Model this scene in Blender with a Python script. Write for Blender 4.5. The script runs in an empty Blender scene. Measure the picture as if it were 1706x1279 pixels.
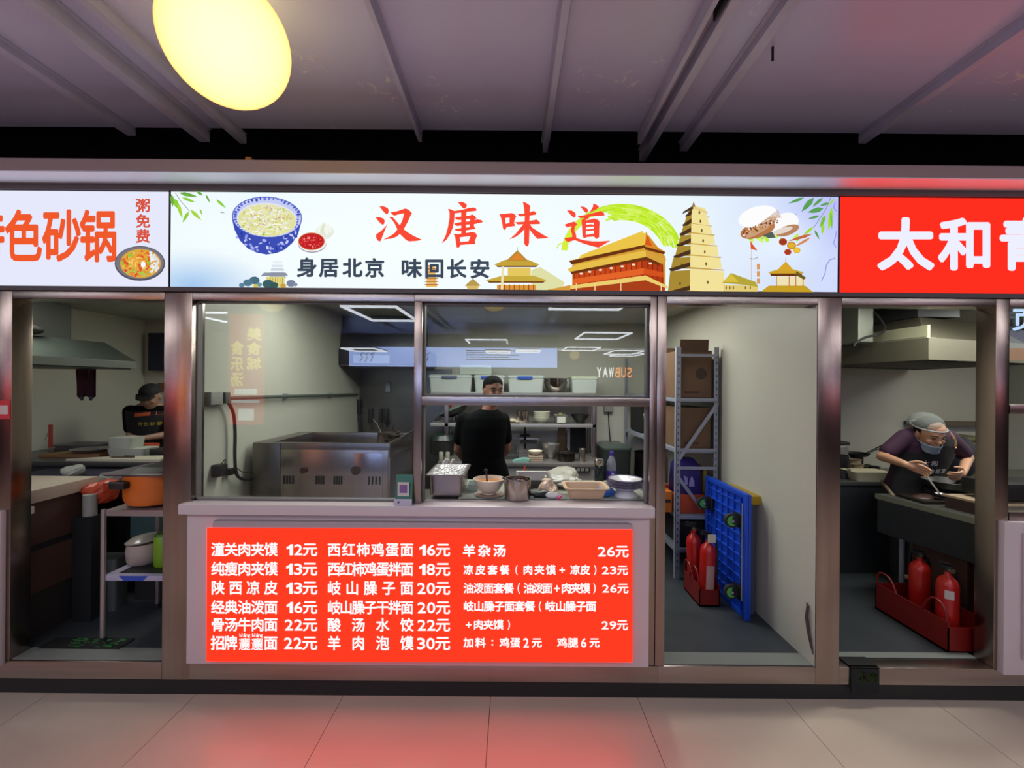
import bpy, bmesh, math, random
from mathutils import Vector, Matrix, geometry
from mathutils.bvhtree import BVHTree
sc = bpy.context.scene
C = sc.collection
rnd = random.Random(7)
PI = math.pi

# ------------------------------------------------------------------ camera, world, lights, exposure
FPX, CX, CY, ROLL, CAMY, CAMZ = 710.0, 853.0, 639.5, 0.008, -2.3, 1.70
cam = bpy.data.cameras.new('camera'); cam.sensor_width = 36; cam.lens = FPX / 1706 * 36
cam.clip_start = 0.02; cam.clip_end = 100
camo = bpy.data.objects.new('camera', cam); C.objects.link(camo)
camo.location = (0, CAMY, CAMZ); camo.rotation_euler = (PI / 2, ROLL, 0)
camo.rotation_euler = (Matrix.Rotation(PI / 2, 3, 'X') @ Matrix.Rotation(ROLL, 3, 'Z')).to_euler()
sc.camera = camo
w = bpy.data.worlds.new('world'); sc.world = w; w.use_nodes = True
w.node_tree.nodes['Background'].inputs[0].default_value = (0.5, 0.5, 0.56, 1)
w.node_tree.nodes['Background'].inputs[1].default_value = 0.03
sc.view_settings.view_transform = 'Standard'; sc.view_settings.look = 'None'
sc.view_settings.exposure = 0.0; sc.view_settings.gamma = 1.0; sc.view_settings.use_curve_mapping = False
try:
    sc.cycles.max_bounces = 7; sc.cycles.transparent_max_bounces = 12; sc.cycles.sample_clamp_indirect = 4
    sc.cycles.caustics_reflective = False; sc.cycles.caustics_refractive = False
except Exception:
    pass
KITCHEN_W = 1.7      # power scale of the area lights over the kitchens
FRAME_E = 11.0        # strength of the LED frames in the hall
OPP_E = 9.0          # strength of the lit signs across the hall
def area(loc, sx, sy, power, col, rot=(0, 0, 0)):
    l = bpy.data.lights.new('area_light', 'AREA'); l.shape = 'RECTANGLE'; l.size = sx; l.size_y = sy
    l.energy = power; l.color = col
    o = bpy.data.objects.new('area_light', l); C.objects.link(o); o.location = loc; o.rotation_euler = rot
    return o
area((-0.95, 0.8, 2.37), 1.1, 0.28, 14 * KITCHEN_W, (0.97, 1.0, 0.93))
area((0.15, 1.35, 2.37), 1.1, 0.28, 13 * KITCHEN_W, (0.97, 1.0, 0.94))  # added to brighten the back wall behind the cook
area((1.0, 1.3, 2.37), 0.28, 1.1, 7.5 * KITCHEN_W, (1.0, 1.0, 0.90))
area((-2.3, 1.95, 2.37), 0.9, 0.28, 9 * KITCHEN_W, (0.97, 1.0, 0.90))
area((-3.3, 0.55, 2.37), 0.5, 0.2, 6 * KITCHEN_W, (0.97, 1.0, 0.90))
area((2.9, 0.42, 2.37), 0.9, 0.2, 13 * KITCHEN_W, (1.0, 1.0, 0.90))
area((4.7, 0.45, 2.37), 0.9, 0.2, 20 * KITCHEN_W, (1.0, 1.0, 0.88))  # added out of view to brighten the wall beneath the hood
for ax in (-5.4, -1.8, 1.8, 5.4):
    area((ax, -2.75, 3.05), 2.4, 1.0, 34, (0.90, 0.93, 1.0))  # added fill lights behind the viewer, lifting the dim hall and facade
area((0.0, -13.0, 2.96), 10.0, 1.2, 120, (0.95, 0.96, 1.0))  # another added light, for the far end of the hall

def U(px, py):
    u, v = px - CX, py - CY
    a = ROLL
    return u * math.cos(a) + v * math.sin(a), -u * math.sin(a) + v * math.cos(a)
def W(px, py, d):
    """the point at distance d in front of the camera plane that the photo shows at a pixel"""
    u, v = U(px, py)
    return Vector((u / FPX * d, d + CAMY, CAMZ - v / FPX * d))
def X(px, d): return (px - CX) / FPX * d
def Z(px, py, d): return W(px, py, d).z

# ------------------------------------------------------------------ materials
def lin(h):
    h = h.lstrip('#'); r = [int(h[i:i + 2], 16) / 255 for i in (0, 2, 4)]
    return tuple(c / 12.92 if c <= 0.04045 else ((c + 0.055) / 1.055) ** 2.4 for c in r) + (1.0,)
MATS = {}
def mat(name, col, rough=0.6, metal=0.0, noise=0.0, nscale=6.0, bump=0.0, bscale=40.0, stretch=(1, 1, 1), emit=0.0,
        alpha=1.0, trans=0.0, spec=0.5, coat=0.0, ncol=None, nthr=None):
    if name in MATS: return MATS[name]
    m = bpy.data.materials.new(name); m.use_nodes = True; MATS[name] = m
    nt = m.node_tree; b = nt.nodes['Principled BSDF']
    c = lin(col) if isinstance(col, str) else tuple(col)
    b.inputs['Base Color'].default_value = c; m.diffuse_color = c
    b.inputs['Roughness'].default_value = rough; b.inputs['Metallic'].default_value = metal
    b.inputs['Specular IOR Level'].default_value = spec
    b.inputs['Alpha'].default_value = alpha; b.inputs['Transmission Weight'].default_value = trans
    b.inputs['Coat Weight'].default_value = coat
    if emit:
        b.inputs['Emission Color'].default_value = c; b.inputs['Emission Strength'].default_value = emit
    if noise or bump:
        tc = nt.nodes.new('ShaderNodeTexCoord'); mp = nt.nodes.new('ShaderNodeMapping')
        mp.inputs['Scale'].default_value = stretch
        nt.links.new(tc.outputs['Object'], mp.inputs['Vector'])
    if noise:
        n = nt.nodes.new('ShaderNodeTexNoise'); n.inputs['Scale'].default_value = nscale; n.inputs['Detail'].default_value = 5
        nt.links.new(mp.outputs[0], n.inputs['Vector'])
        r = nt.nodes.new('ShaderNodeValToRGB')
        lo = tuple(x * (1 - noise) for x in c[:3]) + (1,); hi = tuple(min(1, x * (1 + noise)) for x in c[:3]) + (1,)
        if ncol: lo, hi = c, lin(ncol)
        r.color_ramp.elements[0].color = lo; r.color_ramp.elements[1].color = hi
        t = nthr or (0.3, 0.7)
        r.color_ramp.elements[0].position = t[0]; r.color_ramp.elements[1].position = t[1]
        nt.links.new(n.outputs['Fac'], r.inputs['Fac']); nt.links.new(r.outputs['Color'], b.inputs['Base Color'])
    if bump:
        n2 = nt.nodes.new('ShaderNodeTexNoise'); n2.inputs['Scale'].default_value = bscale
        nt.links.new(mp.outputs[0], n2.inputs['Vector'])
        bp = nt.nodes.new('ShaderNodeBump'); bp.inputs['Strength'].default_value = bump; bp.inputs['Distance'].default_value = 0.01
        nt.links.new(n2.outputs['Fac'], bp.inputs['Height']); nt.links.new(bp.outputs[0], b.inputs['Normal'])
    return m
def emis(name, col, s=1.0):
    if name in MATS: return MATS[name]
    m = bpy.data.materials.new(name); m.use_nodes = True; MATS[name] = m
    nt = m.node_tree; nt.nodes.clear()
    e = nt.nodes.new('ShaderNodeEmission'); o = nt.nodes.new('ShaderNodeOutputMaterial')
    c = lin(col) if isinstance(col, str) else col
    e.inputs[0].default_value = c; e.inputs[1].default_value = s; m.diffuse_color = c
    nt.links.new(e.outputs[0], o.inputs[0]); return m
def emis_attr(name, s=1.0, noise=0.0):
    if name in MATS: return MATS[name]
    m = bpy.data.materials.new(name); m.use_nodes = True; MATS[name] = m
    nt = m.node_tree; nt.nodes.clear()
    a = nt.nodes.new('ShaderNodeAttribute'); a.attribute_name = 'print'
    e = nt.nodes.new('ShaderNodeEmission'); o = nt.nodes.new('ShaderNodeOutputMaterial'); e.inputs[1].default_value = s
    nt.links.new(a.outputs['Color'], e.inputs[0]); nt.links.new(e.outputs[0], o.inputs[0]); return m
def diff_attr(name, rough=0.6):
    if name in MATS: return MATS[name]
    m = bpy.data.materials.new(name); m.use_nodes = True; MATS[name] = m
    nt = m.node_tree; b = nt.nodes['Principled BSDF']
    a = nt.nodes.new('ShaderNodeAttribute'); a.attribute_name = 'print'
    nt.links.new(a.outputs['Color'], b.inputs['Base Color']); b.inputs['Roughness'].default_value = rough; return m
def glass(name, tint, ior=1.5, rough=0.0):
    if name in MATS: return MATS[name]
    m = bpy.data.materials.new(name); m.use_nodes = True; MATS[name] = m
    nt = m.node_tree; nt.nodes.clear()
    t = nt.nodes.new('ShaderNodeBsdfTransparent'); g = nt.nodes.new('ShaderNodeBsdfGlossy')
    f = nt.nodes.new('ShaderNodeFresnel'); mx = nt.nodes.new('ShaderNodeMixShader'); o = nt.nodes.new('ShaderNodeOutputMaterial')
    t.inputs[0].default_value = tint + (1,); g.inputs['Roughness'].default_value = rough; ge = nt.nodes.new('ShaderNodeNewGeometry'); mr = nt.nodes.new('ShaderNodeMapRange')
    mr.inputs['To Min'].default_value = ior; mr.inputs['To Max'].default_value = 1 / ior   # same reflectance on both faces of the pane
    nt.links.new(ge.outputs['Backfacing'], mr.inputs['Value']); nt.links.new(mr.outputs[0], f.inputs[0])
    nt.links.new(f.outputs[0], mx.inputs[0]); nt.links.new(t.outputs[0], mx.inputs[1]); nt.links.new(g.outputs[0], mx.inputs[2])
    nt.links.new(mx.outputs[0], o.inputs[0]); m.diffuse_color = tint + (0.3,); return m

steel = mat('brushed_steel', '#9c8c84', 0.21, 1.0, noise=0.10, nscale=3, bump=0.06, bscale=60, stretch=(9, 9, 0.35))
steel_h = mat('brushed_steel_horizontal', '#a2968f', 0.27, 1.0, noise=0.10, nscale=3, bump=0.05, bscale=60, stretch=(0.35, 9, 9))
steel_dk = mat('dull_steel', '#77716c', 0.38, 1.0, noise=0.2, nscale=5)
steel_k = mat('kitchen_steel', '#918d8a', 0.33, 0.65, noise=0.18, nscale=4, bump=0.05, bscale=25)
steel_s = mat('polished_steel', '#b6aca4', 0.18, 1.0)
steel_grey = mat('grey_painted_steel', '#8f93a0', 0.45, 0.2)
wallm = mat('cream_wall_panel', '#b6b4a8', 0.42, noise=0.05, nscale=1.3, stretch=(1, 1, 0.2))
kfloor = mat('dark_kitchen_tile', '#353a3e', 0.45, noise=0.15, nscale=5, bump=0.1, bscale=120)
black = mat('black_plastic', '#131315', 0.45)
blackm = mat('matte_black', '#0c0c0e', 0.8)
white_p = mat('white_plastic', '#c9c6bf', 0.45)
counterm = mat('white_counter_panel', '#c3b4b5', 0.38, noise=0.04, nscale=2)
slabm = mat('white_stone_slab', '#c6b8b9', 0.3)
cream = mat('cream_ceramic', '#d6cbb5', 0.25)
gl = glass('window_glass', (0.88, 0.90, 0.885), 1.52)
rubber = mat('dark_rubber', '#1a1a1a', 0.7)

# ------------------------------------------------------------------ mesh builder
class MB:
    def __init__(s): s.v = []; s.f = []; s.m = []; s.c = []; s.cur = 0; s.col = None
    def add(s, vs, fs, M=None):
        n = len(s.v)
        s.v += [tuple(M @ Vector(v)) if M else tuple(v) for v in vs]
        for f in fs:
            s.f.append([n + i for i in f]); s.m.append(s.cur); s.c.append(s.col)
        return s
    def box(s, x0, x1, y0, y1, z0, z1, M=None, bev=0.0):
        if bev <= 0:
            v = [(x, y, z) for x in (x0, x1) for y in (y0, y1) for z in (z0, z1)]
            f = [(0, 1, 3, 2), (4, 6, 7, 5), (0, 4, 5, 1), (2, 3, 7, 6), (0, 2, 6, 4), (1, 5, 7, 3)]
            return s.add(v, f, M)
        b = bmesh.new(); bmesh.ops.create_cube(b, size=1)
        bmesh.ops.scale(b, verts=b.verts, vec=(x1 - x0, y1 - y0, z1 - z0))
        bmesh.ops.translate(b, verts=b.verts, vec=((x0 + x1) / 2, (y0 + y1) / 2, (z0 + z1) / 2))
        bmesh.ops.bevel(b, geom=b.edges[:], offset=bev, segments=2, affect='EDGES', profile=0.6)
        b.verts.index_update()
        s.add([v.co[:] for v in b.verts], [[v.index for v in f.verts] for f in b.faces], M); b.free(); return s
    def cbox(s, c, size, M=None, bev=0.0):
        return s.box(c[0] - size[0] / 2, c[0] + size[0] / 2, c[1] - size[1] / 2, c[1] + size[1] / 2, c[2] - size[2] / 2, c[2] + size[2] / 2, M, bev)
    def lathe(s, prof, c=(0, 0, 0), n=28, M=None, sx=1, sy=1, a0=0, a1=2 * PI, cap=True):
        full = abs(a1 - a0 - 2 * PI) < 1e-6; k = n if full else n + 1
        v = []; f = []
        for r, z in prof:
            for i in range(k):
                a = a0 + (a1 - a0) * i / n
                v.append((c[0] + r * sx * math.cos(a), c[1] + r * sy * math.sin(a), c[2] + z))
        for j in range(len(prof) - 1):
            for i in range(n):
                i2 = (i + 1) % k
                f.append((j * k + i, j * k + i2, (j + 1) * k + i2, (j + 1) * k + i))
        if full and cap:
            if prof[0][0] > 1e-5: f.append(tuple(range(k))[::-1])
            if prof[-1][0] > 1e-5: f.append(tuple((len(prof) - 1) * k + i for i in range(k)))
        return s.add(v, f, M)
    def cyl(s, p0, p1, r0, r1=None, n=16, M=None):
        r1 = r0 if r1 is None else r1
        p0 = Vector(p0); p1 = Vector(p1); d = p1 - p0; L = d.length
        q = d.to_track_quat('Z', 'Y').to_matrix().to_4x4(); T = Matrix.Translation(p0) @ q
        if M: T = M @ T
        return s.lathe([(r0, 0), (r1, L)], n=n, M=T)
    def tube(s, pts, r, n=8, M=None, smooth=0):
        pts = [Vector(p) for p in pts]
        for _ in range(smooth):
            q = [pts[0]]
            for a, b in zip(pts, pts[1:]): q += [a.lerp(b, .25), a.lerp(b, .75)]
            q.append(pts[-1]); pts = q
        v = []; f = []; up = None
        for i, p in enumerate(pts):
            t = (pts[min(i + 1, len(pts) - 1)] - pts[max(i - 1, 0)]).normalized()
            if up is None:
                up = Vector((0, 0, 1)) if abs(t.z) < .9 else Vector((1, 0, 0))
            a = t.cross(up).normalized(); up = a.cross(t).normalized()
            rr = r[i * (len(r) - 1) // max(1, len(pts) - 1)] if isinstance(r, (list, tuple)) else r
            for k in range(n):
                an = 2 * PI * k / n; v.append(tuple(p + a * rr * math.cos(an) + up * rr * math.sin(an)))
        for i in range(len(pts) - 1):
            for k in range(n):
                k2 = (k + 1) % n; f.append((i * n + k, i * n + k2, (i + 1) * n + k2, (i + 1) * n + k))
        f.append(tuple(range(n))[::-1]); f.append(tuple((len(pts) - 1) * n + k for k in range(n)))
        return s.add(v, f, M)
    def prism(s, poly, ax, a0, a1, M=None):
        """extrude a 2D outline along axis ax: 'x' takes (y,z), 'y' takes (x,z), 'z' takes (x,y)"""
        def P(p, a): return {'x': (a, p[0], p[1]), 'y': (p[0], a, p[1]), 'z': (p[0], p[1], a)}[ax]
        n = len(poly); v = [P(p, a0) for p in poly] + [P(p, a1) for p in poly]; f = []
        for t in geometry.tessellate_polygon([[Vector((p[0], p[1], 0)) for p in poly]]):
            f.append(t); f.append(tuple(n + i for i in t[::-1]))
        for i in range(n): f.append((i, (i + 1) % n, n + (i + 1) % n, n + i))
        return s.add(v, f, M)
    def loft(s, rings, M=None, cap=True):
        n = len(rings[0]); v = [tuple(p) for r in rings for p in r]; f = []
        for j in range(len(rings) - 1):
            for i in range(n):
                i2 = (i + 1) % n; f.append((j * n + i, j * n + i2, (j + 1) * n + i2, (j + 1) * n + i))
        if cap:
            f.append(tuple(range(n))[::-1]); f.append(tuple((len(rings) - 1) * n + i for i in range(n)))
        return s.add(v, f, M)
    def ell(s, c, r, n=16, k=10, M=None):
        prof = [(math.sin(PI * j / k), -math.cos(PI * j / k)) for j in range(k + 1)]
        prof = [(max(a, 1e-6), b) for a, b in prof]
        T = Matrix.Translation(c) @ Matrix.Diagonal((r[0], r[1], r[2], 1))
        if M: T = M @ T
        return s.lathe(prof, n=n, M=T)
    def mesh(s, name, mats, smooth=False):
        me = bpy.data.meshes.new(name); me.from_pydata(s.v, [], s.f)
        if not isinstance(mats, (list, tuple)): mats = [mats]
        for m in mats: me.materials.append(m)
        if len(mats) > 1: me.polygons.foreach_set('material_index', s.m)
        if any(c is not None for c in s.c):
            at = me.color_attributes.new('print', 'FLOAT_COLOR', 'CORNER'); k = 0
            for p, c in zip(me.polygons, s.c):
                for j, li in enumerate(p.loop_indices):
                    cc = (c[j] if isinstance(c, list) else c) or (1, 1, 1, 1)
                    at.data[li].color = cc
        bm = bmesh.new(); bm.from_mesh(me); bmesh.ops.recalc_face_normals(bm, faces=bm.faces)
        bm.to_mesh(me); bm.free()
        if smooth:
            me.polygons.foreach_set('use_smooth', [True] * len(me.polygons))
            try: me.set_sharp_from_angle(angle=math.radians(35))
            except Exception: pass
        me.update(); return me
    def build(s, name, mats, parent=None, smooth=False):
        o = bpy.data.objects.new(name, s.mesh(name, mats, smooth)); C.objects.link(o)
        if parent:
            o.parent = parent; o.location = -parent.location if not parent.get('_local') else (0, 0, 0)
        return o
def tag(o, label=None, cat=None, group=None, kind=None):
    if label: o['label'] = label
    if cat: o['category'] = cat
    if group: o['group'] = group
    if kind: o['kind'] = kind
    return o
def thing(name, label, cat, loc=(0, 0, 0), group=None, rz=0, local=False):
    """Empty at the base of a thing; with local=True its parts are modelled round the origin and turned with it"""
    o = bpy.data.objects.new(name, None); C.objects.link(o); o.location = loc; o.rotation_euler = (0, 0, rz)
    o.empty_display_size = 0.1
    if local: o['_local'] = 1
    return tag(o, label, cat, group)
def struct(name, mb, m, smooth=False, parent=None):
    o = mb.build(name, m, parent, smooth)
    if not parent: o['kind'] = 'structure'
    return o
def sub(mb, name, m, part, smooth=False):
    """a sub-part modelled in the same frame as its part"""
    o = bpy.data.objects.new(name, mb.mesh(name, m, smooth)); C.objects.link(o); o.parent = part; return o
def copy_tree(o, parent=None):
    c = o.copy(); C.objects.link(c); c.parent = parent
    for ch in list(o.children): copy_tree(ch, c)
    return c

# ------------------------------------------------------------------ lettering
_cu = bpy.data.curves.new('glyphs', 'FONT'); _ob = bpy.data.objects.new('glyphs', _cu); C.objects.link(_ob)
_cu.resolution_u = 3
_G = {}
def glyph(ch):
    if ch == '1': return [(.42, 0), (.72, 0), (.72, 1), (.50, 1), (.38, .86), (.12, .74), (.12, .56), (.42, .66)], [(0, 1, 2, 3, 4, 7), (4, 5, 6, 7)]
    if ch not in _G:
        _cu.body = ch; bpy.context.view_layer.update()
        dg = bpy.context.evaluated_depsgraph_get()
        me = _ob.evaluated_get(dg).to_mesh()
        vs = [(v.co.x, v.co.y) for v in me.vertices]; fs = [tuple(p.vertices) for p in me.polygons]
        _ob.evaluated_get(dg).to_mesh_clear(); _G[ch] = (vs, fs)
    return _G[ch]
_kv = glyph('国')[0]
KX0, KX1 = min(v[0] for v in _kv), max(v[0] for v in _kv); KY0, KY1 = min(v[1] for v in _kv), max(v[1] for v in _kv)
def put_char(mb, ch, x0, y0, x1, y1, plane, bold=0.0, fit=False, mirror=False):
    """one character in the rectangle x0..x1, y0..y1 (y0 top) of a 2D plane; plane(x, y, lift) gives the 3D point"""
    vs, fs = glyph(ch)
    if not vs: return
    if fit:
        ax0, ax1 = min(v[0] for v in vs), max(v[0] for v in vs); ay0, ay1 = min(v[1] for v in vs), max(v[1] for v in vs)
    else: ax0, ax1, ay0, ay1 = KX0, KX1, KY0, KY1
    bw = bold * abs(x1 - x0); bh = bold * abs(y1 - y0)
    sx = 1 if x1 > x0 else -1; bw = abs(bw)
    offs = [(0, 0)] if not bold else [(0, 0)] + [(math.cos(a) * bw, math.sin(a) * bh) for a in [i * PI / 4 for i in range(8)]]
    x0 += sx * bw; x1 -= sx * bw; sy = 1 if y1 > y0 else -1; y0 += sy * bh; y1 -= sy * bh
    for dx, dy in offs:
        pts = []
        for vx, vy in vs:
            a = (vx - ax0) / max(1e-6, ax1 - ax0); b = (vy - ay0) / max(1e-6, ay1 - ay0)
            pts.append(plane(x0 + a * (x1 - x0) + dx, y1 + b * (y0 - y1) + dy, 0))
        mb.add(pts, fs)
def put_row(mb, text, x0, x1, y0, y1, plane, cw=None, bold=0.0):
    """characters spread evenly so the first starts at x0 and the last ends at x1"""
    n = len(text); h = abs(y1 - y0); cw = cw or h
    for i, ch in enumerate(text):
        x = x0 + (x1 - x0 - cw) * (i / max(1, n - 1)); 
        if ch == ' ': continue
        if ch in '+:：（）()': 
            w2 = cw * (0.62 if ch == '+' else 0.22 if ch in ':：' else 0.26); hh = 0.62 if ch == '+' else 0.6 if ch in ':：' else 1.05
            ch = {'：': ':', '（': '(', '）': ')'}.get(ch, ch); ym = (y0 + y1) / 2; s = 1 if y1 > y0 else -1
            put_char(mb, ch, x + cw / 2 - w2 / 2, ym - s * h * hh / 2, x + cw / 2 + w2 / 2, ym + s * h * hh / 2, plane, bold, True)
        elif ch.isascii(): put_char(mb, ch, x + cw * .2, y0, x + cw * .8, y1, plane, bold, True)
        else: put_char(mb, ch, x, y0, x + cw, y1, plane, bold)
def plane_y(d, lift=0.001):
    """photo pixels on the vertical plane at distance d"""
    def f(x, y, k=0):
        p = W(x, y, d); return (p.x, p.y - lift - k, p.z)
    return f
def fill(mb, pts, plane, k=0.0, col=None):
    if col is not None: mb.col = lin(col) if isinstance(col, str) else col
    t = geometry.tessellate_polygon([[Vector((p[0], p[1], 0)) for p in pts]])
    mb.add([plane(p[0], p[1], k) for p in pts], [tuple(x) for x in t])
def disc(cx, cy, rx, ry, rot=0, n=28, a0=0, a1=2 * PI):
    c, s = math.cos(rot), math.sin(rot); o = []
    for i in range(n if a1 - a0 > 6.28 else n + 1):
        a = a0 + (a1 - a0) * i / n; x, y = rx * math.cos(a), ry * math.sin(a); o.append((cx + x * c - y * s, cy + x * s + y * c))
    return o

# ================================================================== SETTING
KZ = 0.185           # kitchen floor level
BACK = 2.65          # kitchen back wall
# --- hall floor: screed + separate tiles
m = MB(); m.box(-12, 12, -24, 0.02, -0.06, -0.004); fl = struct('floor', m, mat('grout', '#4a4340', 0.8))
tile_m = mat('beige_polished_tile', '#b8a898', 0.42, noise=0.05, nscale=2.2, spec=0.5, coat=0.3)
tile_m.node_tree.nodes['Principled BSDF'].inputs['Coat IOR'].default_value = 1.65; tile_m.node_tree.nodes['Principled BSDF'].inputs['Coat Roughness'].default_value = .16
tw_ = 0.80; gx0 = -1.703 - 0.0
tb = MB(); tb.box(0.0015, tw_ - 0.0015, 0.0015, tw_ - 0.0015, -0.004, 0.0, bev=0.0)
tme = tb.mesh('tile', tile_m)
for j in range(5):
    for i in range(-6, 10):
        o = bpy.data.objects.new('tile', tme); C.objects.link(o); o.parent = fl
        o.location = (gx0 + tw_ * i, 0.02 - tw_ * (j + 1) - 0.0, rnd.uniform(-.0003, .0003))
m = MB()
for j in range(5, 29):
    for i in range(-11, 14):
        x = gx0 + tw_ * i; y = 0.02 - tw_ * (j + 1)
        m.box(x + .0015, x + tw_ - .0015, y + .0015, y + tw_ - .0015, -.004, 0)
for j in range(5):
    for i in list(range(-11, -6)) + list(range(10, 14)):
        x = gx0 + tw_ * i; y = 0.02 - tw_ * (j + 1)
        m.box(x + .0015, x + tw_ - .0015, y + .0015, y + tw_ - .0015, -.004, 0)
far = m.build('distant_tiles', tile_m, fl); far['kind'] = 'stuff'

# --- hall shell behind the camera (seen in the glass and the steel)
hallw = mat('hall_wall_dark', '#4a4644', 0.7)
m = MB(); m.box(-12.1, -12, -24, 0, 0, 3.3); struct('wall_left', m, hallw)
m = MB(); m.box(12, 12.1, -24, 0, 0, 3.3); struct('wall_right', m, hallw)
m = MB(); m.box(-12, 12, -24.1, -24, 0, 3.3); struct('wall_far', m, hallw)
m = MB(); m.box(-12, 1.3, -9.9, -9.7, 0, 3.3)
struct('wall_opposite', m, mat('opposite_wall', '#57504c', 0.7))

# --- hall ceiling: grey painted sheet panels between battens, open at the back edge
ceil_m = mat('grey_ceiling_sheet', '#b9badb', 0.33, noise=0.05, nscale=1.2, bump=0.05, bscale=7, spec=0.5)
nt = ceil_m.node_tree; b = nt.nodes['Principled BSDF']
# flaking patches in the paint
tc = nt.nodes.new('ShaderNodeTexCoord'); n1 = nt.nodes.new('ShaderNodeTexNoise'); n1.inputs['Scale'].default_value = 16; n1.inputs['Detail'].default_value = 12; n1.inputs['Distortion'].default_value = 1.2
n2 = nt.nodes.new('ShaderNodeTexNoise'); n2.inputs['Scale'].default_value = 1.9; n2.inputs['Detail'].default_value = 1
nt.links.new(tc.outputs['Object'], n1.inputs['Vector']); nt.links.new(tc.outputs['Object'], n2.inputs['Vector'])
r1 = nt.nodes.new('ShaderNodeValToRGB'); r1.color_ramp.elements[0].position = .60; r1.color_ramp.elements[1].position = .67
r2 = nt.nodes.new('ShaderNodeValToRGB'); r2.color_ramp.elements[0].position = .58; r2.color_ramp.elements[1].position = .64
nt.links.new(n1.outputs['Fac'], r1.inputs['Fac']); nt.links.new(n2.outputs['Fac'], r2.inputs['Fac'])
mu = nt.nodes.new('ShaderNodeMath'); mu.operation = 'MULTIPLY'; nt.links.new(r1.outputs[0], mu.inputs[0]); nt.links.new(r2.outputs[0], mu.inputs[1])
mx = nt.nodes.new('ShaderNodeMixRGB'); nt.links.new(mu.outputs[0], mx.inputs['Fac'])
src = b.inputs['Base Color'].links[0].from_socket; nt.links.new(src, mx.inputs[1]); mx.inputs[2].default_value = lin('#d8d6e0')
nt.links.new(mx.outputs[0], b.inputs['Base Color'])
CZ = 3.10; CE = 0.055
m = MB(); m.box(-12, 12, -24, CE, CZ + .03, CZ + .06)
ce = struct('ceiling', m, blackm)
bat = [-2.95, -2.13, -1.73, -1.54, -.524, .182, .70, .985, 1.94, 2.9]
edges = [-12] + [x for x in bat if x not in (-1.54, .985)] + [12]
for a, b_ in zip(edges, edges[1:]):
    m = MB(); m.box(a + .003, b_ - .003, -24, CE, CZ, CZ + .03); m.build('panel', ceil_m, ce)
batm = mat('batten_paint', '#adaec8', 0.4, noise=0.1, nscale=4)
for x, w2, dz, ext in [(-2.95, .02, .05, 0), (-2.13, .022, .035, .02), (-1.73, .028, .06, .03), (-1.54, .018, .045, .07), (-.524, .010, .05, .03),
                       (.182, .014, .05, .13), (.70, .010, .06, .02), (.77, .018, .06, .20), (.985, .022, .04, .12), (1.94, .020, .045, .02), (2.9, .02, .05, .02)]:
    m = MB(); m.box(x - w2, x + w2, -9, CE + ext, CZ - dz, CZ - .002)
    m.box(x - w2 * 1.8, x + w2 * 1.8, -9, CE + ext - .02, CZ - .006, CZ - .001)
    m.build('batten', batm, ce)
m = MB(); m.box(.735, .742, -.86, -.72, CZ - .05, CZ - .01); m.box(1.06, 1.068, -.545, -.54, CZ - .06, CZ - .002)
m.build('ceiling_slot', blackm, ce)
# the dark void behind the ceiling edge
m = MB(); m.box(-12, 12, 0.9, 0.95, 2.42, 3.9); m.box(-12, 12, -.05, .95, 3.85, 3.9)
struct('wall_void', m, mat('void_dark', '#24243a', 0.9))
# --- canopy above the signs
m = MB(); m.box(-12, 12, -.14, .16, 2.764, 2.825)
struct('trim_1', m, mat('canopy_edge', '#a08d8b', 0.5))
m = MB(); m.box(-12, 12, -.138, -.012, 2.759, 2.764)
struct('trim_31', m, mat('canopy_underside', '#e4e7f2', 0.55, 0.6))  # whiter than the canopy edge, so the sign glow is in its colour
m = MB(); m.box(-12, 12, -.012, .16, 2.727, 2.759)
struct('trim_2', m, mat('sign_frame_top', '#5d5356', 0.5))
# hardware glimpsed in the void
t = thing('cable_duct', 'small dark grey duct box on the canopy above the wide sign', 'duct', (-.29, .3, 2.825))
m = MB(); m.box(-.42, -.18, .3, .5, 2.825, 3.05); m.build('body', mat('duct_grey', '#3a3a42', .6), t)
t = thing('timber_brace', 'slanted wooden brace in the dark gap under the warm globe lamp', 'brace', (-1.55, .1, 2.825))
m = MB(); m.tube([(-1.66, .12, 2.83), (-1.50, .12, 2.965)], .012); m.build('strut', mat('raw_timber', '#9a7a55', .7), t)
m = MB(); m.cbox((-1.50, .12, 2.955), (.03, .03, .03)); m.build('clamp', mat('amber_clip', '#d09040', .5), t)

# --- steel header, posts, plinth
def boxstruct(name, x0, x1, y0, y1, z0, z1, mt, bev=0.003):
    m = MB(); m.box(x0, x1, y0, y1, z0, z1, bev=bev); return struct(name, m, mt, smooth=True)
boxstruct('trim_3', -12, 12, -.015, .10, 2.183, 2.205, mat('sign_frame_bottom', '#4c4547', 0.5), 0)
for i, (a, b_) in enumerate([(-5.2, -2.80), (-2.70, -1.88), (-1.73, -.53 - .0), (-.53, .746), (.833, 1.65), (1.778, 2.61), (2.685, 4.4)]):
    boxstruct('trim_%d' % (4 + i), a, b_, 0, .10, 2.140, 2.183, steel_h)
posts = [(-2.80, -2.70), (-1.88, -1.73), (.746, .833), (1.65, 1.778), (2.61, 2.685)]
for i, (a, b_) in enumerate(posts):
    m = MB()
    if i == 2:
        m.box(a, a + .035, .004, .10, KZ, 2.183, bev=.002); m.box(a + .037, b_, 0, .10, KZ, 2.183, bev=.003)
    else: m.box(a, b_, 0, .10, .09 if i in (1, 3) else KZ, 2.183, bev=.004)
    struct('trim_%d' % (11 + i), m, steel, smooth=True)
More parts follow.
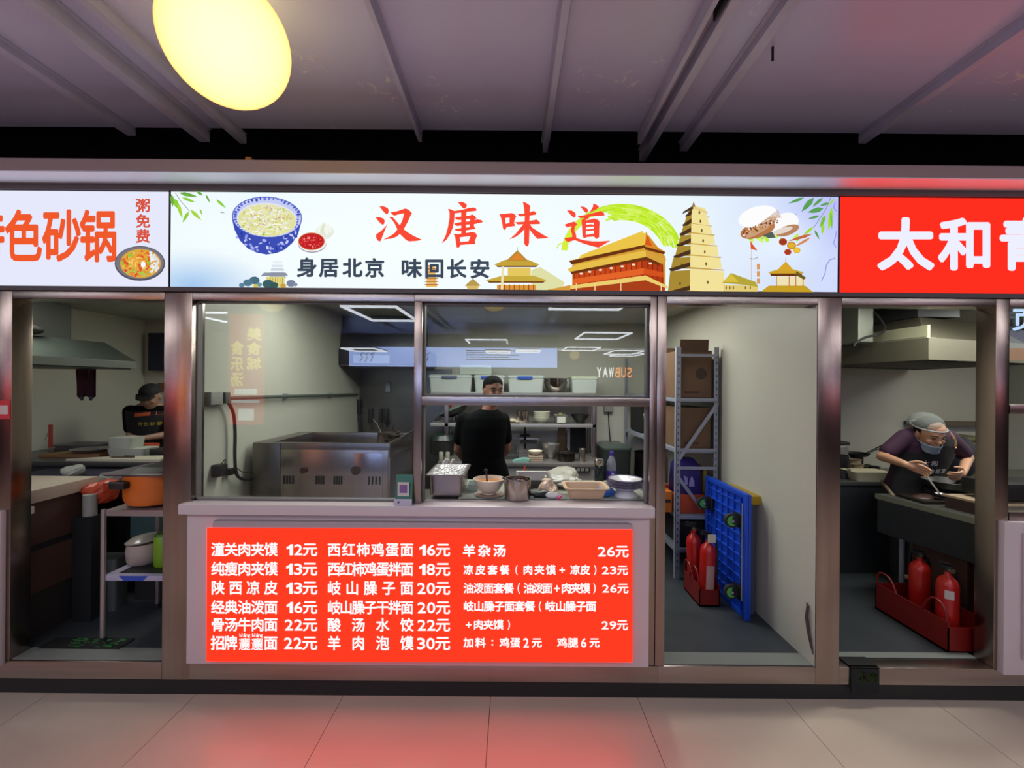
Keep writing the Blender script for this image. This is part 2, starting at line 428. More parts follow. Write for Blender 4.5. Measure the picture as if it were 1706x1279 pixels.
# steel threshold and plinth, black kick space
for i, (a, b_) in enumerate([(-5.2, -1.88), (-1.73, .80), (.80, 1.65), (1.778, 5.2)]):
    m = MB(); m.box(a, b_, .0, .09, .092, KZ - .001 if i != 1 else KZ - .002, bev=.002); struct('trim_%d' % (16 + i), m, steel_h, smooth=True)
for i, (a, b_) in enumerate([(-2.70, -1.88), (.833, 1.644), (1.778, 2.61)]):
    m = MB(); m.box(a, b_, .012 if i < 2 else .082, .115 if i < 2 else .13, KZ + .0005, KZ + .004); struct('trim_%d' % (23 + i), m, mat('threshold_strip', '#7d817a', .5))
boxstruct('baseboard_front', -12, 12, .018, .09, 0, .092, mat('black_kick_board', '#141414', .5), 0)

# --- kitchens: floor, back wall, side walls, ceiling
m = MB(); m.box(-6, 6, .09, BACK, 0.0, KZ)
struct('floor', m, kfloor)
m = MB(); m.box(-6, 6, BACK, BACK + .08, 0, 2.42); struct('wall_back', m, wallm)
m = MB(); m.box(-6, 6, .10, BACK, 2.40, 2.44); struct('ceiling', m, mat('kitchen_ceiling', '#a8a89c', .6))
m = MB(); m.box(-1.83, -1.775, .10, BACK, KZ, 2.40); struct('wall_left', m, wallm)
m = MB(); m.box(1.644, 1.715, .101, BACK, KZ, 2.40); m.box(1.644, 1.6485, .004, .101, KZ, 2.139); struct('wall_right', m, wallm)
m = MB(); m.box(-4.35, -4.27, .10, BACK, KZ, 2.40); struct('wall_side', m, wallm)
m = MB(); m.box(5.6, 5.68, .10, BACK, KZ, 2.40); struct('wall_side', m, wallm)
# torn corner of the wall panel and screw holes
t = thing('torn_panel_strip', 'dark torn strip curling off the bottom of the cream side wall by the steel post', 'strip', (1.655, .02, .3))
m = MB()
a = [(1.638, .055, .505), (1.634, .040, .495), (1.632, .046, .43), (1.634, .034, .36), (1.637, .016, .29), (1.640, .004, .25), (1.64, 0, .24)]
m.tube(a[:-1], [.003, .007, .009, .008, .006, .002], n=6); m.build('torn_edge', mat('torn_board', '#3a3330', .8), t)

# --- fascia above counter openings: windows
def pane(mb, x0, x1, z0, z1, y=.05): mb.box(x0, x1, y, y + .006, z0, z1)
m = MB(); pane(m, -1.726, -.532, 1.052, 2.139); o = struct('window_1', m, gl)
m = MB(); m.box(-1.73, -1.723, .035, .07, 1.052, 2.139); m.box(-1.73, -.53, .035, .07, 2.132, 2.139); m.box(-1.73, -.53, .035, .07, 1.052, 1.062)
m.build('frame', mat('grey_seal', '#6f6b69', .5), o)
m = MB(); pane(m, -.480, .742, 1.636, 2.139); o = struct('window_2', m, gl)
m = MB(); m.box(-.487, -.479, .035, .07, 1.052, 2.139); m.box(-.474, .746, .035, .07, 2.128, 2.139); m.box(.735, .746, .035, .07, 1.052, 2.128); m.box(-.474, .728, .03, .07, 1.628, 1.640)
m.build('frame', MATS['grey_seal'], o)
m = MB(); m.box(-.530, -.487, 0, .10, 1.05, 2.1395, bev=.003); struct('trim_20', m, steel, smooth=True)
m = MB(); m.box(-.487, .746, .0, .09, 1.583, 1.628, bev=.003); struct('trim_21', m, steel_h, smooth=True)

# ================================================================== COUNTER AND SIGNS
t = thing('serving_counter', 'white panelled serving counter with a stone slab top under the hatch', 'counter', (-.5, .1, KZ))
m = MB(); m.box(-1.738, .745, -.012, .085, KZ, .994, bev=.003); m.build('front_panel', counterm, t, True)
m = MB(); m.box(-1.765, .765, -.045, .10, .994, 1.05, bev=.008); m.build('slab', slabm, t, True)
# right neighbour counter and left neighbour counter (outside faces)
t = thing('neighbour_counter', 'white panelled counter at the right edge under the blue neon', 'counter', (3.2, .1, KZ))
m = MB(); m.box(2.63, 4.4, -.03, .09, .17, .985, bev=.006); m.build('front_panel', counterm, t, True)
m = MB(); m.box(2.72, 4.4, -.045, -.028, .26, .93, bev=.008); m.build('raised_panel', mat('pale_panel', '#bdaeb4', .4), t, True)
m = MB(); m.box(2.69, 4.4, .0, .10, .985, 1.03, bev=.003); m.build('slab', steel_h, t, True)
t = thing('neighbour_counter', 'white panelled counter at the left edge beside the red sticker post', 'counter', (-3.3, .1, KZ))
m = MB(); m.box(-4.4, -2.72, -.03, .0, .17, 1.0, bev=.006); m.build('front_panel', counterm, t, True)

def sign_box(name, label, x0, x1, z0=2.207, z1=2.725, y=0.0, grp=None):
    t = thing(name, label, 'sign', ((x0 + x1) / 2, y + .05, z0), grp)
    m = MB(); m.box(x0, x1, y + .002, y + .10, z0, z1); m.build('housing', mat('sign_housing', '#3c3434', .5), t)
    return t
PS = plane_y(2.3, .0005)
# ---- background print of the wide sign
def bg(px, py):
    def mixc(a, b, t): return tuple(a[i] * (1 - t) + b[i] * t for i in range(3))
    base = (0.86, 1.0, 1.0)
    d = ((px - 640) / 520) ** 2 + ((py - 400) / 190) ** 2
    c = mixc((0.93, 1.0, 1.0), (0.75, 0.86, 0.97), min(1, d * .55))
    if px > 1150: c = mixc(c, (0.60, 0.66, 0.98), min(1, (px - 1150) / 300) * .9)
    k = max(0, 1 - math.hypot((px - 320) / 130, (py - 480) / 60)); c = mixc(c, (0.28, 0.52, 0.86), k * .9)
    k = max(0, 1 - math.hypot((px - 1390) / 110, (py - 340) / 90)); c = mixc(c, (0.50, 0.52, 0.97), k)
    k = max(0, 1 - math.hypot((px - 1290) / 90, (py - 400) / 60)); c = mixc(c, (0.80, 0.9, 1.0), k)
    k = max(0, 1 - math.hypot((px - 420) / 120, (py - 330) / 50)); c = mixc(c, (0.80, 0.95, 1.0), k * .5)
    return c + (1.0,)
t = sign_box('lit_sign', 'wide backlit sign with red brush characters, noodle bowl and golden pagodas', -1.851, 1.754)
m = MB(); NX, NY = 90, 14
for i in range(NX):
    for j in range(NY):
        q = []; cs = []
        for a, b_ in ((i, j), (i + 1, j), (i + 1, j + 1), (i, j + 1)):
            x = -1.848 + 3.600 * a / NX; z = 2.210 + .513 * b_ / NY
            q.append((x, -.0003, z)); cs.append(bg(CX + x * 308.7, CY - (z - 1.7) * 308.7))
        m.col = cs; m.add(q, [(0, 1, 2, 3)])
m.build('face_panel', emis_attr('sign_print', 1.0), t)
# ---- painted motifs
LIFT = [0.0]
def lay(mb, pts, col):
    LIFT[0] += 0.00001; fill(mb, pts, PS, LIFT[0], col)
def leafp(x0, y0, x1, y1, w_):
    dx, dy = x1 - x0, y1 - y0; L = math.hypot(dx, dy); nx, ny = -dy / L * w_, dx / L * w_
    return [(x0, y0), (x0 + dx * .3 + nx, y0 + dy * .3 + ny), (x0 + dx * .65 + nx * .8, y0 + dy * .65 + ny * .8), (x1, y1), (x0 + dx * .65 - nx * .8, y0 + dy * .65 - ny * .8), (x0 + dx * .3 - nx, y0 + dy * .3 - ny)]
def line(mb, pts, w_, col):
    for (a, b_), (c, d) in zip(pts, pts[1:]):
        L = math.hypot(c - a, d - b_) or 1; nx, ny = -(d - b_) / L * w_ / 2, (c - a) / L * w_ / 2
        lay(mb, [(a + nx, b_ + ny), (c + nx, d + ny), (c - nx, d - ny), (a - nx, b_ - ny)], col)
SA = emis_attr('sign_print', 1.0)
# bamboo sprays, both corners
m = MB()
for a in [(298, 321, 330, 328, 3.2), (303, 329, 326, 337, 2.4), (288, 330, 300, 350, 4.5), (296, 338, 304, 364, 3.2), (317, 349, 336, 367, 3), (315, 352, 304, 371, 2.8), (343, 324, 350, 338, 1.8), (360, 332, 377, 347, 2.3),
          (333, 347, 337, 359, 1.4), (286, 323, 288, 345, 3), (328, 318, 338, 326, 2.6)]:
    lay(m, leafp(*a), ['#8fce3a', '#6fae45', '#a6d83e'][int(a[0]) % 3])
line(m, [(292, 321), (302, 336), (316, 352)], .8, '#4a6a50'); lay(m, leafp(366, 353, 375, 355, .8), '#7a8a80')
for a in [(1340, 329, 1313, 339, 2.6), (1356, 329, 1335, 353, 4.6), (1371, 329, 1353, 345, 2.6), (1372, 347, 1345, 354, 4.2), (1366, 359, 1345, 365, 2.2), (1381, 338, 1365, 343, 2.2),
          (1386, 345, 1380, 385, 3.6), (1384, 352, 1386, 383, 2), (1375, 358, 1366, 380, 3.2), (1372, 372, 1369, 392, 2.6), (1355, 378, 1338, 392, 2.5), (1357, 383, 1365, 399, 2), (1310, 361, 1298, 374, 2.3), (1326, 355, 1322, 366, 1.5), (1391, 330, 1378, 345, 1.5)]:
    lay(m, leafp(*a), ['#9fdc35', '#7cc043', '#5aa055'][int(a[1]) % 3])
line(m, [(1384, 329), (1375, 350), (1355, 380)], .8, '#5a7a60')
m.build('bamboo_leaf_print', SA, t)
# noodle bowl
m = MB()
B = [(387, 366), (391, 383), (400, 401), (413, 414), (428, 421), (444, 424), (460, 422), (474, 416), (487, 405), (497, 390), (503, 366)]
lay(m, B + disc(445, 362, 58.5, 34, 0.04, 20, 0, -PI)[0:0], '#3d4fb5')
lay(m, disc(445, 362, 58.5, 34.5, .05), '#3a4cb8'); lay(m, disc(445, 362, 57, 33, .05), '#c5cdf5')
for i in range(46):
    a = 2 * PI * i / 46; r_ = rnd.uniform(.90, .96)
    lay(m, disc(445 + 57 * r_ * math.cos(a), 361.5 + 33 * r_ * math.sin(a), rnd.uniform(1.6, 3.6), rnd.uniform(1.2, 2.4), a, 8), rnd.choice(['#5363cf', '#6a78dc', '#3f4fbf']))
for i in range(42):
    x = rnd.uniform(394, 496); k = abs(x - 445) / 58; lo = 362 + 34 * math.sqrt(max(0, 1 - k * k)) + 3; hi = 424 - 34 * k * k * 1.1
    if hi > lo + 2: lay(m, disc(x, rnd.uniform(lo, hi - 1), rnd.uniform(1.5, 4.2), rnd.uniform(1, 2.6), rnd.uniform(0, 3), 8), rnd.choice(['#aab4f0', '#c9d0fa', '#8f9be6', '#2d3ea5']))
lay(m, disc(445, 366, 50, 28, .05), '#e3e7f4'); lay(m, disc(445, 367, 48.5, 26.5, .05), '#e2e29a')
for i in range(330):
    a = rnd.uniform(0, 2 * PI); r_ = math.sqrt(rnd.random()) * .93; x = 445 + 48 * r_ * math.cos(a); y = 367 + 26 * r_ * math.sin(a)
    if i % 2: c = rnd.choice(['#f4f2ee', '#ffffff', '#e8e4ea', '#efeadf', '#fbf8f0'])
    else: c = rnd.choice(['#cfd86a', '#b7cc50', '#d9b9a0', '#c8a48c', '#e6dca0', '#a5c44c', '#dcc9b8'])
    an = rnd.uniform(0, PI); L = rnd.uniform(3, 9) if i % 2 else rnd.uniform(1.5, 4)
    if i % 2:
        cx_ = math.cos(an) * L; cy_ = math.sin(an) * L * .5; b1 = rnd.uniform(-2, 2)
        line(m, [(x - cx_, y - cy_), (x, y + b1), (x + cx_, y + cy_)], rnd.uniform(.6, 1.3), c)
    else: lay(m, disc(x, y, L * .7, L * .45, an, 7), c)
m.build('noodle_bowl_print', SA, t)
m = MB(); LIFT[0] = 0   # chilli dish and garlic
lay(m, disc(541, 386, 15, 12), '#e6ede0')
for a in [(530, 388, 538, 371, 4), (537, 392, 541, 370, 5), (545, 392, 544, 371, 5), (551, 388, 547, 373, 4)]: lay(m, leafp(*a), rnd.choice(['#f4f7ec', '#dfe8cf', '#cfdcc0']))
lay(m, disc(520, 405, 24, 16), '#8d86a0'); lay(m, disc(520, 403, 24, 16.5), '#f6f1ef'); lay(m, disc(519, 402, 22, 14.5), '#c9602a'); lay(m, disc(519, 402, 20.5, 13), '#c4202a')
for i in range(70):
    a = rnd.uniform(0, 6.28); r_ = math.sqrt(rnd.random()) * .9; lay(m, disc(519 + 19 * r_ * math.cos(a), 402 + 12 * r_ * math.sin(a), rnd.uniform(.8, 2), rnd.uniform(.6, 1.2), a, 6), rnd.choice(['#e8483c', '#f07a66', '#a3121c', '#d92e30', '#f7a08a']))
m.build('chilli_dish_print', SA, t)
m = MB(); LIFT[0] = 0   # misty pavilion and trees, small pagoda
for i in range(5): lay(m, [(447 + i * 2, 463 - 6 * i), (478 - i * 2, 463 - 6 * i), (474 - i, 459 - 6 * i), (450 + i, 459 - 6 * i)], ['#a9b3c2', '#bcc8d4', '#cdd8e2', '#dce6ee', '#e8f1f6'][i])
lay(m, [(434, 460), (480, 459), (476, 454), (440, 454)], '#8d93a4'); lay(m, [(443, 461), (475, 461), (474, 478), (443, 478)], '#e2d880')
for x in range(446, 474, 4): lay(m, [(x, 462), (x + 1, 462), (x + 1, 476), (x, 476)], '#b09a50')
for x, y, r_, c in [(424, 467, 9, '#4a6f80'), (413, 471, 8, '#547a90'), (403, 475, 5, '#5f86a0'), (447, 473, 10, '#3e5f66'), (457, 475, 7, '#3a5a58'), (485, 472, 8, '#7a84a0'), (492, 474, 4, '#8890ac'), (432, 474, 5, '#6b9aa0'), (426, 476, 4, '#d8c050'), (472, 476, 5, '#c8a040')]:
    lay(m, disc(x, min(y, 478 - r_ * .9 + 4), r_, r_ * .75, 0, 9), c)
for i in range(7):
    y = 478 - i * 5.2; lay(m, [(710 + i * .6, y), (728 - i * .6, y), (728 - i * .6, y - 3.6), (710 + i * .6, y - 3.6)], '#e9b85a'); lay(m, [(706 + i * .6, y - 3.2), (732 - i * .6, y - 3.2), (729 - i * .6, y - 5), (709 + i * .6, y - 5)], '#b06a30')
lay(m, [(777, 476), (798, 476), (796, 482), (779, 482)], '#d9b96a'); lay(m, [(774, 476), (788, 464), (801, 476)], '#b89a50')
m.build('pavilion_print', SA, t)
m = MB(); LIFT[0] = 0   # green brush arc
for k in range(26):
    r_ = 1 - .30 * k / 26 + rnd.uniform(-.01, .01); a0 = PI + .25 + rnd.uniform(0, .35) if k > 6 else PI + .1; a1 = 2 * PI - .15 - rnd.uniform(0, .25)
    pts = []
    for i in range(20):
        a = a0 + (a1 - a0) * i / 19; pts.append((1036 + 100 * r_ * math.cos(a), 425 + 84 * r_ * math.sin(a)))
    wdt = 3.4 if k not in (9, 10, 16) else 1.0
    for i, ((x0, y0), (x1, y1)) in enumerate(zip(pts, pts[1:])):
        if i < 7 and k > 7: continue
        if rnd.random() < .08 and k > 5: continue
        line(m, [(x0, y0), (x1, y1)], wdt, rnd.choice(['#c4ee2c', '#cdf04a', '#b8e628', '#d9f56e']) if i > 4 else '#d4f040')
line(m, [(945, 402), (930, 408), (928, 414)], 2, '#d4f040')
m.build('brush_arc_print', SA, t)
# drum-tower, long hall, brick pagoda, gate houses
m = MB()
Y1, Y2, Y3, R1, R2, D1 = '#e2c14a', '#c99a2c', '#f2dc80', '#d8571e', '#b2391a', '#6b3414'
def roof(x0, x1, yb, x2, x3, yt, c, lip=2.2):
    lay(m, [(x0 - 3, yb - 2), (x0 + 2, yb), ((x0 + x1) / 2, yb + 1), (x1 - 2, yb), (x1 + 3, yb - 2), (x3, yt), (x2, yt)], c)
    lay(m, [(x0, yb), (x1, yb), (x1 - 3, yb + lip), (x0 + 3, yb + lip)], D1)
lay(m, [(885, 487), (935, 487), (940, 470), (900, 445), (885, 450)], '#dfe0a8')
lay(m, [(828, 475), (893, 475), (893, 487), (828, 487)], '#d99a3a')
for x in range(832, 892, 8): lay(m, [(x, 474), (x + 1.6, 474), (x + 1.6, 487), (x, 487)], R2)
roof(812, 908, 469, 838, 888, 459, '#c9ac3e'); lay(m, [(846, 446), (884, 446), (884, 460), (846, 460)], '#e6c860')
roof(826, 896, 443, 842, 880, 433, '#c6a43c'); lay(m, [(843, 435), (862, 417), (880, 435)], '#b98c34'); lay(m, [(850, 433), (862, 422), (873, 433)], '#e2842c'); line(m, [(862, 418), (862, 412)], .8, '#6a5030')
lay(m, [(836, 444), (840, 444), (838, 487), (834, 487)], '#f0e2b0')
# long hall (perspective view)
lay(m, [(953, 487), (1108, 487), (1108, 428), (1080, 392), (972, 430), (953, 442)], '#d49a38')
lay(m, [(955, 487), (1075, 487), (1072, 430), (955, 452)], '#c8481c'); lay(m, [(1070, 430), (1104, 440), (1106, 487), (1070, 487)], '#b43c18')
lay(m, [(968, 425), (1070, 385), (1075, 395), (960, 435)], '#efc84a'); 
lay(m, [(972, 430), (980, 420), (1078, 387), (1076, 410), (950, 438), (948, 434)], '#edc548'); lay(m, [(948, 435), (1074, 408), (1074, 413), (952, 441)], D1)
lay(m, [(1076, 387), (1082, 398), (1092, 410), (1108, 420), (1090, 422), (1074, 410)], '#d98a2c'); lay(m, [(1078, 392), (1086, 410), (1074, 408)], R1); lay(m, [(1074, 411), (1108, 420), (1106, 424), (1074, 416)], D1)
lay(m, [(945, 449), (960, 441), (1075, 417), (1076, 428), (950, 454)], '#e9bf4c'); lay(m, [(1075, 417), (1110, 433), (1098, 440), (1076, 428)], '#d6a03c')
lay(m, [(950, 453), (1076, 428), (1100, 439), (1098, 443), (1076, 434), (952, 457)], D1)
for i in range(14):
    x = 955 + i * 8.7; yb = 455 - i * 1.75; lay(m, [(x, yb), (x + 1.8, yb), (x + 1.8, 480), (x, 480)], '#8e2c12')
for i in range(4): lay(m, [(1078 + i * 8, 436 + i * 2), (1080 + i * 8, 436 + i * 2), (1080 + i * 8, 480), (1078 + i * 8, 480)], '#8e2c12')
lay(m, [(955, 465), (1072, 447), (1072, 457), (955, 474)], '#e4642a'); lay(m, [(1072, 447), (1104, 454), (1104, 462), (1072, 457)], '#d5521f')
for x, y in [(968, 455), (982, 452), (1000, 449), (1018, 446), (1036, 443), (1055, 440), (1083, 438)]: lay(m, disc(x, y + 1, 3, 1.8, 0, 8), '#f6e3c8')
lay(m, [(935, 478), (1075, 459), (1112, 477), (1112, 481), (1075, 468), (940, 484)], '#edcf70'); lay(m, [(940, 483), (1075, 467), (1108, 480), (1106, 487), (940, 487)], '#a8401c')
lay(m, [(912, 483), (950, 475), (950, 487), (914, 487)], '#d89a3c')
for x in (960, 991, 1034, 1101): line(m, [(x, 487), (x, 472)], 1.6, '#f4d9a0')
# brick pagoda
lev = [(1148, 1177, 360, 347), (1143, 1181, 375, 361), (1138, 1186, 390, 377), (1133, 1191, 408, 393), (1128, 1197, 427, 411), (1121, 1202, 448, 430), (1116, 1208, 487, 452)]
for i, (a, b_, yb, yt) in enumerate(lev):
    mid = 1152 - i * .5
    lay(m, [(a - 12 + i * .0 + 8, yb), (mid, yb), (mid, yt - 2), (a + 4 - 4, yt)], '#a88a35')
    lay(m, [(mid, yb), (b_, yb), (b_ - 3, yt), (mid, yt - 4)], '#f2e29a')
    lay(m, [(a - 7, yb), (mid, yb - 11), (mid, yb - 4), (a - 4, yb + 5)], '#4a3220'); line(m, [(mid, yb - 1), (b_ + 4, yb + 2)], 1.3, '#a8823a')
    lay(m, [(mid, yb - 9 + 6), (b_ + 4, yb - 2 + 4), (b_ + 2, yb + 3), (mid, yb)], '#caa24c')
    lay(m, disc((mid + b_) / 2, (yb + yt) / 2 + 1, 1.5, 3, 0, 8), '#6a5026'); lay(m, disc((a + mid) / 2, (yb + yt) / 2 + 3, 1.2, 3, 0, 8), '#4a3216')
lay(m, [(1138, 353), (1154, 343), (1154, 349), (1136, 357)], '#4a3a2c'); lay(m, [(1154, 343), (1178, 353), (1178, 357), (1154, 348)], '#e8cf8a'); lay(m, [(1152, 345), (1155, 336), (1158, 345)], '#9a7430')
# gate houses at the right
lay(m, [(1205, 474), (1262, 477), (1262, 487), (1205, 487)], '#e3cc76'); lay(m, [(1202, 472), (1217, 455), (1258, 470), (1262, 478), (1232, 474)], '#b5a63a'); lay(m, [(1204, 470), (1217, 456), (1230, 470)], '#d9c040')
for x in (1208, 1214, 1220, 1240, 1248): lay(m, [(x, 477), (x + 2, 477), (x + 2, 482), (x, 482)], '#7a5a28')
for y in (440, 452, 464): lay(m, [(1260, y), (1265, y), (1265, y + 9), (1260, y + 9)], '#dd9a5c')
line(m, [(1251, 402), (1251, 470)], .8, '#c8a878'); lay(m, [(1249, 402), (1261, 418), (1250, 415)], '#dd5a2c'); line(m, [(1249, 431), (1255, 432), (1262, 429)], .9, '#8a5a4a')
lay(m, [(1268, 485), (1280, 476), (1340, 476), (1354, 487), (1268, 487)], '#c8a028'); lay(m, [(1292, 461), (1340, 461), (1340, 476), (1292, 476)], '#f0e2b4')
for x in (1292, 1313, 1324, 1336): lay(m, [(x, 459), (x + 1.4, 459), (x + 1.4, 477), (x, 477)], '#c0602c')
roof(1281, 1336, 456, 1296, 1320, 449, '#cfa42c', 4); lay(m, [(1293, 451), (1308, 436), (1322, 451)], '#d9a62c'); line(m, [(1308, 437), (1308, 430)], .9, '#b07028'); lay(m, [(1326, 452), (1342, 463), (1338, 466), (1324, 458)], '#6b5a20')
m.build('golden_building_print', SA, t)
m = MB(); LIFT[0] = .001   # filled flatbreads, leaves, wooden spoons, flag
for i in range(26): lay(m, disc(rnd.uniform(1234, 1330), rnd.uniform(385, 402), rnd.uniform(3, 6), rnd.uniform(2, 4), rnd.uniform(0, 3), 8), rnd.choice(['#c2ee4a', '#a9dc3c', '#d5f57a']))
lay(m, disc(1308, 372, 23, 17, -.35), '#fbfbfb'); lay(m, disc(1312, 384, 20, 8, -.35), '#b98560'); lay(m, disc(1304, 384, 17, 4.5, -.3), '#e3d6cc')
lay(m, disc(1262, 383, 30, 13, -.3), '#b9784c'); lay(m, disc(1262, 361, 33, 17, -.28), '#fdfdfd'); lay(m, disc(1268, 380, 30, 6, -.55), '#caa07c')
for i in range(60):
    x = rnd.uniform(1238, 1296); lay(m, disc(x, 388 - (x - 1238) * .38 + rnd.uniform(-4, 5), rnd.uniform(1, 3), rnd.uniform(.8, 1.8), rnd.uniform(0, 3), 6), rnd.choice(['#7e4630', '#a8633c', '#e0b48c', '#f2ddcc', '#c98a3a', '#5f3428']))
for k in range(7): line(m, [(1262 + k * 3, 376 - k * 2), (1296 + k, 350 + k * 2)], .9, '#c89c78')
lay(m, [(1270, 392), (1286, 386), (1292, 396), (1280, 397)], '#56605a')
lay(m, leafp(1353, 390, 1312, 402, 2.6), '#c8683c'); lay(m, leafp(1350, 396, 1322, 412, 2.2), '#d98a5a')
for x, y, a, c, c2 in [(1304, 403, 7, '#b8502c', '#9c3a20'), (1318, 409, 7.5, '#c8822c', '#e0b42c'), (1312, 420, 6, '#c04a2c', '#a83a24'), (1327, 417, 6, '#e0b02c', '#f0c840')]: lay(m, disc(x, y, a, a * .85), c); lay(m, disc(x, y, a * .75, a * .6), c2)
for p in [[(1391, 430), (1382, 433), (1376, 442), (1374, 455), (1368, 468)], [(1393, 385), (1391, 396), (1388, 405), (1392, 412)], [(1391, 336), (1388, 346), (1393, 352)]]: line(m, p, 1.4, '#8a92e0')
m.build('flatbread_print', SA, t)
# ---- red brush title: strokes traced as outlines
def K(pts, ox, oy, s=7.7545): return [(ox + x / s, oy + y / s) for x, y in pts]
T1 = [[(175, 108), (240, 115), (285, 135), (298, 165), (292, 200), (275, 217), (255, 208), (215, 165)], [(125, 250), (190, 255), (230, 270), (247, 300), (240, 335), (225, 352), (205, 345), (160, 300)],
 [(283, 330), (262, 365), (200, 430), (135, 475), (133, 510), (150, 550), (185, 568), (200, 545), (225, 480), (262, 385)],
 [(320, 190), (400, 178), (465, 155), (515, 140), (560, 160), (597, 205), (575, 240), (545, 310), (490, 410), (560, 460), (630, 500), (728, 545), (650, 560), (560, 565), (520, 548), (440, 470), (400, 505), (330, 530), (228, 540), (300, 505), (370, 460), (408, 410), (370, 330), (335, 280), (303, 255), (320, 245), (355, 258), (400, 310), (440, 358), (470, 300), (495, 205), (440, 212), (375, 233), (345, 222)],
 [(1185, 55), (1255, 60), (1300, 85), (1303, 115), (1275, 145), (1250, 135), (1225, 105)], [(1060, 145), (1085, 148), (1140, 172), (1230, 160), (1330, 135), (1395, 127), (1425, 145), (1430, 168), (1400, 175), (1300, 185), (1140, 205), (1080, 190)],
 [(1060, 145), (1080, 190), (1080, 260), (1060, 380), (1030, 490), (980, 590), (1040, 545), (1095, 460), (1125, 380), (1140, 300), (1145, 205), (1100, 170)], [(1230, 180), (1300, 180), (1290, 300), (1290, 470), (1230, 470)],
 [(1150, 250), (1230, 245), (1330, 235), (1375, 218), (1410, 240), (1430, 275), (1345, 275), (1290, 280), (1200, 290), (1160, 280)], [(1140, 335), (1200, 320), (1345, 305), (1440, 280), (1490, 290), (1510, 318), (1470, 328), (1390, 345), (1290, 350), (1180, 368), (1150, 355)],
 [(1345, 240), (1410, 240), (1395, 350), (1400, 390), (1340, 395)], [(1140, 405), (1230, 395), (1340, 380), (1415, 385), (1412, 405), (1290, 425), (1200, 437), (1160, 425)],
 [(1130, 470), (1175, 470), (1210, 480), (1210, 510), (1220, 570), (1220, 620), (1195, 650), (1170, 640), (1160, 560), (1150, 500)],
 [(1175, 475), (1300, 455), (1375, 443), (1415, 455), (1435, 490), (1420, 530), (1405, 560), (1415, 600), (1340, 602), (1215, 612), (1215, 575), (1325, 563), (1350, 495), (1205, 515)]]
T2 = [[(95, 213), (180, 208), (178, 262), (170, 262), (175, 340), (185, 382), (175, 410), (160, 418), (140, 400), (128, 330), (115, 265)], [(165, 209), (255, 200), (290, 215), (310, 240), (305, 260), (225, 258), (165, 265)],
 [(225, 250), (310, 240), (290, 290), (283, 335), (297, 365), (285, 370), (222, 350)], [(173, 338), (222, 328), (290, 340), (297, 365), (240, 375), (180, 383)],
 [(395, 55), (440, 70), (490, 105), (485, 200), (480, 300), (480, 420), (475, 590), (460, 632), (435, 625), (410, 590), (415, 400), (420, 250), (410, 130)],
 [(328, 210), (400, 208), (470, 195), (540, 172), (572, 205), (560, 222), (470, 235), (370, 245), (345, 235)], [(293, 318), (400, 312), (490, 300), (575, 283), (618, 320), (615, 342), (540, 345), (400, 345), (330, 348)],
 [(420, 320), (380, 370), (300, 470), (220, 540), (310, 505), (380, 450), (440, 380)], [(475, 330), (520, 390), (610, 450), (732, 522), (660, 528), (585, 533), (540, 490), (480, 410), (455, 370)],
 [(962, 165), (1020, 165), (1065, 190), (1077, 220), (1070, 255), (1055, 260), (1020, 235)], [(1135, 115), (1190, 120), (1230, 150), (1235, 180), (1215, 200), (1190, 185)], [(1300, 80), (1340, 90), (1378, 122), (1340, 155), (1255, 195), (1280, 150), (1300, 115)],
 [(1097, 240), (1200, 225), (1300, 200), (1400, 172), (1440, 200), (1447, 232), (1400, 235), (1250, 245), (1140, 268)], [(1205, 235), (1260, 235), (1240, 270), (1180, 300), (1150, 295)],
 [(1150, 295), (1210, 290), (1205, 520), (1180, 525), (1165, 500)], [(1160, 300), (1230, 290), (1320, 270), (1370, 290), (1385, 320), (1310, 325), (1205, 328)], [(1310, 300), (1385, 315), (1380, 400), (1378, 510), (1345, 535), (1325, 520), (1310, 500)],
 [(1205, 352), (1270, 344), (1315, 352), (1315, 374), (1210, 382)], [(1205, 412), (1315, 400), (1315, 424), (1205, 434)], [(1205, 480), (1315, 464), (1315, 502), (1205, 512)],
 [(930, 350), (1000, 325), (1060, 310), (1095, 345), (1065, 380), (1058, 430), (1080, 470), (1085, 520), (1060, 550), (980, 573), (950, 560), (930, 525), (980, 515), (1030, 510), (1030, 470), (1010, 430), (1025, 370), (965, 385)],
 [(1000, 520), (1080, 520), (1180, 550), (1300, 565), (1400, 565), (1525, 555), (1440, 605), (1370, 645), (1300, 630), (1180, 595), (1070, 550), (1000, 560)]]
m = MB(); m.col = None
LIFT[0] = .0072
for pl, ox in ((T1[:4], 610), (T1[4:], 610), (T2[:9], 820), (T2[9:], 820)):
    m = MB()
    for p in pl: LIFT[0] += .00001; fill(m, K(p, ox, 330), PS, LIFT[0] + .0003)
    m.build('title_character', emis('sign_red', '#fb4a35'), t)
m = MB(); PT = plane_y(2.3, .0075)
for ch, a, b_ in zip('身居北京味回长安', (497, 534, 573, 610, 670, 709, 746, 784), (528, 564, 603, 640, 702, 739, 776, 815)):
    yy = 431 + (a - 497) * .009; m = MB(); put_char(m, ch, a, yy, b_, yy + 31, PT, .035); m.build('slogan_character', emis('sign_slate', '#3d4a5c'), t)

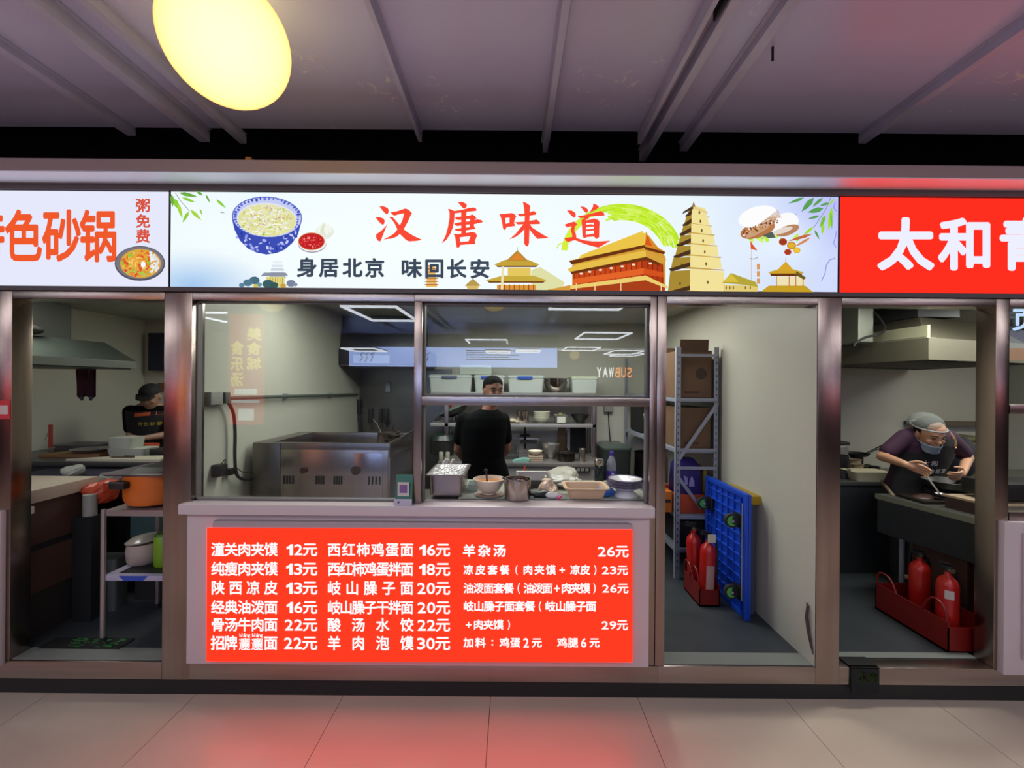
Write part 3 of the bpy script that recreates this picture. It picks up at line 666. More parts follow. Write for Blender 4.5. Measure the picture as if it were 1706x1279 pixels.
# ---- left sign
t = sign_box('lit_sign', 'pale backlit sign with orange characters and a casserole at the left edge', -4.4, -1.857)
m = MB(); m.box(-4.39, -1.862, -.0005, .002, 2.210, 2.722); m.build('face_panel', emis('sign_lilac', '#e6e9fc'), t)
m = MB()
for ch, a, b_ in zip('特色砂锅', (-50, 12, 75, 137), (6, 68, 133, 193)): m = MB(); put_char(m, ch, a, 353, b_, 437, plane_y(2.3, .003), .028); m.build('character', emis('sign_orange', '#f0592c'), t)
m = MB()
for ch, y in zip('粥免费', (332, 358, 383)): m = MB(); put_char(m, ch, 228, y, 250, y + 22, plane_y(2.3, .003), .03); m.build('small_character', emis('sign_brick', '#d9543e'), t)
m = MB(); LIFT[0] = .003
lay(m, disc(234, 439, 42, 29), '#55525c'); lay(m, disc(234, 438, 40, 27), '#7a7680'); lay(m, disc(235, 439, 34, 24), '#e0a840')
for i in range(170):
    a = rnd.uniform(0, 6.28); r_ = math.sqrt(rnd.random()) * .95; x, y = 235 + 33 * r_ * math.cos(a), 439 + 23 * r_ * math.sin(a)
    c = rnd.choice(['#f0f0ea', '#e2e6ee', '#dfe3e6']) if x > 250 else rnd.choice(['#e07a2c', '#f0a23c', '#d9582a', '#f6c66a', '#9ac43c']) if y < 448 else rnd.choice(['#8cc04a', '#d94a3a', '#e88a3c', '#a8cc50'])
    lay(m, disc(x, y, rnd.uniform(1.5, 4.5), rnd.uniform(1, 2.6), rnd.uniform(0, 3), 8), c)
lay(m, disc(240, 441, 4, 5), '#fafafa')
m.build('casserole_print', SA, t)
# ---- right sign
t = sign_box('lit_sign', 'red backlit sign with bold white characters at the right edge', 1.760, 4.4)
m = MB(); m.box(1.766, 4.39, -.0005, .002, 2.210, 2.722); m.build('face_panel', emis('sign_scarlet', (1.7, .028, .014, 1)), t)
m = MB()
for ch, a, b_ in zip('太和青', (1465, 1567, 1667), (1551, 1650, 1752)): m = MB(); put_char(m, ch, a, 366, b_, 451, plane_y(2.3, .003), .036); m.build('character', emis('sign_white', '#eef0ff'), t)

# ---- menu board
t = thing('menu_board', 'red backlit menu board with white dish names and prices on the counter front', 'sign', (-.47, -.03, .22))
m = MB(); m.box(-1.585, .645, -.046, -.0125, .250, .965, bev=.02); m.build('housing', mat('menu_housing', '#a39497', .5), t, True)
m = MB()
fill(m, [(345, 879), (1054, 882), (1054, 1103), (344, 1101.5)], plane_y(2.25, .0))
n_ = len(m.v)
m.build('face_panel', emis('menu_red', (3.2, .046, .016, 1), 1.0), t)
PM = plane_y(2.25, .003)
rows = [(904, 926), (936, 958.5), (967.5, 990), (1000, 1022), (1029, 1051), (1059, 1082)]
c1 = ['潼关肉夹馍', '纯瘦肉夹馍', '陕西凉皮', '经典油泼面', '骨汤牛肉面', None]; p1 = ['12元', '13元', '13元', '16元', '22元', '22元']
c2 = ['西红柿鸡蛋面', '西红柿鸡蛋拌面', '岐山臊子面', '岐山臊子干拌面', '酸汤水饺', '羊肉泡馍']; p2_ = ['16元', '18元', '20元', '20元', '22元', '30元']
WH = emis('menu_white', '#ffffff'); MBOLD = .027
def price(s, x1, y0, y1, wch=15.5):
    m = MB(); h = y1 - y0; put_char(m, s[-1], x1 - h, y0, x1, y1, PM, MBOLD)
    x = x1 - h - 1.5
    for ch in s[-2::-1]: 
        wd = wch * (.70 if ch == '1' else .9); put_char(m, ch, x - wd, y0 + 2, x, y1 - 1.5, PM, .03, True); x -= wd + 1.8
    m.build('price', WH, t)
for i, (y0, y1) in enumerate(rows):
    h = y1 - y0
    m = MB()
    if c1[i]: put_row(m, c1[i], 353.5, 462, y0, y1, PM, 20.2, MBOLD)
    else:
        put_char(m, '招', 353, y0, 374, y1, PM, MBOLD); put_char(m, '牌', 375, y0, 395, y1, PM, MBOLD); put_char(m, '面', 441, y0, 462, y1, PM, MBOLD)
        for x in (400, 421):
            put_char(m, '\U00030EDE', x, y0 + 4, x + 16.5, y1, PM, .012)
            for q, ch in enumerate('biáng'): put_char(m, ch, x - .5 + q * 3.7 - (1 if q > 1 else 0), y0 - 4.5 if ch in 'bá' else (y0 - 4.5 if ch == 'i' else y0 - 3), x + 2.7 + q * 3.7 - (1.6 if ch == 'i' else 0), y0 + (2.6 if ch == 'g' else 1.2), PM, .05, True)
    m.build('dish_name', WH, t)
    price(p1[i], 528, y0, y1)
    yy = (y0 + .5, y1 + .5)
    m = MB(); put_row(m, c2[i], 547, 688, yy[0], yy[1], PM, 20.0 if len(c2[i]) < 7 else 19.4, MBOLD); m.build('dish_name', WH, t); price(p2_[i], 749, *yy)
m = MB(); put_row(m, '羊杂汤', 772, 842, 907, 927, PM, 19.5, .036); m.build('dish_name', WH, t); price('26元', 1046, 908, 928, 15)
m = MB(); put_row(m, '凉皮套餐（', 773, 868, 941, 957, PM, 15, .032); put_row(m, '肉夹馍+', 872, 944, 941, 957, PM, 15, .032); put_row(m, '凉皮）', 950.5, 999, 941, 957, PM, 15, .032); m.build('dish_name', WH, t); price('23元', 1045, 941, 957.5, 12.5)
m = MB(); put_row(m, '油泼面套餐（', 773, 872, 971, 988, PM, 15.5, .032); put_row(m, '油泼面+肉夹馍）', 873, 998, 971, 988, PM, 15.5, .032); m.build('dish_name', WH, t); price('26元', 1046, 971, 988, 12.5)
m = MB(); put_row(m, '岐山臊子面套餐（岐山臊子面', 773, 992.5, 1001, 1018, PM, 15.8, .032); m.build('dish_name', WH, t)
m = MB(); put_row(m, '+肉夹馍', 773, 838, 1032, 1048, PM, 15.5, .032); put_row(m, '）', 840, 852, 1032, 1048, PM, 15.5, .032); m.build('dish_name', WH, t); price('29元', 1045, 1032, 1049, 12.5)
m = MB(); put_row(m, '加料：', 773, 828, 1062, 1078, PM, 15.5, .032); put_row(m, '鸡蛋2元', 833, 902, 1062, 1078, PM, 15.5, .032); put_row(m, '鸡腿6元', 929, 998, 1062, 1078, PM, 15.5, .032); m.build('dish_name', WH, t)


# ---- red sticker on the left post
t = thing('red_sticker', 'small red sticker with a blank pale square on the steel post at the left edge', 'sticker', (-2.77, -.001, 1.5))
m = MB(); fill(m, [(-6, 667), (17.5, 667), (17.5, 698), (-6, 698)], plane_y(2.3, .002)); m.build('backing', mat('sticker_red', '#c8323a', .5), t)
m = MB(); fill(m, [(1, 675), (14, 675), (14, 690), (1, 690)], plane_y(2.3, .003)); m.build('blank_square', mat('sticker_pale', '#c9b5b0', .5), t)

# ================================================================== HALL BEHIND THE CAMERA
# warm globe lamps on ceiling mounts
globe_m = emis('lamp_glow', (1.0, 0.78, 0.36, 1), 1.0)
nt = globe_m.node_tree; e = nt.nodes['Emission']; lw = nt.nodes.new('ShaderNodeLayerWeight'); lw.inputs[0].default_value = .32
rp = nt.nodes.new('ShaderNodeValToRGB'); rp.color_ramp.elements[0].color = (2.3, 1.9, .72, 1); rp.color_ramp.elements[1].color = (1.5, .60, .14, 1); rp.color_ramp.elements[1].position = .95
nt.links.new(lw.outputs['Facing'], rp.inputs['Fac']); nt.links.new(rp.outputs[0], e.inputs[0]); e.inputs[1].default_value = 1.0
t = thing('globe_lamp', 'large glowing warm globe lamp under the grey ceiling', 'lamp', (-1.005, -.81, CZ))
m = MB(); m.ell((-1.005, -.81, 2.885), (.2, .2, .2), 40, 24); m.build('globe', globe_m, t, True)
m = MB(); m.lathe([(.03, 0), (.035, .01), (.035, .045)], (-1.005, -.81, 3.052)); m.build('mount', steel_grey, t, True)
g0 = t
for (x, y, lb) in [(2.48, -14.6, 'warm globe lamp mirrored in the hatch glass, nearer of two'), (6.05, -21.8, 'warm globe lamp mirrored in the hatch glass by the shop lettering'), (-.25, -3.4, None), (-3.4, -3.6, None)]:
    c = copy_tree(g0); c.location = (x, y, CZ)
    c['label'] = lb or ('warm globe lamp whose glow tints the steel header over the ' + ('mullion' if x > -1 else 'left door'))
for o in C.objects:
    if o.name.startswith('globe_lamp'): o['group'] = 'globe lamps along the hall'
# LED frames
frm = emis('led_white', '#eef2ff', FRAME_E)
def led(x, y, sx, sy, z, lb):
    t = thing('frame_light', lb, 'ceiling light', (x, y, z), 'square LED frame lights of the hall')
    m = MB(); q = .035
    for a in ((x - sx / 2, x + sx / 2, y - sy / 2, y - sy / 2 + q * 1.6), (x - sx / 2, x + sx / 2, y + sy / 2 - q * 1.6, y + sy / 2), (x - sx / 2, x - sx / 2 + q, y - sy / 2, y + sy / 2), (x + sx / 2 - q, x + sx / 2, y - sy / 2, y + sy / 2)): m.box(a[0], a[1], a[2], a[3], z - .03, z)
    m.build('diffuser', frm, t)
    m = MB(); m.box(x - sx / 2, x + sx / 2, y - sy / 2, y + sy / 2, z, z + .02); m.build('backing_plate', mat('fitting_grey', '#3a3c42', .6), t)
    m = MB()
    for i in (-1, 1): m.cyl((x + i * sx / 3, y, z + .02), (x + i * sx / 3, y, CZ), .004, n=5)
    m.build('hanger', steel_grey, t)
for k, (px, py, dv, sx, sy) in enumerate([(635, 520, 6.6, .8, 1.4), (605, 583, 13.5, 1.2, 1.8), (812, 568, 11.6, 1.1, 1.3), (1004, 558, 10.2, 1.1, 1.4), (968, 580, 14.0, 1.1, 1.3), (1040, 586, 15.5, 1.1, 1.8), (1045, 590, 17.5, 1.1, 1.6), (880, 583, 14.5, .9, 1.2), (830, 585, 15.5, .9, 1.2)]):
    p = W(px, py, dv); z = min(p.z, 2.98); y = -(dv - 2.3)
    if k in (1, 7, 8): y = -(9.4 - 2.3) ; z = 1.7 + (639.5 - py) / 710 * 9.4; p = W(px, py, 9.4); sx *= .6; sy *= .5
    led(p.x, y, sx, sy, z, ['square LED frame mirrored high in the window beside the mullion', 'small LED frame mirrored on the extractor hood', 'thin LED frame mirrored left in the hatch glass', 'wide LED frame mirrored top right in the hatch glass',
        'LED frame mirrored above the nearer globe lamp', 'LED frame mirrored right of the nearer globe lamp', 'farthest LED frame mirrored above the farther globe lamp', 'dark backed LED frame mirrored across the right of the pale sign', 'dark backed LED frame mirrored across the middle of the pale sign'][k])
for x, y in [(-5.5, -6), (4.5, -4.5), (7.5, -8), (-8.5, -4), (1.2, -4.2)]: led(x, y, 1.2, 1.2, 2.98, {-5.5: 'LED frame over the hall left of the column sign', 4.5: 'LED frame over the hall near the narrow side sign', 7.5: 'LED frame over the hall beyond the right side sign', -8.5: 'LED frame over the hall by the left end wall', 1.2: 'LED frame over the hall straight behind the viewer'}[x])
# opposite lit sign strip, wide and pale with red neighbours
t = thing('opposite_sign', 'long pale lit sign across the hall mirrored in the hatch glass', 'sign', (-1.6, -9.7, 2.17))
m = MB(); m.box(-4.6, 1.27, -9.7, -9.62, 2.17, 2.72); m.build('face_panel', emis('opp_pale', '#a8bfff', OPP_E), t)
m = MB()
for i in range(5):
    z = 2.62 - i * .06; m.box(-1.3, .2 - (i % 2) * .3, -9.619, -9.615, z, z + .025)
for i, x in enumerate((-4.3, -4.15, -4.0, -2.6, -2.45)): m.tube([(x, -9.61, 2.3), (x + .08, -9.61, 2.42), (x + .02, -9.61, 2.5), (x + .11, -9.61, 2.56)], .012)
m.build('lettering', mat('sign_ink', '#2b3044', .6), t)
t = thing('opposite_sign', 'red lit sign across the hall whose glow tints the steel posts', 'sign', (-8, -9.7, 2.0))
m = MB(); m.box(-12, -9.3, -9.7, -9.62, 2.1, 2.72); m.build('face_panel', emis('opp_red', '#ff3020', OPP_E * .3), t)
t = thing('opposite_counter', 'row of dim shop counters across the hall', 'counter', (-5, -9.5, 0))
m = MB(); m.box(-11, 1.2, -9.6, -9.0, .0, 1.0, bev=.01); m.build('front_panel', mat('opp_counter', '#8a7f78', .6), t)
for k, (x0, x1) in enumerate([(5.3, 9.8), (-9.6, -6.1), (2.62, 3.1)]):
    t = thing('side_sign', ['lit sign whose pale and red bands show in the right steel post', 'lit sign to the left of the viewer whose bands show in the left steel post', 'narrow lit sign whose bands show in the steel post beside the hatch'][k], 'sign', ((x0 + x1) / 2, -5.75, 2.2))
    m = MB(); m.box(x0, x1, -5.8, -5.72, 2.46, 2.80); m.build('white_band', emis('side_white', '#d6dcff', 1.7), t)
    m = MB(); m.box(x0, x1, -5.8, -5.72, 2.24, 2.46); m.build('red_band', emis('side_red', '#ff4030', 1.5), t)
    m = MB(); m.box((x0 + x1) / 2 - .1, (x0 + x1) / 2 + .1, -5.95, -5.8, 0, CZ); m.build('post', steel_grey, t)
# column with red vertical sign mirrored in the left window
COLX = -3.80
m = MB(); m.box(COLX - .3, COLX + .3, -4.2, -3.72, 0, CZ); struct('trim_30', m, mat('column_grey', '#77736e', .6))
t = thing('column_sign', 'tall red sign with yellow characters mirrored in the left window', 'sign', (COLX, -3.7, 1.1))
m = MB(); m.box(COLX - .24, COLX + .24, -3.72, -3.68, 1.09, 2.67); m.build('face_panel', emis('column_red', '#f0301c', 1.9), t)
def pcol(x, y, k=0): return (x, -3.677, y)
m = MB()
for i, ch in enumerate('美食城'): put_char(m, ch, COLX + .02 + .19, 2.47 - i * .21, COLX + .02, 2.29 - i * .21, pcol, .04)
for i, ch in enumerate('食乐汤'): put_char(m, ch, COLX - .04, 2.28 - i * .225, COLX - .21, 2.08 - i * .225, pcol, .04)
m.build('yellow_lettering', emis('column_yellow', '#f6d22c', 4.0), t)
m = MB(); m.box(COLX - .16, COLX + .16, -3.678, -3.674, 1.52, 1.60); m.box(COLX - .20, COLX + .20, -3.678, -3.674, 1.40, 1.44); m.box(COLX - .10, COLX + .12, -3.678, -3.674, 1.15, 1.32)
m.build('white_caption', emis('column_white', '#ffffff', 3.0), t)
# far shop sign mirrored at the right of the hatch glass
t = thing('far_shop_sign', 'shop lettering in white and amber mirrored right of the bins', 'sign', (4.3, -15.9, 2.0))
m = MB(); m.box(2.9, 5.4, -16.0, -15.9, 1.6, 2.75); m.build('backing', hallw, t)
def pfar(x, y, k=0): return (x, -15.89, y)
m = MB(); m2 = MB(); xs = 5.15
for i, ch in enumerate('SUBWAY'): put_char(m2 if i < 3 else m, ch, xs - i * .26, 2.45, xs - i * .26 - .22, 2.02, pfar, .03, True)
m.build('white_lettering', emis('far_white', '#ffffff', 10), t); m2.build('amber_lettering', emis('far_amber', '#ff9a30', 9), t)
# blue-white neon character in the right neighbour window
t = thing('neon_character', 'glowing pale blue neon character hung in the window at the right edge', 'sign', (2.80, .02, 2.05))
m = MB(); put_char(m, '页', 1688, 514, 1730, 551, plane_y(2.31, .0), .03); m.build('lettering', emis('neon_blue', '#bfdcff', 1.0), t)
m = MB(); m.box(2.69, 4.4, .0, .09, 1.56, 1.61, bev=.003); struct('trim_22', m, steel_h, True)
m = MB(); pane(m, 2.69, 4.4, 1.612, 2.139); struct('window_3', m, gl)

# ================================================================== KITCHEN FURNITURE
def base_thing(name, label, cat, px, py, d, group=None):
    p = W(px, py, d); return thing(name, label, cat, (p.x, p.y, p.z), group), p
def pot_mb(c, r, h, t=.004, lip=.006, n=28, taper=1.0):
    m = MB(); rb = r * taper
    m.lathe([(rb * .96, 0), (rb, .006), (r, h), (r + lip, h + .001), (r + lip, h + .004), (r - t, h + .003), (rb - t, .010), (0.0001, .009)], c, n); return m
def bowl_mb(c, r, h, foot=.45, n=30, curve=.5, t=.004):
    prof = [(r * foot, 0), (r * foot, .008)]
    for i in range(1, 9):
        k = i / 8; prof.append((r * (foot + (1 - foot) * k ** curve), .008 + (h - .008) * k))
    prof.append((r - t, h + .001))
    for i in range(7, 0, -1):
        k = i / 8; prof.append((max(.001, r * (foot + (1 - foot) * k ** curve) - t), .011 + (h - .008) * k))
    prof.append((.0001, .012)); m = MB(); m.lathe(prof, c, n); return m
def crumple(name, label, cat, c, r, mt, seed=0, group=None, peaks=.35, n=18, k=12):
    rr = random.Random(seed); m = MB(); v = []; f = []
    dirs = [(Vector((rr.uniform(-1, 1), rr.uniform(-1, 1), rr.uniform(-.2, 1))).normalized(), rr.uniform(-peaks, peaks)) for _ in range(16)]
    for j in range(k + 1):
        th = PI * j / k
        for i in range(n):
            a = 2 * PI * i / n; d = Vector((math.sin(th) * math.cos(a), math.sin(th) * math.sin(a), -math.cos(th)))
            q = 1 + sum(h * max(0, d.dot(e)) ** 7 for e, h in dirs) + rr.uniform(-.05, .05)
            z = max(d.z * q, -.72) + .72
            v.append((c[0] + d.x * q * r[0], c[1] + d.y * q * r[1], c[2] + z * r[2]))
    for j in range(k):
        for i in range(n): f.append((j * n + i, j * n + (i + 1) % n, (j + 1) * n + (i + 1) % n, (j + 1) * n + i))
    m.add(v, f); o = m.build(name, mt, None); return tag(o, label, cat, group)

# --- serving worktop behind the hatch
WT = 1.052
t = thing('worktop', 'pale green cutting-board worktop behind the open hatch', 'worktop', (.15, .35, KZ))
m = MB(); m.box(-.483, .82, .105, .60, 1.0, 1.042, bev=.004); m.build('steel_top', steel_k, t, True)
m = MB(); m.box(-.30, .80, .125, .59, 1.0425, WT, bev=.003); m.build('board', mat('pale_board', '#979d90', .35, noise=.06, nscale=6), t, True)
m = MB()
for x in (-.45, .78):
    for y in (.14, .57): m.cyl((x, y, KZ), (x, y, 1.0), .018, n=10)
m.build('legs', steel_k, t)
m = MB(); m.box(-.45, .78, .14, .57, .40, .42); m.build('lower_shelf', steel_dk, t)

# gastro pan with film
GX0, GX1, GY0, GY1 = -.478, -.268, .12, .455
t = thing('food_pan', 'deep steel food pan covered in crinkled film, left end of the hatch', 'pan', (-.373, .29, WT))
m = MB()
def ring(x0, x1, y0, y1, z, r=.025):
    o = []
    for cx_, cy_, a0 in ((x1 - r, y1 - r, 0), (x0 + r, y1 - r, PI / 2), (x0 + r, y0 + r, PI), (x1 - r, y0 + r, 1.5 * PI)):
        for i in range(5): a = a0 + i * PI / 8; o.append((cx_ + r * math.cos(a), cy_ + r * math.sin(a), z))
    return o
m.loft([ring(GX0 + .02, GX1 - .02, GY0 + .02, GY1 - .02, WT), ring(GX0 + .012, GX1 - .012, GY0 + .012, GY1 - .012, WT + .01), ring(GX0 + .008, GX1 - .008, GY0 + .008, GY1 - .008, WT + .12), ring(GX0 - .008, GX1 + .008, GY0 - .008, GY1 + .008, WT + .122), ring(GX0 - .008, GX1 + .008, GY0 - .008, GY1 + .008, WT + .128), ring(GX0 + .011, GX1 - .011, GY0 + .011, GY1 - .011, WT + .126), ring(GX0 + .02, GX1 - .02, GY0 + .02, GY1 - .02, WT + .01)], cap=True)
m.build('pan', mat('pan_steel', '#a39794', .3, 1.0), t, True)
m = MB(); v = []; f = []; N1, N2 = 26, 34
for j in range(N2 + 1):
    for i in range(N1 + 1):
        a, b_ = i / N1, j / N2; e = min(a, 1 - a, b_, 1 - b_)
        v.append((GX0 + .004 + a * (GX1 - GX0 - .008) + rnd.uniform(-.002, .002), GY0 + .004 + b_ * (GY1 - GY0 - .008), WT + .1285 - min(.016, e * .12) + rnd.uniform(0, .005) * min(1, e * 12)))
for j in range(N2):
    for i in range(N1): f.append((j * (N1 + 1) + i, j * (N1 + 1) + i + 1, (j + 1) * (N1 + 1) + i + 1, (j + 1) * (N1 + 1) + i))
m.add(v, f); m.build('film', mat('foil_film', '#9d9a9c', .35, .6), t)
# knives in a holder at the post
t = thing('knife_block', 'steel knife holder with handles sticking up beside the mullion', 'holder', (-.455, .62, WT))
m = MB(); m.box(-.53, -.43, .62, .68, 1.0, 1.10, bev=.004); m.build('holder', steel_dk, t, True)
for x, a in ((-.50, .05), (-.475, .035), (-.45, .05)):
    m = MB(); m.tube([(x, .65, 1.09), (x + a, .66, 1.175)], [.008, .011], n=8); m.build('knife_handle', [white_p, black, white_p][int(x * -100) % 3], t)
# sauce bowl with ladle
p = W(815, 828, 2.49); c = (p.x, p.y, WT + .008)
t = thing('saucer', 'brown stained saucer under the cream sauce bowl', 'saucer', (c[0], c[1], WT)); m = MB()
m.lathe([(.04, 0), (.085, .004), (.088, .007), (.04, .004), (.0001, .004)], (c[0], c[1], WT)); m.build('dish', mat('stained_dish', '#a08a7c', .4), t, True)
t = thing('sauce_bowl', 'cream footed bowl of orange sauce with a black spoon', 'bowl', c)
bowl_mb(c, .094, .088, .42, curve=.62).build('bowl', mat('cream_bowl', '#d8c8b4', .25), t, True)
m = MB(); m.lathe([(.083, 0), (.0001, .004)], (c[0], c[1], c[2] + .070)); m.build('sauce', mat('orange_sauce', '#b9743a', .25), t, True)
m = MB(); m.tube([(c[0] - .01, c[1] - .02, c[2] + .05), (c[0] - .018, c[1] - .005, c[2] + .13)], .0055, n=8); m.ell((c[0] - .02, c[1] - .003, c[2] + .135), (.013, .006, .008)); m.build('spoon_handle', black, t, True)
# steel pot
p = W(862, 838, 2.42); c = (p.x, p.y, WT)
t = thing('steel_pot', 'round polished steel pot of dark sauce in the middle of the hatch', 'pot', c)
pot_mb(c, .076, .108, taper=.98).build('pot', steel_s, t, True)
m = MB(); m.lathe([(.071, 0), (.0001, .002)], (c[0], c[1], c[2] + .088)); m.build('sauce', mat('dark_sauce', '#2a1512', .3), t, True)
m = MB(); m.tube([(c[0] - .03, c[1], c[2] + .09), (c[0] - .085, c[1] - .005, c[2] + .118)], .006, n=8); m.build('spoon_handle', black, t, True)
m = MB()
for i in range(9): m.ell((c[0] + rnd.uniform(-.05, .05), c[1] + rnd.uniform(-.05, .05), c[2] + .09), (.012, .012, .008), 8, 5)
m.build('chilli_flakes', mat('chilli', '#4a1c18', .4), t, True)['kind'] = 'stuff'
# steel tray behind the pot + red capped bottle
p = W(884, 800, 2.62); c = (p.x + .02, p.y + .05, WT)
t = thing('steel_tray', 'shallow flared steel tray behind the round steel pot', 'tray', c)
m = MB()
def rbox(x0, x1, y0, y1, z): return [(x0, y0, z), (x1, y0, z), (x1, y1, z), (x0, y1, z)]
m.loft([rbox(c[0] - .07, c[0] + .055, c[1] - .1, c[1] + .1, WT), rbox(c[0] - .10, c[0] + .10, c[1] - .13, c[1] + .13, WT + .075), rbox(c[0] - .107, c[0] + .107, c[1] - .137, c[1] + .137, WT + .077), rbox(c[0] - .096, c[0] + .096, c[1] - .126, c[1] + .126, WT + .074), rbox(c[0] - .066, c[0] + .05, c[1] - .095, c[1] + .095, WT + .006)]); m.build('tray', steel_k, t)
p = W(874, 790, 2.93)
t = thing('squeeze_bottle', 'red nozzle of a squeeze bottle behind the steel tray', 'bottle', (p.x, .63, WT))
m = MB(); m.lathe([(.024, 0), (.026, .01), (.026, .03), (.012, .05), (.004, .085)], (p.x, .645, 1.05)); m.build('nozzle', mat('nozzle_red', '#b03a2a', .4), t, True)
# white dish box by the pan
t = thing('clear_tub', 'small clear plastic tub between the food pan and the sauce bowl', 'tub', (-.225, .30, WT))
m = MB(); m.loft([rbox(-.255, -.205, .26, .34, WT), rbox(-.262, -.198, .25, .35, WT + .045), rbox(-.257, -.203, .255, .345, WT + .044), rbox(-.25, -.21, .265, .335, WT + .004)]); m.build('tub', mat('clear_plastic', '#b9c4bd', .15, alpha=.55), t)
# bags
bag_white = mat('white_bag_film', '#a8a698', .35, alpha=.92); bag_pink = mat('pinkish_bag_film', '#c7a994', .35)
crumple('plastic_bag', 'crumpled whitish plastic bag behind the beige tray', 'bag', (.34, .44, WT), (.13, .11, .045), bag_white, 3, peaks=.5)
crumple('plastic_bag', 'pinkish see-through bag of bread left of the beige tray', 'bag', (.225, .24, WT), (.055, .07, .042), bag_pink, 5, peaks=.4)
crumple('plastic_bag', 'black crumpled plastic bag on the board right of the steel pot', 'bag', (.175, .145, WT), (.055, .032, .026), mat('black_bag', '#101411', .45), 8, peaks=.4)
crumple('plastic_bag', 'blue plastic bag under the plate stack at the right end of the hatch', 'bag', (.555, .20, WT), (.05, .055, .032), mat('blue_bag', '#2a62b5', .4), 9, peaks=.35)
crumple('garlic_bulb', 'small pale bulb beside the black bag on the board', 'garlic', (.115, .19, WT), (.018, .018, .018), cream, 2, peaks=.1)
t = thing('snack_packet', 'white and pink packet leaning by the black bag', 'packet', (.24, .12, WT))
m = MB(); m.ell((.235, .115, WT + .02), (.042, .012, .019), 18, 8); m.build('packet', mat('packet_white', '#cfd0cd', .4), t, True)
m = MB(); m.tube([(.255, .103, WT + .004), (.272, .101, WT + .012), (.29, .103, WT + .022)], [.006, .009, .006], n=8); m.build('pink_band', mat('packet_pink', '#c2437e', .4), t, True)
# beige tray
t = thing('food_tray', 'beige plastic food tray with flared rim on the hatch worktop', 'tray', (.425, .17, WT))
m = MB(); bt = mat('beige_plastic', '#c9ab8a', .4)
m.loft([ring(.335, .525, .115, .25, WT, .02), ring(.315, .545, .10, .27, WT + .055, .025), ring(.300, .560, .088, .282, WT + .058, .03), ring(.300, .560, .088, .282, WT + .064, .03), ring(.321, .539, .107, .263, WT + .062, .022), ring(.341, .519, .122, .243, WT + .006, .018)]); m.build('tray', bt, t, True)
# plates
pl0 = None
for i in range(4):
    z = WT + .032 + i * .0135
    if i == 0:
        t = thing('enamel_plate', 'bottom plate of the blue rimmed stack at the right end of the hatch', 'plate', (.668, .20, z))
        m = MB(); m.lathe([(.045, 0), (.05, .002), (.082, .020), (.096, .026), (.096, .028), (.081, .023), (.05, .006), (.0001, .005)], (.668, .20, z), 32); m.build('plate', mat('enamel_white', '#d2cfd2', .2), t, True)
        m = MB(); m.lathe([(.0925, .0262), (.0985, .0262), (.0985, .0295), (.0925, .0290), (.0925, .0262)], (.668, .20, z), 32, cap=False); m.build('rim', mat('rim_mauve', '#5a4a7c', .3), t, True); pl0 = t
    else:
        c = copy_tree(pl0); c.location = (.668 + rnd.uniform(-.002, .002), .20, z); c['label'] = ['', 'second plate up in the blue rimmed stack', 'third plate up in the blue rimmed stack', 'top plate of the blue rimmed stack holding a glint'][i]
for o in C.objects:
    if o.name.startswith('enamel_plate'): o['group'] = 'stacked enamel plates on the hatch'
t = thing('white_bowl', 'upturned white bowl that carries the blue rimmed plate stack', 'bowl', (.668, .20, WT))
m = MB(); m.lathe([(.072, 0), (.068, .012), (.05, .026), (.044, .032), (.0001, .031)], (.668, .20, WT)); m.build('bowl', mat('enamel_white', '#d2cfd2', .2), t, True)
# jar and purple bottle
p = W(997, 802, 2.85); c = (p.x, .53, WT)
t = thing('glass_jar', 'dark glass tea jar with steel lid at the back of the worktop', 'jar', c)
m = MB(); m.lathe([(.029, 0), (.031, .01), (.031, .10), (.028, .115)], c); m.build('jar', mat('dark_glass', '#232b29', .08, alpha=.9), t, True)
m = MB(); m.lathe([(.030, .115), (.032, .12), (.032, .148), (.026, .155), (.0001, .156)], c); m.build('lid', steel_s, t, True)
p = W(1018, 802, 2.85); c = (p.x, .54, WT)
t = thing('drink_bottle', 'plastic drink bottle with a purple label and cap', 'bottle', c)
m = MB(); m.lathe([(.027, 0), (.031, .008), (.031, .09), (.031, .12), (.024, .15), (.012, .175), (.011, .185)], c); m.build('bottle', mat('clear_bottle', '#9a9aa6', .1, alpha=.7), t, True)
m = MB(); m.lathe([(.0318, .012), (.0322, .014), (.0322, .078), (.0318, .08)], c, cap=False); m.build('label', mat('purple_label', '#4a2c9a', .4), t, True)
m = MB(); m.lathe([(.0135, .178), (.0135, .20), (.012, .204), (.0001, .204)], c); m.build('cap', mat('purple_cap', '#3c2f96', .4), t, True)
m = MB()
for i in range(3): m.box(c[0] - .008, c[0] + .008, c[1] - .0345, c[1] - .0325, c[2] + .022 + i * .017, c[2] + .034 + i * .017)
m.build('label_mark', mat('label_mark', '#c8bde8', .5), t)
# payment stand on the slab
t = thing('payment_card_stand', 'green payment card stand on the counter slab against the mullion', 'stand', (-.576, -.02, 1.05))
def ppay(x, y, k=0): return (x, -.022 - k + (y - 1.05) * .12, y)
m = MB(); x0, x1 = -.623, -.528
m.prism([(-.030, 1.05), (.035, 1.05), (.010, 1.205), (-.004, 1.205)], 'x', x0 + .004, x1 - .002); m.build('easel', mat('pay_green', '#2f6a4f', .35), t)
m = MB(); fill(m, [(x0, 1.05), (x1, 1.05), (x1, 1.083), (x0, 1.083)], lambda a, b_, k=0: (a, -.0325, b_)); m.box(x0, x1, -.032, -.028, 1.05, 1.083); m.build('foot_strip', mat('pay_white', '#b9b4c4', .4), t)
m = MB(); m.box(x0 + .018, x1 - .016, -.0285, -.026, 1.098, 1.172, M=None); m.build('white_card', mat('pay_card', '#c3bdb4', .4), t)
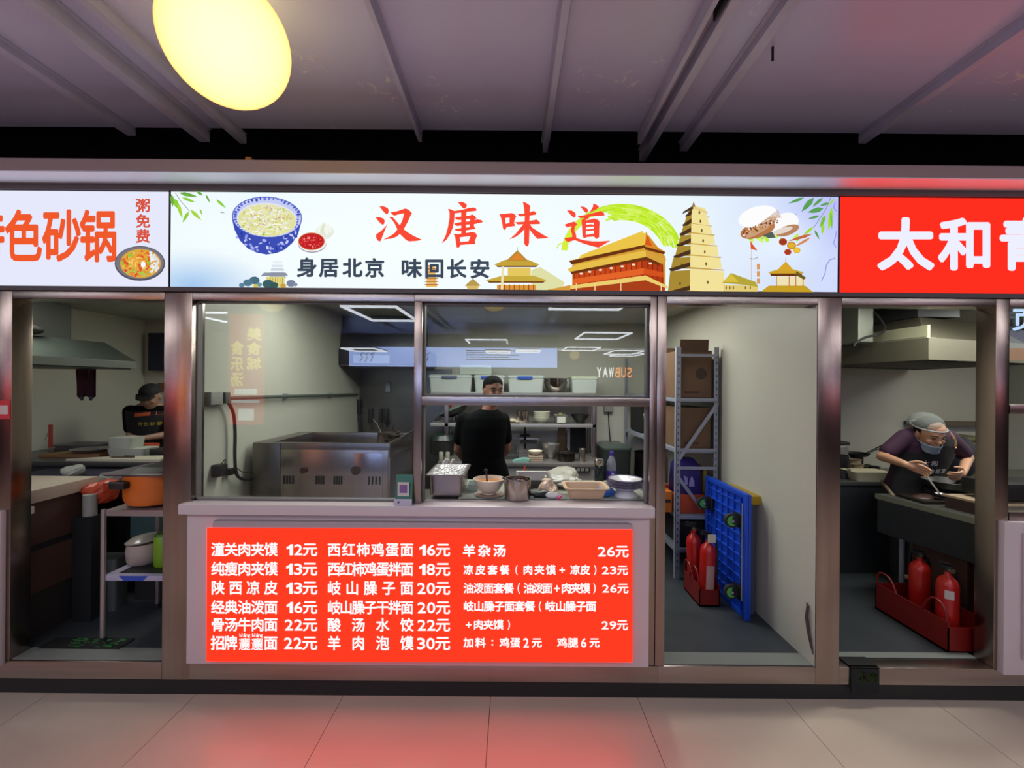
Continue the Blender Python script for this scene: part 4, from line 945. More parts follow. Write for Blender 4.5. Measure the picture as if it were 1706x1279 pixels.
m = MB(); m.box(x0 + .028, x1 - .026, -.0295, -.0287, 1.115, 1.158); m.build('blank_patch', mat('pay_mauve', '#7d5a90', .4), t)
m = MB(); m.ell((x0 + .024, -.033, 1.066), (.006, .001, .006), 10, 6); m.build('dot_mark', mat('pay_dot', '#3a3c55', .4), t)

# --- big steel stove behind the left window
SX0, SX1, SY0, SY1, SZ = -1.735, -.815, .56, 1.20, 1.295
t = thing('noodle_stove', 'large stainless noodle stove behind the left window', 'stove', (-1.27, .88, KZ))
m = MB(); m.box(SX0, SX1, SY0, SY1, KZ, SZ - .10, bev=.004)
m.box(SX0, SX1, SY0, SY0 + .03, SZ - .10, SZ, bev=.004); m.box(SX0, SX0 + .12, SY0 + .03, SY1, SZ - .10, SZ, bev=.004)
m.box(SX1 - .03, SX1, SY0 + .03, SY1, SZ - .10, SZ, bev=.004); m.box(SX0, SX1, SY1 - .03, SY1, SZ - .10, SZ, bev=.004)
m.build('body', mat('stove_steel', '#8d8480', .3, 1.0, noise=.2, nscale=3, bump=.05, bscale=20), t, True)
m = MB(); m.box(SX0 + .19, SX1 - .01, SY0 - .008, SY0, .70, SZ - .045, bev=.002); m.build('vent_panel', mat('stove_panel', '#a0948e', .24, 1.0, noise=.12, nscale=3), t, True)
m = MB(); m.box(SX1 - .235, SX1 - .045, SY0 - .012, SY0 - .008, .72, SZ - .065, bev=.002); m.build('access_door', mat('stove_door', '#aaa2a6', .22, 1.0), t, True)
m = MB(); m.box(SX0, SX0 + .185, SY0 - .006, SY0, .70, SZ - .005, bev=.002); m.build('end_panel', steel_dk, t, True)
for k, (px, n_, sp) in enumerate([(479, 4, 5), (533, 4, 4), (563, 4, 4), (621, 4, 6)]):
    s_ = MB()
    for i in range(n_):
        xx = X(px - 6 + i * sp, 2.85); s_.box(xx, xx + .009, SY0 - .0135, SY0 - .0115 if k == 3 else SY0 - .007, 1.02, 1.075)
    s_.build('vent_slots', blackm, t)
for px, r_ in ((506, .02), (593, .03)):
    p = W(px, 783, 2.85); m = MB(); m.cyl((p.x, SY0 - .022, p.z), (p.x, SY0 - .008, p.z), r_, n=20); m.build('knob', mat('brass_dark', '#4a342a', .4, .6), t, True)
m = MB(); m.box(SX0 + .14, SX1 - .05, SY0 + .05, SY1 - .05, SZ - .0995, SZ - .095); m.build('burner_plate', steel_dk, t)
for i in range(4):
    m = MB(); m.box(SX0, SX0 + .18, SY0 - .010, SY0 - .007, .835 + i * .016, .842 + i * .016); m.build('louvre', mat('louvre_brass', '#8b7a62', .4, .8), t)
# pots on the stove
c = (-.955, 1.02, SZ - .095)
t = thing('steel_pot', 'steel pot with ladles standing out of the back of the noodle stove', 'pot', c)
pot_mb(c, .085, .115).build('pot', steel_s, t, True)
m = MB(); m.lathe([(.088, 0), (.07, .012), (.03, .022), (.0001, .024)], (c[0], c[1], c[2] + .12)); m.build('lid', steel_s, t, True)
for dx, l, mt_ in ((-.06, .10, steel_s), (.02, .07, black)):
    m = MB(); m.tube([(c[0] + dx, c[1], c[2] + .12), (c[0] + dx * 2.1, c[1], c[2] + .12 + l)], .005, n=7); m.build('ladle_handle', mt_, t)
c = (-.88, .85, SZ - .095)
t = thing('wire_strainer', 'dark wire noodle strainer with a slanting handle on the stove', 'strainer', c)
bowl_mb(c, .06, .085, .6).build('basket', mat('dark_wire', '#2a2826', .5, .6), t, True)
m = MB(); m.tube([(c[0] + .05, c[1], c[2] + .085), (c[0] + .17, c[1] + .05, c[2] + .165)], [.005, .009], n=7); m.build('handle', mat('green_handle', '#26302c', .5), t)
# hood over it, against the back wall
HB = 1.885
t = thing('extractor_hood', 'dark steel extractor hood in the back corner behind the left window', 'hood', (-1.3, 2.3, HB))
m = MB(); m.box(-1.77, -.88, 2.05, 2.64, HB, HB + .16, bev=.003)
m.prism([(2.07, HB + .16), (2.64, HB + .16), (2.64, 2.39), (2.12, 2.39)], 'x', -1.76, -.98); m.build('canopy', mat('hood_steel', '#4c4d52', .3, 1.0, noise=.2, nscale=3), t, False)
m = MB(); m.box(-1.76, -.89, 2.07, 2.64, HB - .012, HB - .001); m.build('grease_tray', steel_dk, t)
m = MB(); m.box(-1.62, -1.25, 2.04, 2.049, HB + .015, HB + .10); m.build('rating_plate', mat('hood_plate', '#8f96a8', .3), t)
# splash back, hanging tools
t = thing('splash_back', 'stainless splash panel on the back wall under the hood', 'panel', (-1.2, 2.64, 1.0))
m = MB(); m.box(-1.765, -.70, 2.635, 2.648, KZ + .3, HB - .02); m.build('sheet', mat('splash_steel', '#6b6a68', .35, .9, noise=.15, nscale=2), t)
for k, (px, y0, y1, w_, lb) in enumerate([(597, 665, 720, .03, 'dark cleaver in a sheath hanging at the left end of the splash panel'), (617, 680, 716, .022, 'black handled ladle hanging second from the left on the splash panel'), (634, 680, 716, .018, 'dark spatula hanging third on the splash panel'), (643, 680, 700, .022, 'short dark brush hanging right of the spatula')]):
    a = W(px, y0, 4.90); b_ = W(px, y1, 4.90)
    t = thing('hanging_utensil', lb, 'utensil', (a.x, a.y, b_.z), 'tools hanging under the hood')
    m = MB(); m.box(a.x - w_, a.x + w_, a.y - .02, a.y + .01, a.z - .17, a.z, bev=.008); m.build('handle', black, t, True)
    m = MB(); m.tube([(a.x, a.y - .005, a.z - .17), (a.x + .01, a.y - .005, a.z - .22), (a.x + .03, a.y, b_.z)], [.008, .012, .015], n=7); m.build('blade', mat('dark_tool', '#26272a', .4, .5), t)
p = W(646, 644, 4.9)
t = thing('wall_switch', 'small pale box on the splash panel below the hood', 'box', (p.x, 2.63, p.z)); m = MB(); m.box(p.x - .025, p.x + .025, 2.60, 2.634, p.z - .06, p.z + .05, bev=.004); m.build('case', mat('switch_grey', '#8e95a3', .4), t)
# pipe, junction box, cable on the left wall
t = thing('wall_pipe', 'grey conduit pipe with clamps running along the cream wall', 'pipe', (-1.75, 1.3, 1.6))
def LW(px, py, x=-1.75):
    u, v = U(px, py); d = x * FPX / u; return Vector((x, d + CAMY, CAMZ - v / FPX * d))
a = LW(378, 663, -1.742); b_ = LW(592, 657, -1.742); b_.y = 2.5
m = MB(); m.tube([a, b_], .013, n=10); m.build('pipe', mat('pipe_green_grey', '#4b524c', .4), t, True)
for px in (479, 552):
    q = LW(px, 660, -1.742); q = a.lerp(b_, (q.y - a.y) / (b_.y - a.y)); m = MB(); m.box(-1.7745, -1.735, q.y - .012, q.y + .012, q.z - .02, q.z + .022, bev=.003); m.build('clamp', steel_grey, t)
t = thing('junction_box', 'grey junction box with a black socket on the cream wall', 'box', (-1.75, a.y, a.z))
q = LW(356, 664, -1.75); m = MB(); m.box(-1.7745, -1.722, q.y - .06, q.y + .045, q.z - .035, q.z + .04, bev=.006); m.build('case', mat('box_grey', '#8d8c86', .5), t, True)
m = MB(); m.box(-1.7745, -1.712, q.y + .048, q.y + .095, q.z - .03, q.z + .036, bev=.006); m.build('socket', mat('socket_dark', '#4c504c', .5), t, True)
a2 = LW(380, 672, -1.735); pts = [(-1.735, q.y + .085, q.z)] + [LW(x, y, -1.735) for x, y in ((384, 676), (390, 690), (392, 720), (391, 760), (393, 795))] + [(-1.735, .50, LW(400, 803, -1.735).z), (-1.735, .56, LW(410, 804, -1.735).z + .01)]
t = thing('power_cable', 'thick cable dropping from the junction box to the stove', 'cable', tuple(pts[0]))
m = MB(); m.tube(pts, .010, n=8, smooth=2); m.build('sheath', mat('cable_black', '#222424', .5), t, True)
q = LW(364, 783, -1.75)
t = thing('power_adapter', 'black plug adapter with thin wires low on the cream wall', 'adapter', tuple(q))
m = MB(); m.box(-1.7745, -1.72, q.y - .03, q.y + .04, q.z - .035, q.z + .035, bev=.006); m.build('body', black, t, True)
m = MB(); m.tube([(-1.74, q.y, q.z + .03), (-1.72, q.y + .02, q.z + .07), (-1.74, q.y + .04, q.z + .03)], .003, n=6, smooth=2); m.tube([(-1.73, q.y + .04, q.z), (-1.72, q.y + .13, q.z - .01), (-1.72, q.y + .17, q.z - .05), (-1.73, q.y + .35, q.z - .09)], .003, n=6, smooth=2); m.build('wire', MATS['cable_black'], t, True)
q = LW(382, 786, -1.75); m = MB(); m.box(-1.7745, -1.735, q.y - .015, q.y + .03, q.z - .02, q.z + .02, bev=.004)
t = thing('wall_socket', 'small black wall socket right of the plug adapter', 'socket', tuple(q)); m.build('body', black, t, True)

# --- bench along the back wall with over-shelf
BD = 4.15 - 2.3; BZ = .934
t = thing('back_bench', 'stainless bench along the back wall behind the cook', 'bench', (-.1, 2.2, KZ))
m = MB(); m.box(-.72, .90, BD, 2.60, BZ - .04, BZ, bev=.004); m.build('top', steel_k, t, True)
m = MB(); m.box(-.70, .88, BD + .015, BD + .03, KZ + .25, BZ - .04); m.build('front_panel', mat('bench_panel', '#8c8a8a', .4, 0.3, noise=.12, nscale=3), t)
for x in (-.68, .86):
    for y in (BD + .05, 2.56): m = MB(); m.cyl((x, y, KZ), (x, y, BZ - .04), .02, n=10); m.build('leg', steel_k, t, True)
p = W(971, 782, 4.15); m = MB(); m.box(p.x - .07, p.x + .07, BD - .006, BD + .014, p.z - .025, p.z + .025, bev=.004); o = m.build('control_strip', black, t)
m = MB()
for i in range(3): m.box(p.x - .06 + i * .042, p.x - .03 + i * .042, BD - .008, BD - .006, p.z - .014, p.z + .014)
sub(m, 'button', mat('strip_grey', '#77746f', .5), o)
OS = 2.2   # y of the over-shelf front
t = thing('over_shelf', 'two-tier steel shelf standing on the back bench', 'shelf', (0, OS + .15, BZ))
m = MB(); m.box(-.86, .90, OS, OS + .32, 1.245, 1.28, bev=.003); m.build('shelf', mat('shelf_steel', '#a3a19f', .35, .6), t, True)
m = MB(); m.box(-.86, .90, OS, OS + .32, 1.585, 1.61, bev=.003); m.build('shelf', MATS['shelf_steel'], t, True)
for x in (-.69, .875):
    for y in (OS + .0, OS + .29): m = MB(); m.box(x - .022, x + .022, y, y + .03, BZ, 1.585, bev=.003); m.build('upright', mat('upright_steel', '#7d7472', .35, 1.0), t, True)
SH1, SH2 = 1.281, 1.611
# bins on the top shelf
clear = mat('frosted_plastic', '#c6ccc8', .3, alpha=.9)
def bin_box(px0, px1, h, lidc, lb, handle=None, z=SH2, y0=OS + .03, depth=.27, d=4.55):
    x0, x1 = X(px0, d), X(px1, d)
    t = thing('storage_bin', lb, 'storage box', ((x0 + x1) / 2, y0 + depth / 2, z), 'storage boxes on the top shelf')
    m = MB(); m.loft([ring(x0 + .02, x1 - .02, y0 + .015, y0 + depth - .015, z, .02), ring(x0 + .006, x1 - .006, y0 + .004, y0 + depth - .004, z + h - .03, .025)]); m.build('tub', clear, t, True)
    m = MB(); m.loft([ring(x0, x1, y0 - .002, y0 + depth, z + h - .03, .025), ring(x0, x1, y0 - .002, y0 + depth, z + h - .01, .025), ring(x0 + .02, x1 - .02, y0 + .015, y0 + depth - .02, z + h, .02)]); m.build('lid', mat(lidc[0], lidc[1], .35), t, True)
    if handle: m = MB(); m.box((x0 + x1) / 2 - .09, (x0 + x1) / 2 + .07, y0 - .012, y0 + .006, z + h - .045, z + h - .012, bev=.006); m.build('latch', mat(handle[0], handle[1], .4), t, True)
LID = ('pale_lid', '#bcc6c4')
bin_box(714, 787, .185, LID, 'frosted storage box with a grey latch, left end of the top shelf', ('latch_grey', '#5a6178'))
bin_box(789, 842, .185, LID, 'frosted storage box behind the head of the cook, with a blue latch', ('latch_blue', '#2c50b0'))
bin_box(845, 907, .185, LID, 'frosted storage box with blue latch right of the cook', ('latch_blue', '#2c50b0'))
bin_box(951, 997, .18, ('cream_lid', '#c2c6b2'), 'cream storage box at the right end of the top shelf')
t = thing('carton', 'pale carton lying on top of the frosted boxes', 'box', (-.1, OS + .15, SH2 + .187)); m = MB(); m.box(-.56, -.22, OS + .05, OS + .26, SH2 + .187, SH2 + .29, bev=.005); m.build('body', mat('pale_carton', '#a8b0a6', .6), t)
p = W(927, 655, 4.55); c = (p.x, OS + .16, SH2)
for k, (r_, h_, z_) in enumerate([(.13, .12, 0), (.128, .12, .035)]):
    t = thing('mixing_bowl', ['outer steel mixing bowl on the top shelf', 'inner steel mixing bowl nested on the top shelf'][k], 'bowl', (c[0], c[1], SH2 + z_), 'nested steel mixing bowls')
    bowl_mb((c[0], c[1], SH2 + z_), r_, h_, .5, curve=.45).build('bowl', steel_s, t, True)
# items on the lower over-shelf (z SH1)
def at_shelf(px, d=4.62): return X(px, d)
c = (-.76, OS + .14, SH1)
t = thing('wok', 'black wok propped on its side on the shelf left of the cook', 'wok', c)
T = Matrix.Translation((-.62, OS + .13, SH1 + .118)) @ Matrix.Rotation(-.40, 4, 'Y')
m = MB(); m.lathe([(.05, -.05), (.13, -.02), (.17, .02), (.172, .024), (.128, -.012), (.0001, -.045)], M=T, n=30, sy=.75); m.build('pan', black, t, True)
m = MB(); m.lathe([(.166, .024), (.12, .045), (.04, .06), (.0001, .062)], M=T, n=30, sy=.75); m.build('glass_lid', mat('lid_glass', '#6f7d72', .1, alpha=.8), t, True)
m = MB(); m.cyl(T @ Vector((0, 0, .06)), T @ Vector((0, 0, .085)), .03, n=14); m.build('lid_knob', mat('knob_red', '#a01f3a', .4), t, True)
m = MB(); m.tube([T @ Vector((-.16, 0, 0)), T @ Vector((-.24, 0, -.01))], [.02, .016]); m.build('handle', black, t, True)
m = MB(); m.tube([(-.60, OS + .13, SH1 + .004), (-.60, OS + .13, SH1 + .06)], .02); m.box(-.68, -.54, OS + .07, OS + .2, SH1, SH1 + .012); m.build('stand', black, t)
c = (at_shelf(871), OS + .13, SH1); t = thing('steel_canister', 'tall steel canister on the shelf just right of the cook', 'canister', c); pot_mb(c, .068, .125, lip=.003).build('body', steel_s, t, True)
for i in range(4):
    z = SH1 + i * .020; c = (at_shelf(903), OS + .13, z)
    t = thing('rice_bowl', ['bottom bowl of the white stack on the shelf', 'second white bowl up in the shelf stack', 'third white bowl up in the shelf stack', 'top white bowl of the shelf stack'][i], 'bowl', c, 'white bowls stacked on the shelf')
    bowl_mb(c, .092, .062, .45, 24).build('bowl', mat('bowl_white', '#c9c9b4', .3), t, True)
x = at_shelf(934); t = thing('steel_tub', 'small square steel tub holding a pale box on the shelf', 'tub', (x, OS + .12, SH1))
m = MB(); m.loft([rbox(x - .05, x + .05, OS + .05, OS + .2, SH1), rbox(x - .068, x + .068, OS + .03, OS + .22, SH1 + .09), rbox(x - .062, x + .062, OS + .036, OS + .214, SH1 + .089), rbox(x - .046, x + .046, OS + .055, OS + .195, SH1 + .005)]); m.build('tub', steel_k, t)
m = MB(); m.box(x - .043, x + .043, OS + .028, OS + .033, SH1 + .012, SH1 + .075, bev=0); m.build('white_front', mat('tub_white', '#b9bcae', .4), t)
m = MB(); m.ell((x, OS + .12, SH1 + .085), (.035, .04, .03), 12, 8); m.build('contents', mat('olive_food', '#6a6a3c', .6), t, True)
c = (at_shelf(967), OS + .13, SH1); t = thing('black_bowl', 'flared black bowl at the right end of the shelf', 'bowl', c); bowl_mb(c, .105, .095, .38, curve=.9).build('bowl', black, t, True)
t = thing('bread_bag', 'small bag of buns between the cook and the steel canister', 'bag', (at_shelf(856), OS + .13, SH1)); m = MB(); m.ell((at_shelf(854), OS + .12, SH1 + .025), (.05, .05, .025)); m.ell((at_shelf(862), OS + .09, SH1 + .016), (.03, .03, .016)); m.build('bag', mat('bun_bag', '#b8ad94', .5), t, True)
# items on the bench (z BZ)
x = at_shelf(852, 4.5); t = thing('wire_crate', 'stack of grey wire crates on the bench right of the cook', 'crate', (x, 2.2, BZ))
m = MB()
for k in range(2):
    z0 = BZ + k * .13
    for i in range(9): z = z0 + .005 + i * .0135; m.loft([ring(x - .08 - .01 * i / 8, x + .08 + .01 * i / 8, 2.03, 2.17, z, .02), ring(x - .08 - .01 * i / 8, x + .08 + .01 * i / 8, 2.03, 2.17, z + .004, .02)], cap=False)
    for i in range(9): m.cyl((x - .08 + i * .02, 2.028, z0), (x - .08 + i * .02, 2.026, z0 + .12), .0025, n=5)
m.box(x - .08, x + .08, 2.035, 2.165, BZ, BZ + .006); m.build('crate', mat('crate_grey', '#4e5052', .5, .5), t); t['label'] = 'tall grey wire basket on the bench right of the cook'
x = at_shelf(880, 4.7); t = thing('mixer_tap', 'dark tap standing over a small sink on the bench', 'tap', (x, 2.4, BZ))
m = MB(); m.box(x - .12, x + .13, 2.44, 2.5, BZ, BZ + .17, bev=.004); m.build('sink_box', steel_k, t, True)
m = MB(); m.tube([(x - .03, 2.42, BZ + .05), (x - .03, 2.42, BZ + .30), (x - .03, 2.37, BZ + .31)], .011); m.tube([(x - .08, 2.41, BZ + .2), (x + .02, 2.41, BZ + .2)], .012); m.build('spout', mat('tap_dark', '#35363a', .3, .8), t, True)
m = MB(); m.box(x - .08, x + .10, 2.34, 2.436, BZ + .12, BZ + .15, bev=.004); m.build('soap_tray', black, t)
x = at_shelf(893, 4.3); 
for i in range(3):
    t = thing('cutting_slab', ['bottom beige slab in the pile on the bench', 'middle beige slab in the pile on the bench', 'top beige slab in the pile on the bench'][i], 'board', (x, 2.02, BZ + i * .018), 'beige slabs piled on the bench'); m = MB(); m.box(x - .07, x + .07, 1.92, 2.10, BZ + i * .018, BZ + i * .018 + .015, bev=.003); m.build('slab', mat('slab_beige', '#9c8a78', .5), t)
c = (x, 2.01, BZ + .055); t = thing('beige_bowl', 'wide beige bowl on top of the beige slabs', 'bowl', c); bowl_mb(c, .075, .04, .5).build('bowl', cream, t, True)
x = at_shelf(868, 4.2); t = thing('teal_cloth', 'folded pale teal cloth on the bench edge', 'cloth', (x, 1.93, BZ)); m = MB(); m.prism([(x - .08, BZ), (x + .08, BZ), (x + .09, BZ + .03), (x + .03, BZ + .035), (x - .07, BZ + .012)], 'y', 1.87, 1.97); m.build('cloth', mat('teal', '#6f9a90', .8), t)
x = at_shelf(918, 4.45); c = (x, 2.12, BZ); t = thing('steel_bowl', 'grey steel bowl stack behind the black pot on the bench', 'bowl', c); bowl_mb(c, .09, .15, .5).build('bowl', steel_k, t, True)
x = at_shelf(944, 4.3); c = (x, 2.0, BZ); t = thing('black_pot', 'low dark cooking pot on the bench under the brown board', 'pot', c); pot_mb(c, .09, .075).build('pot', mat('dark_pot', '#3a3532', .25, .8), t, True)
m = MB(); m.lathe([(.094, 0), (.07, .016), (.02, .024), (.0001, .025)], (c[0], c[1], c[2] + .08)); m.cyl((c[0], c[1], c[2] + .10), (c[0], c[1], c[2] + .125), .015); m.build('lid', mat('dark_lid', '#4a4644', .2, .9), t, True)
x = at_shelf(971, 4.25); c = (x, 1.96, BZ); t = thing('steel_can', 'steel can at the right end of the bench', 'can', c); m = MB(); m.lathe([(.033, 0), (.034, .004), (.034, .125), (.03, .13), (.0001, .13)], c); m.build('can', mat('can_steel', '#9c9389', .25, .9), t, True)
x = at_shelf(937, 4.85); t = thing('wooden_board', 'brown wooden board leaning on the back wall under the shelf', 'board', (x, 2.62, BZ)); m = MB(); m.box(x - .045, x + .045, 2.55, 2.575, BZ, BZ + .31, bev=.003); m.build('board', mat('board_brown', '#6b5428', .5, noise=.15, nscale=4), t)
x = at_shelf(963, 4.75); t = thing('black_board', 'black board with a pale edge leaning under the shelf', 'board', (x, 2.55, BZ)); m = MB(); m.box(x - .075, x + .10, 2.50, 2.52, BZ, BZ + .30, bev=.003); m.build('board', blackm, t); m = MB(); m.box(x - .11, x - .077, 2.50, 2.52, BZ, BZ + .30); m.build('pale_edge', mat('pale_edge', '#a9a0a6', .5), t)
# left part of bench: round machine and cups
x = at_shelf(738, 4.6); t = thing('rice_pot', 'dark green round pot with lid on the bench left of the cook', 'pot', (x, 2.3, BZ)); pot_mb((x, 2.28, BZ + .02), .13, .14).build('pot', black, t, True)
m = MB(); m.lathe([(.135, 0), (.11, .05), (.05, .08), (.0001, .085)], (x, 2.28, BZ + .165)); m.build('lid', mat('dark_green_lid', '#1f2b26', .35), t, True)
for i, px in enumerate((735, 746)):
    c = (at_shelf(px, 4.25), 1.98, BZ); t = thing('seasoning_jar', ['left pale seasoning jar on the bench beside the cook', 'right pale seasoning jar on the bench beside the cook'][i], 'jar', c, 'seasoning jars on the bench')
    m = MB(); m.lathe([(.02, 0), (.022, .005), (.022, .07), (.018, .078), (.0001, .08)], c); m.build('jar', mat('jar_pale', '#8f8f80', .3), t, True)
t = thing('metal_plate', 'upright oval metal plate on the bench behind the elbow of the cook', 'plate', (at_shelf(755, 4.7), 2.42, BZ)); m = MB(); m.ell((at_shelf(757, 4.7), 2.46, BZ + .23), (.055, .01, .085)); m.box(at_shelf(757, 4.7) - .02, at_shelf(757, 4.7) + .02, 2.44, 2.48, BZ, BZ + .15); m.build('plate', steel_k, t, True)
# black bin right of the bench
t = thing('waste_bin', 'tall black waste bin standing right of the bench', 'bin', (1.07, 2.2, KZ)); m = MB(); m.loft([ring(.95, 1.2, 2.02, 2.4, KZ, .04), ring(.93, 1.215, 2.0, 2.42, 1.04, .04)]); m.build('bin', mat('bin_black', '#1d2422', .45), t, True)
m = MB(); m.loft([ring(.925, 1.22, 1.995, 2.425, 1.04, .04), ring(.925, 1.22, 1.995, 2.425, 1.06, .04), ring(.97, 1.17, 2.05, 2.38, 1.085, .04)]); m.build('lid', mat('bin_lid', '#3a4440', .3), t, True)
p = W(1013, 680, 4.93); t = thing('wall_box', 'small grey electric box with a hanging cord on the back wall', 'box', (p.x, 2.62, p.z)); m = MB(); m.box(p.x - .05, p.x + .05, 2.60, 2.649, p.z - .04, p.z + .05, bev=.006); m.build('case', mat('box_grey', '#8d8c86', .5), t)
m = MB(); m.tube([(p.x, 2.61, p.z - .03), (p.x + .01, 2.62, p.z - .2), (p.x + .03, 2.62, p.z - .42)], .006, n=6); m.build('cord', black, t, True)

# --- storage rack in the doorway
RX0, RX1, RY0, RY1 = 1.285, 1.615, 1.03, 2.55
t = thing('storage_rack', 'grey slotted steel storage rack against the right kitchen wall', 'rack', (1.45, 1.8, KZ))
for x in (RX0, RX1):
    for y in (RY0, RY1):
        m = MB(); s_ = 1 if x == RX0 else -1; q = 1 if y == RY0 else -1
        m.box(min(x, x + s_ * .035), max(x, x + s_ * .035), min(y, y + q * .003), max(y, y + q * .003), KZ, 2.0); m.box(min(x, x + s_ * .003), max(x, x + s_ * .003), min(y, y + q * .035), max(y, y + q * .035), KZ, 2.0)
        o = m.build('post', steel_grey, t)
        h = MB()
        for i in range(34): h.box(x + s_ * .014, x + s_ * .021, y - q * .0006, y + q * .0002, KZ + .08 + i * .05, KZ + .10 + i * .05) if s_ > 0 else h.box(x - .021, x - .014, y - q * .0006, y + q * .0002, KZ + .08 + i * .05, KZ + .10 + i * .05)
        sub(h, 'slot', blackm, o)['kind'] = 'stuff'
for z in (1.946, 1.60, 1.206, 1.065, .676, .43):
    m = MB(); m.box(RX0 + .01, RX1 - .01, RY0 - .003, RY0 + .012, z - .022, z + .0, bev=.002); m.build('rung', steel_grey, t)
for (x0, z0, x1, z1) in ((RX1 - .01, 1.56, RX0 + .02, 1.12), (RX0 + .02, .98, RX1 - .13, .74)):
    m = MB(); L = math.hypot(x1 - x0, z1 - z0); nx, nz = -(z1 - z0) / L * .013, (x1 - x0) / L * .013
    m.prism([(x0 + nx, z0 + nz), (x1 + nx, z1 + nz), (x1 - nx, z1 - nz), (x0 - nx, z0 - nz)], 'y', RY0 - .008, RY0 - .004); m.build('brace', steel_grey, t)
for z in (.42, .69, 1.20, 1.60):
    m = MB(); m.box(RX0 + .004, RX1 - .004, RY0 + .005, RY1 - .005, z - .03, z, bev=.002); m.build('shelf', mat('rack_shelf', '#878c98', .45, .2), t)
kraft = mat('cardboard', '#624831', .75, noise=.08, nscale=5)
def carton(x0, x1, y0, y1, z0, z1, lb, mk=True, flap=False):
    t = thing('cardboard_box', lb, 'box', ((x0 + x1) / 2, (y0 + y1) / 2, z0), 'cardboard boxes on the rack')
    m = MB(); m.box(x0, x1, y0, y1, z0, z1, bev=.004); m.build('body', kraft, t)
    if flap:
        m = MB(); m.prism([(y0, z1 - .01), (y0 - .012, z1 + .085), (y0 - .008, z1 + .086), (y0 + .004, z1 - .01)], 'x', x0 + .005, x1 - .03); m.build('flap', mat('cardboard_dark', '#523a26', .75), t)
        m = MB(); m.box(x1 - .03, x1 + .02, y1 - .02, y1 - .016, z1, z1 + .06); m.build('flap', MATS['cardboard_dark'], t)
    if mk:
        m = MB(); m.box(x0 + .045, x0 + .155, y0 - .0012, y0, z0 + .035, z0 + .052); m.build('printed_line', mat('print_brown', '#3f2a1c', .7), t)
        if flap: m = MB(); m.ell((x1 - .085, y0 - .0005, z0 + .19), (.045, .001, .045), 20, 8); m.build('printed_ring', MATS['print_brown'], t)
carton(RX0 + .03, RX1 - .04, RY0 + .03, RY0 + .40, 1.602, 1.975, 'tall open cardboard box, top tier of the rack', True, True)
carton(RX0 + .035, RX1 - .045, RY0 + .03, RY0 + .42, 1.202, 1.525, 'closed cardboard box, second tier of the rack')
carton(RX0 + .02, RX1 - .05, RY0 + .45, RY0 + .85, 1.602, 2.03, 'cardboard box behind the tall open one, top tier', False)
x = RX0 + .02
t = thing('fruit_basket', 'orange plastic basket low on the rack under the purple bag', 'basket', (1.43, 1.25, .692))
m = MB(); m.loft([ring(RX0 + .02, RX1 - .05, RY0 + .03, RY0 + .36, .692, .03), ring(RX0 + .01, RX1 - .03, RY0 + .02, RY0 + .38, .84, .03), ring(RX0 + .02, RX1 - .04, RY0 + .03, RY0 + .37, .84, .03), ring(RX0 + .03, RX1 - .06, RY0 + .04, RY0 + .35, .70, .03)]); m.build('basket', mat('orange_plastic', '#b8481e', .4), t, True)
t = thing('purple_bag', 'purple printed bag in the orange basket on the rack', 'bag', (1.43, 1.2, .72))
m = MB(); m.loft([ring(RX0 + .04, RX1 - .10, RY0 + .06, RY0 + .25, .71, .02), ring(RX0 + .04, RX1 - .095, RY0 + .05, RY0 + .27, .9, .02), ring(RX0 + .045, RX1 - .10, RY0 + .06, RY0 + .25, 1.05, .02), ring(RX0 + .06, RX1 - .14, RY0 + .11, RY0 + .19, 1.11, .02)]); m.build('bag', mat('purple_bag', '#2c1c66', .45), t, True)
m = MB(); cx_ = RX0 + .145; fill(m, [(cx_ - .022, .90), (cx_ + .022, .90), (cx_ + .020, .94), (cx_, .985), (cx_ - .020, .94)], lambda a, b_, k=0: (a, RY0 + .045, b_)); fill(m, [(cx_ - .065, .89), (cx_ - .03, .92), (cx_ - .035, .97), (cx_ - .065, .99), (cx_ - .055, .94)], lambda a, b_, k=0: (a, RY0 + .045, b_)); m.build('pale_print', mat('bag_print', '#9a8fc2', .5), t)
t = thing('yellow_sheet', 'narrow yellow sheet standing beside the purple bag', 'sheet', (1.53, 1.2, .85)); m = MB(); m.box(RX1 - .09, RX1 - .065, RY0 + .05, RY0 + .3, .845, 1.05); m.build('sheet', mat('dull_yellow', '#8a7a24', .5), t)
t = thing('black_crate', 'black ribbed crate on the bottom tier of the rack', 'crate', (1.43, 1.3, .422)); m = MB(); m.box(RX0 + .05, RX1 - .04, RY0 + .04, RY0 + .42, .422, .63, bev=.01)
for i in range(9): m.box(RX0 + .046, RX0 + .07, RY0 + .034, RY0 + .042, .44 + i * .02, .45 + i * .02)
m.build('crate', blackm, t)
t = thing('grey_bag', 'greenish grey bag on the left edge of the rack', 'bag', (RX0 - .02, 1.2, .84)); m = MB(); m.ell((RX0 - .045, 1.25, .98), (.035, .09, .12)); m.build('bag', mat('grey_green', '#6f766a', .5), t, True)
t = thing('orange_crate', 'orange crate sticking out left of the rack post', 'crate', (RX0 - .04, 1.2, .6)); m = MB(); m.box(RX0 - .10, RX0 - .006, 1.08, 1.5, .69, .86, bev=.01); m.build('body', mat('orange_crate', '#b8641e', .4), t, True); m = MB(); m.box(RX0 - .09, RX0 - .02, 1.076, 1.08, .77, .795); m.build('slot', black, t)
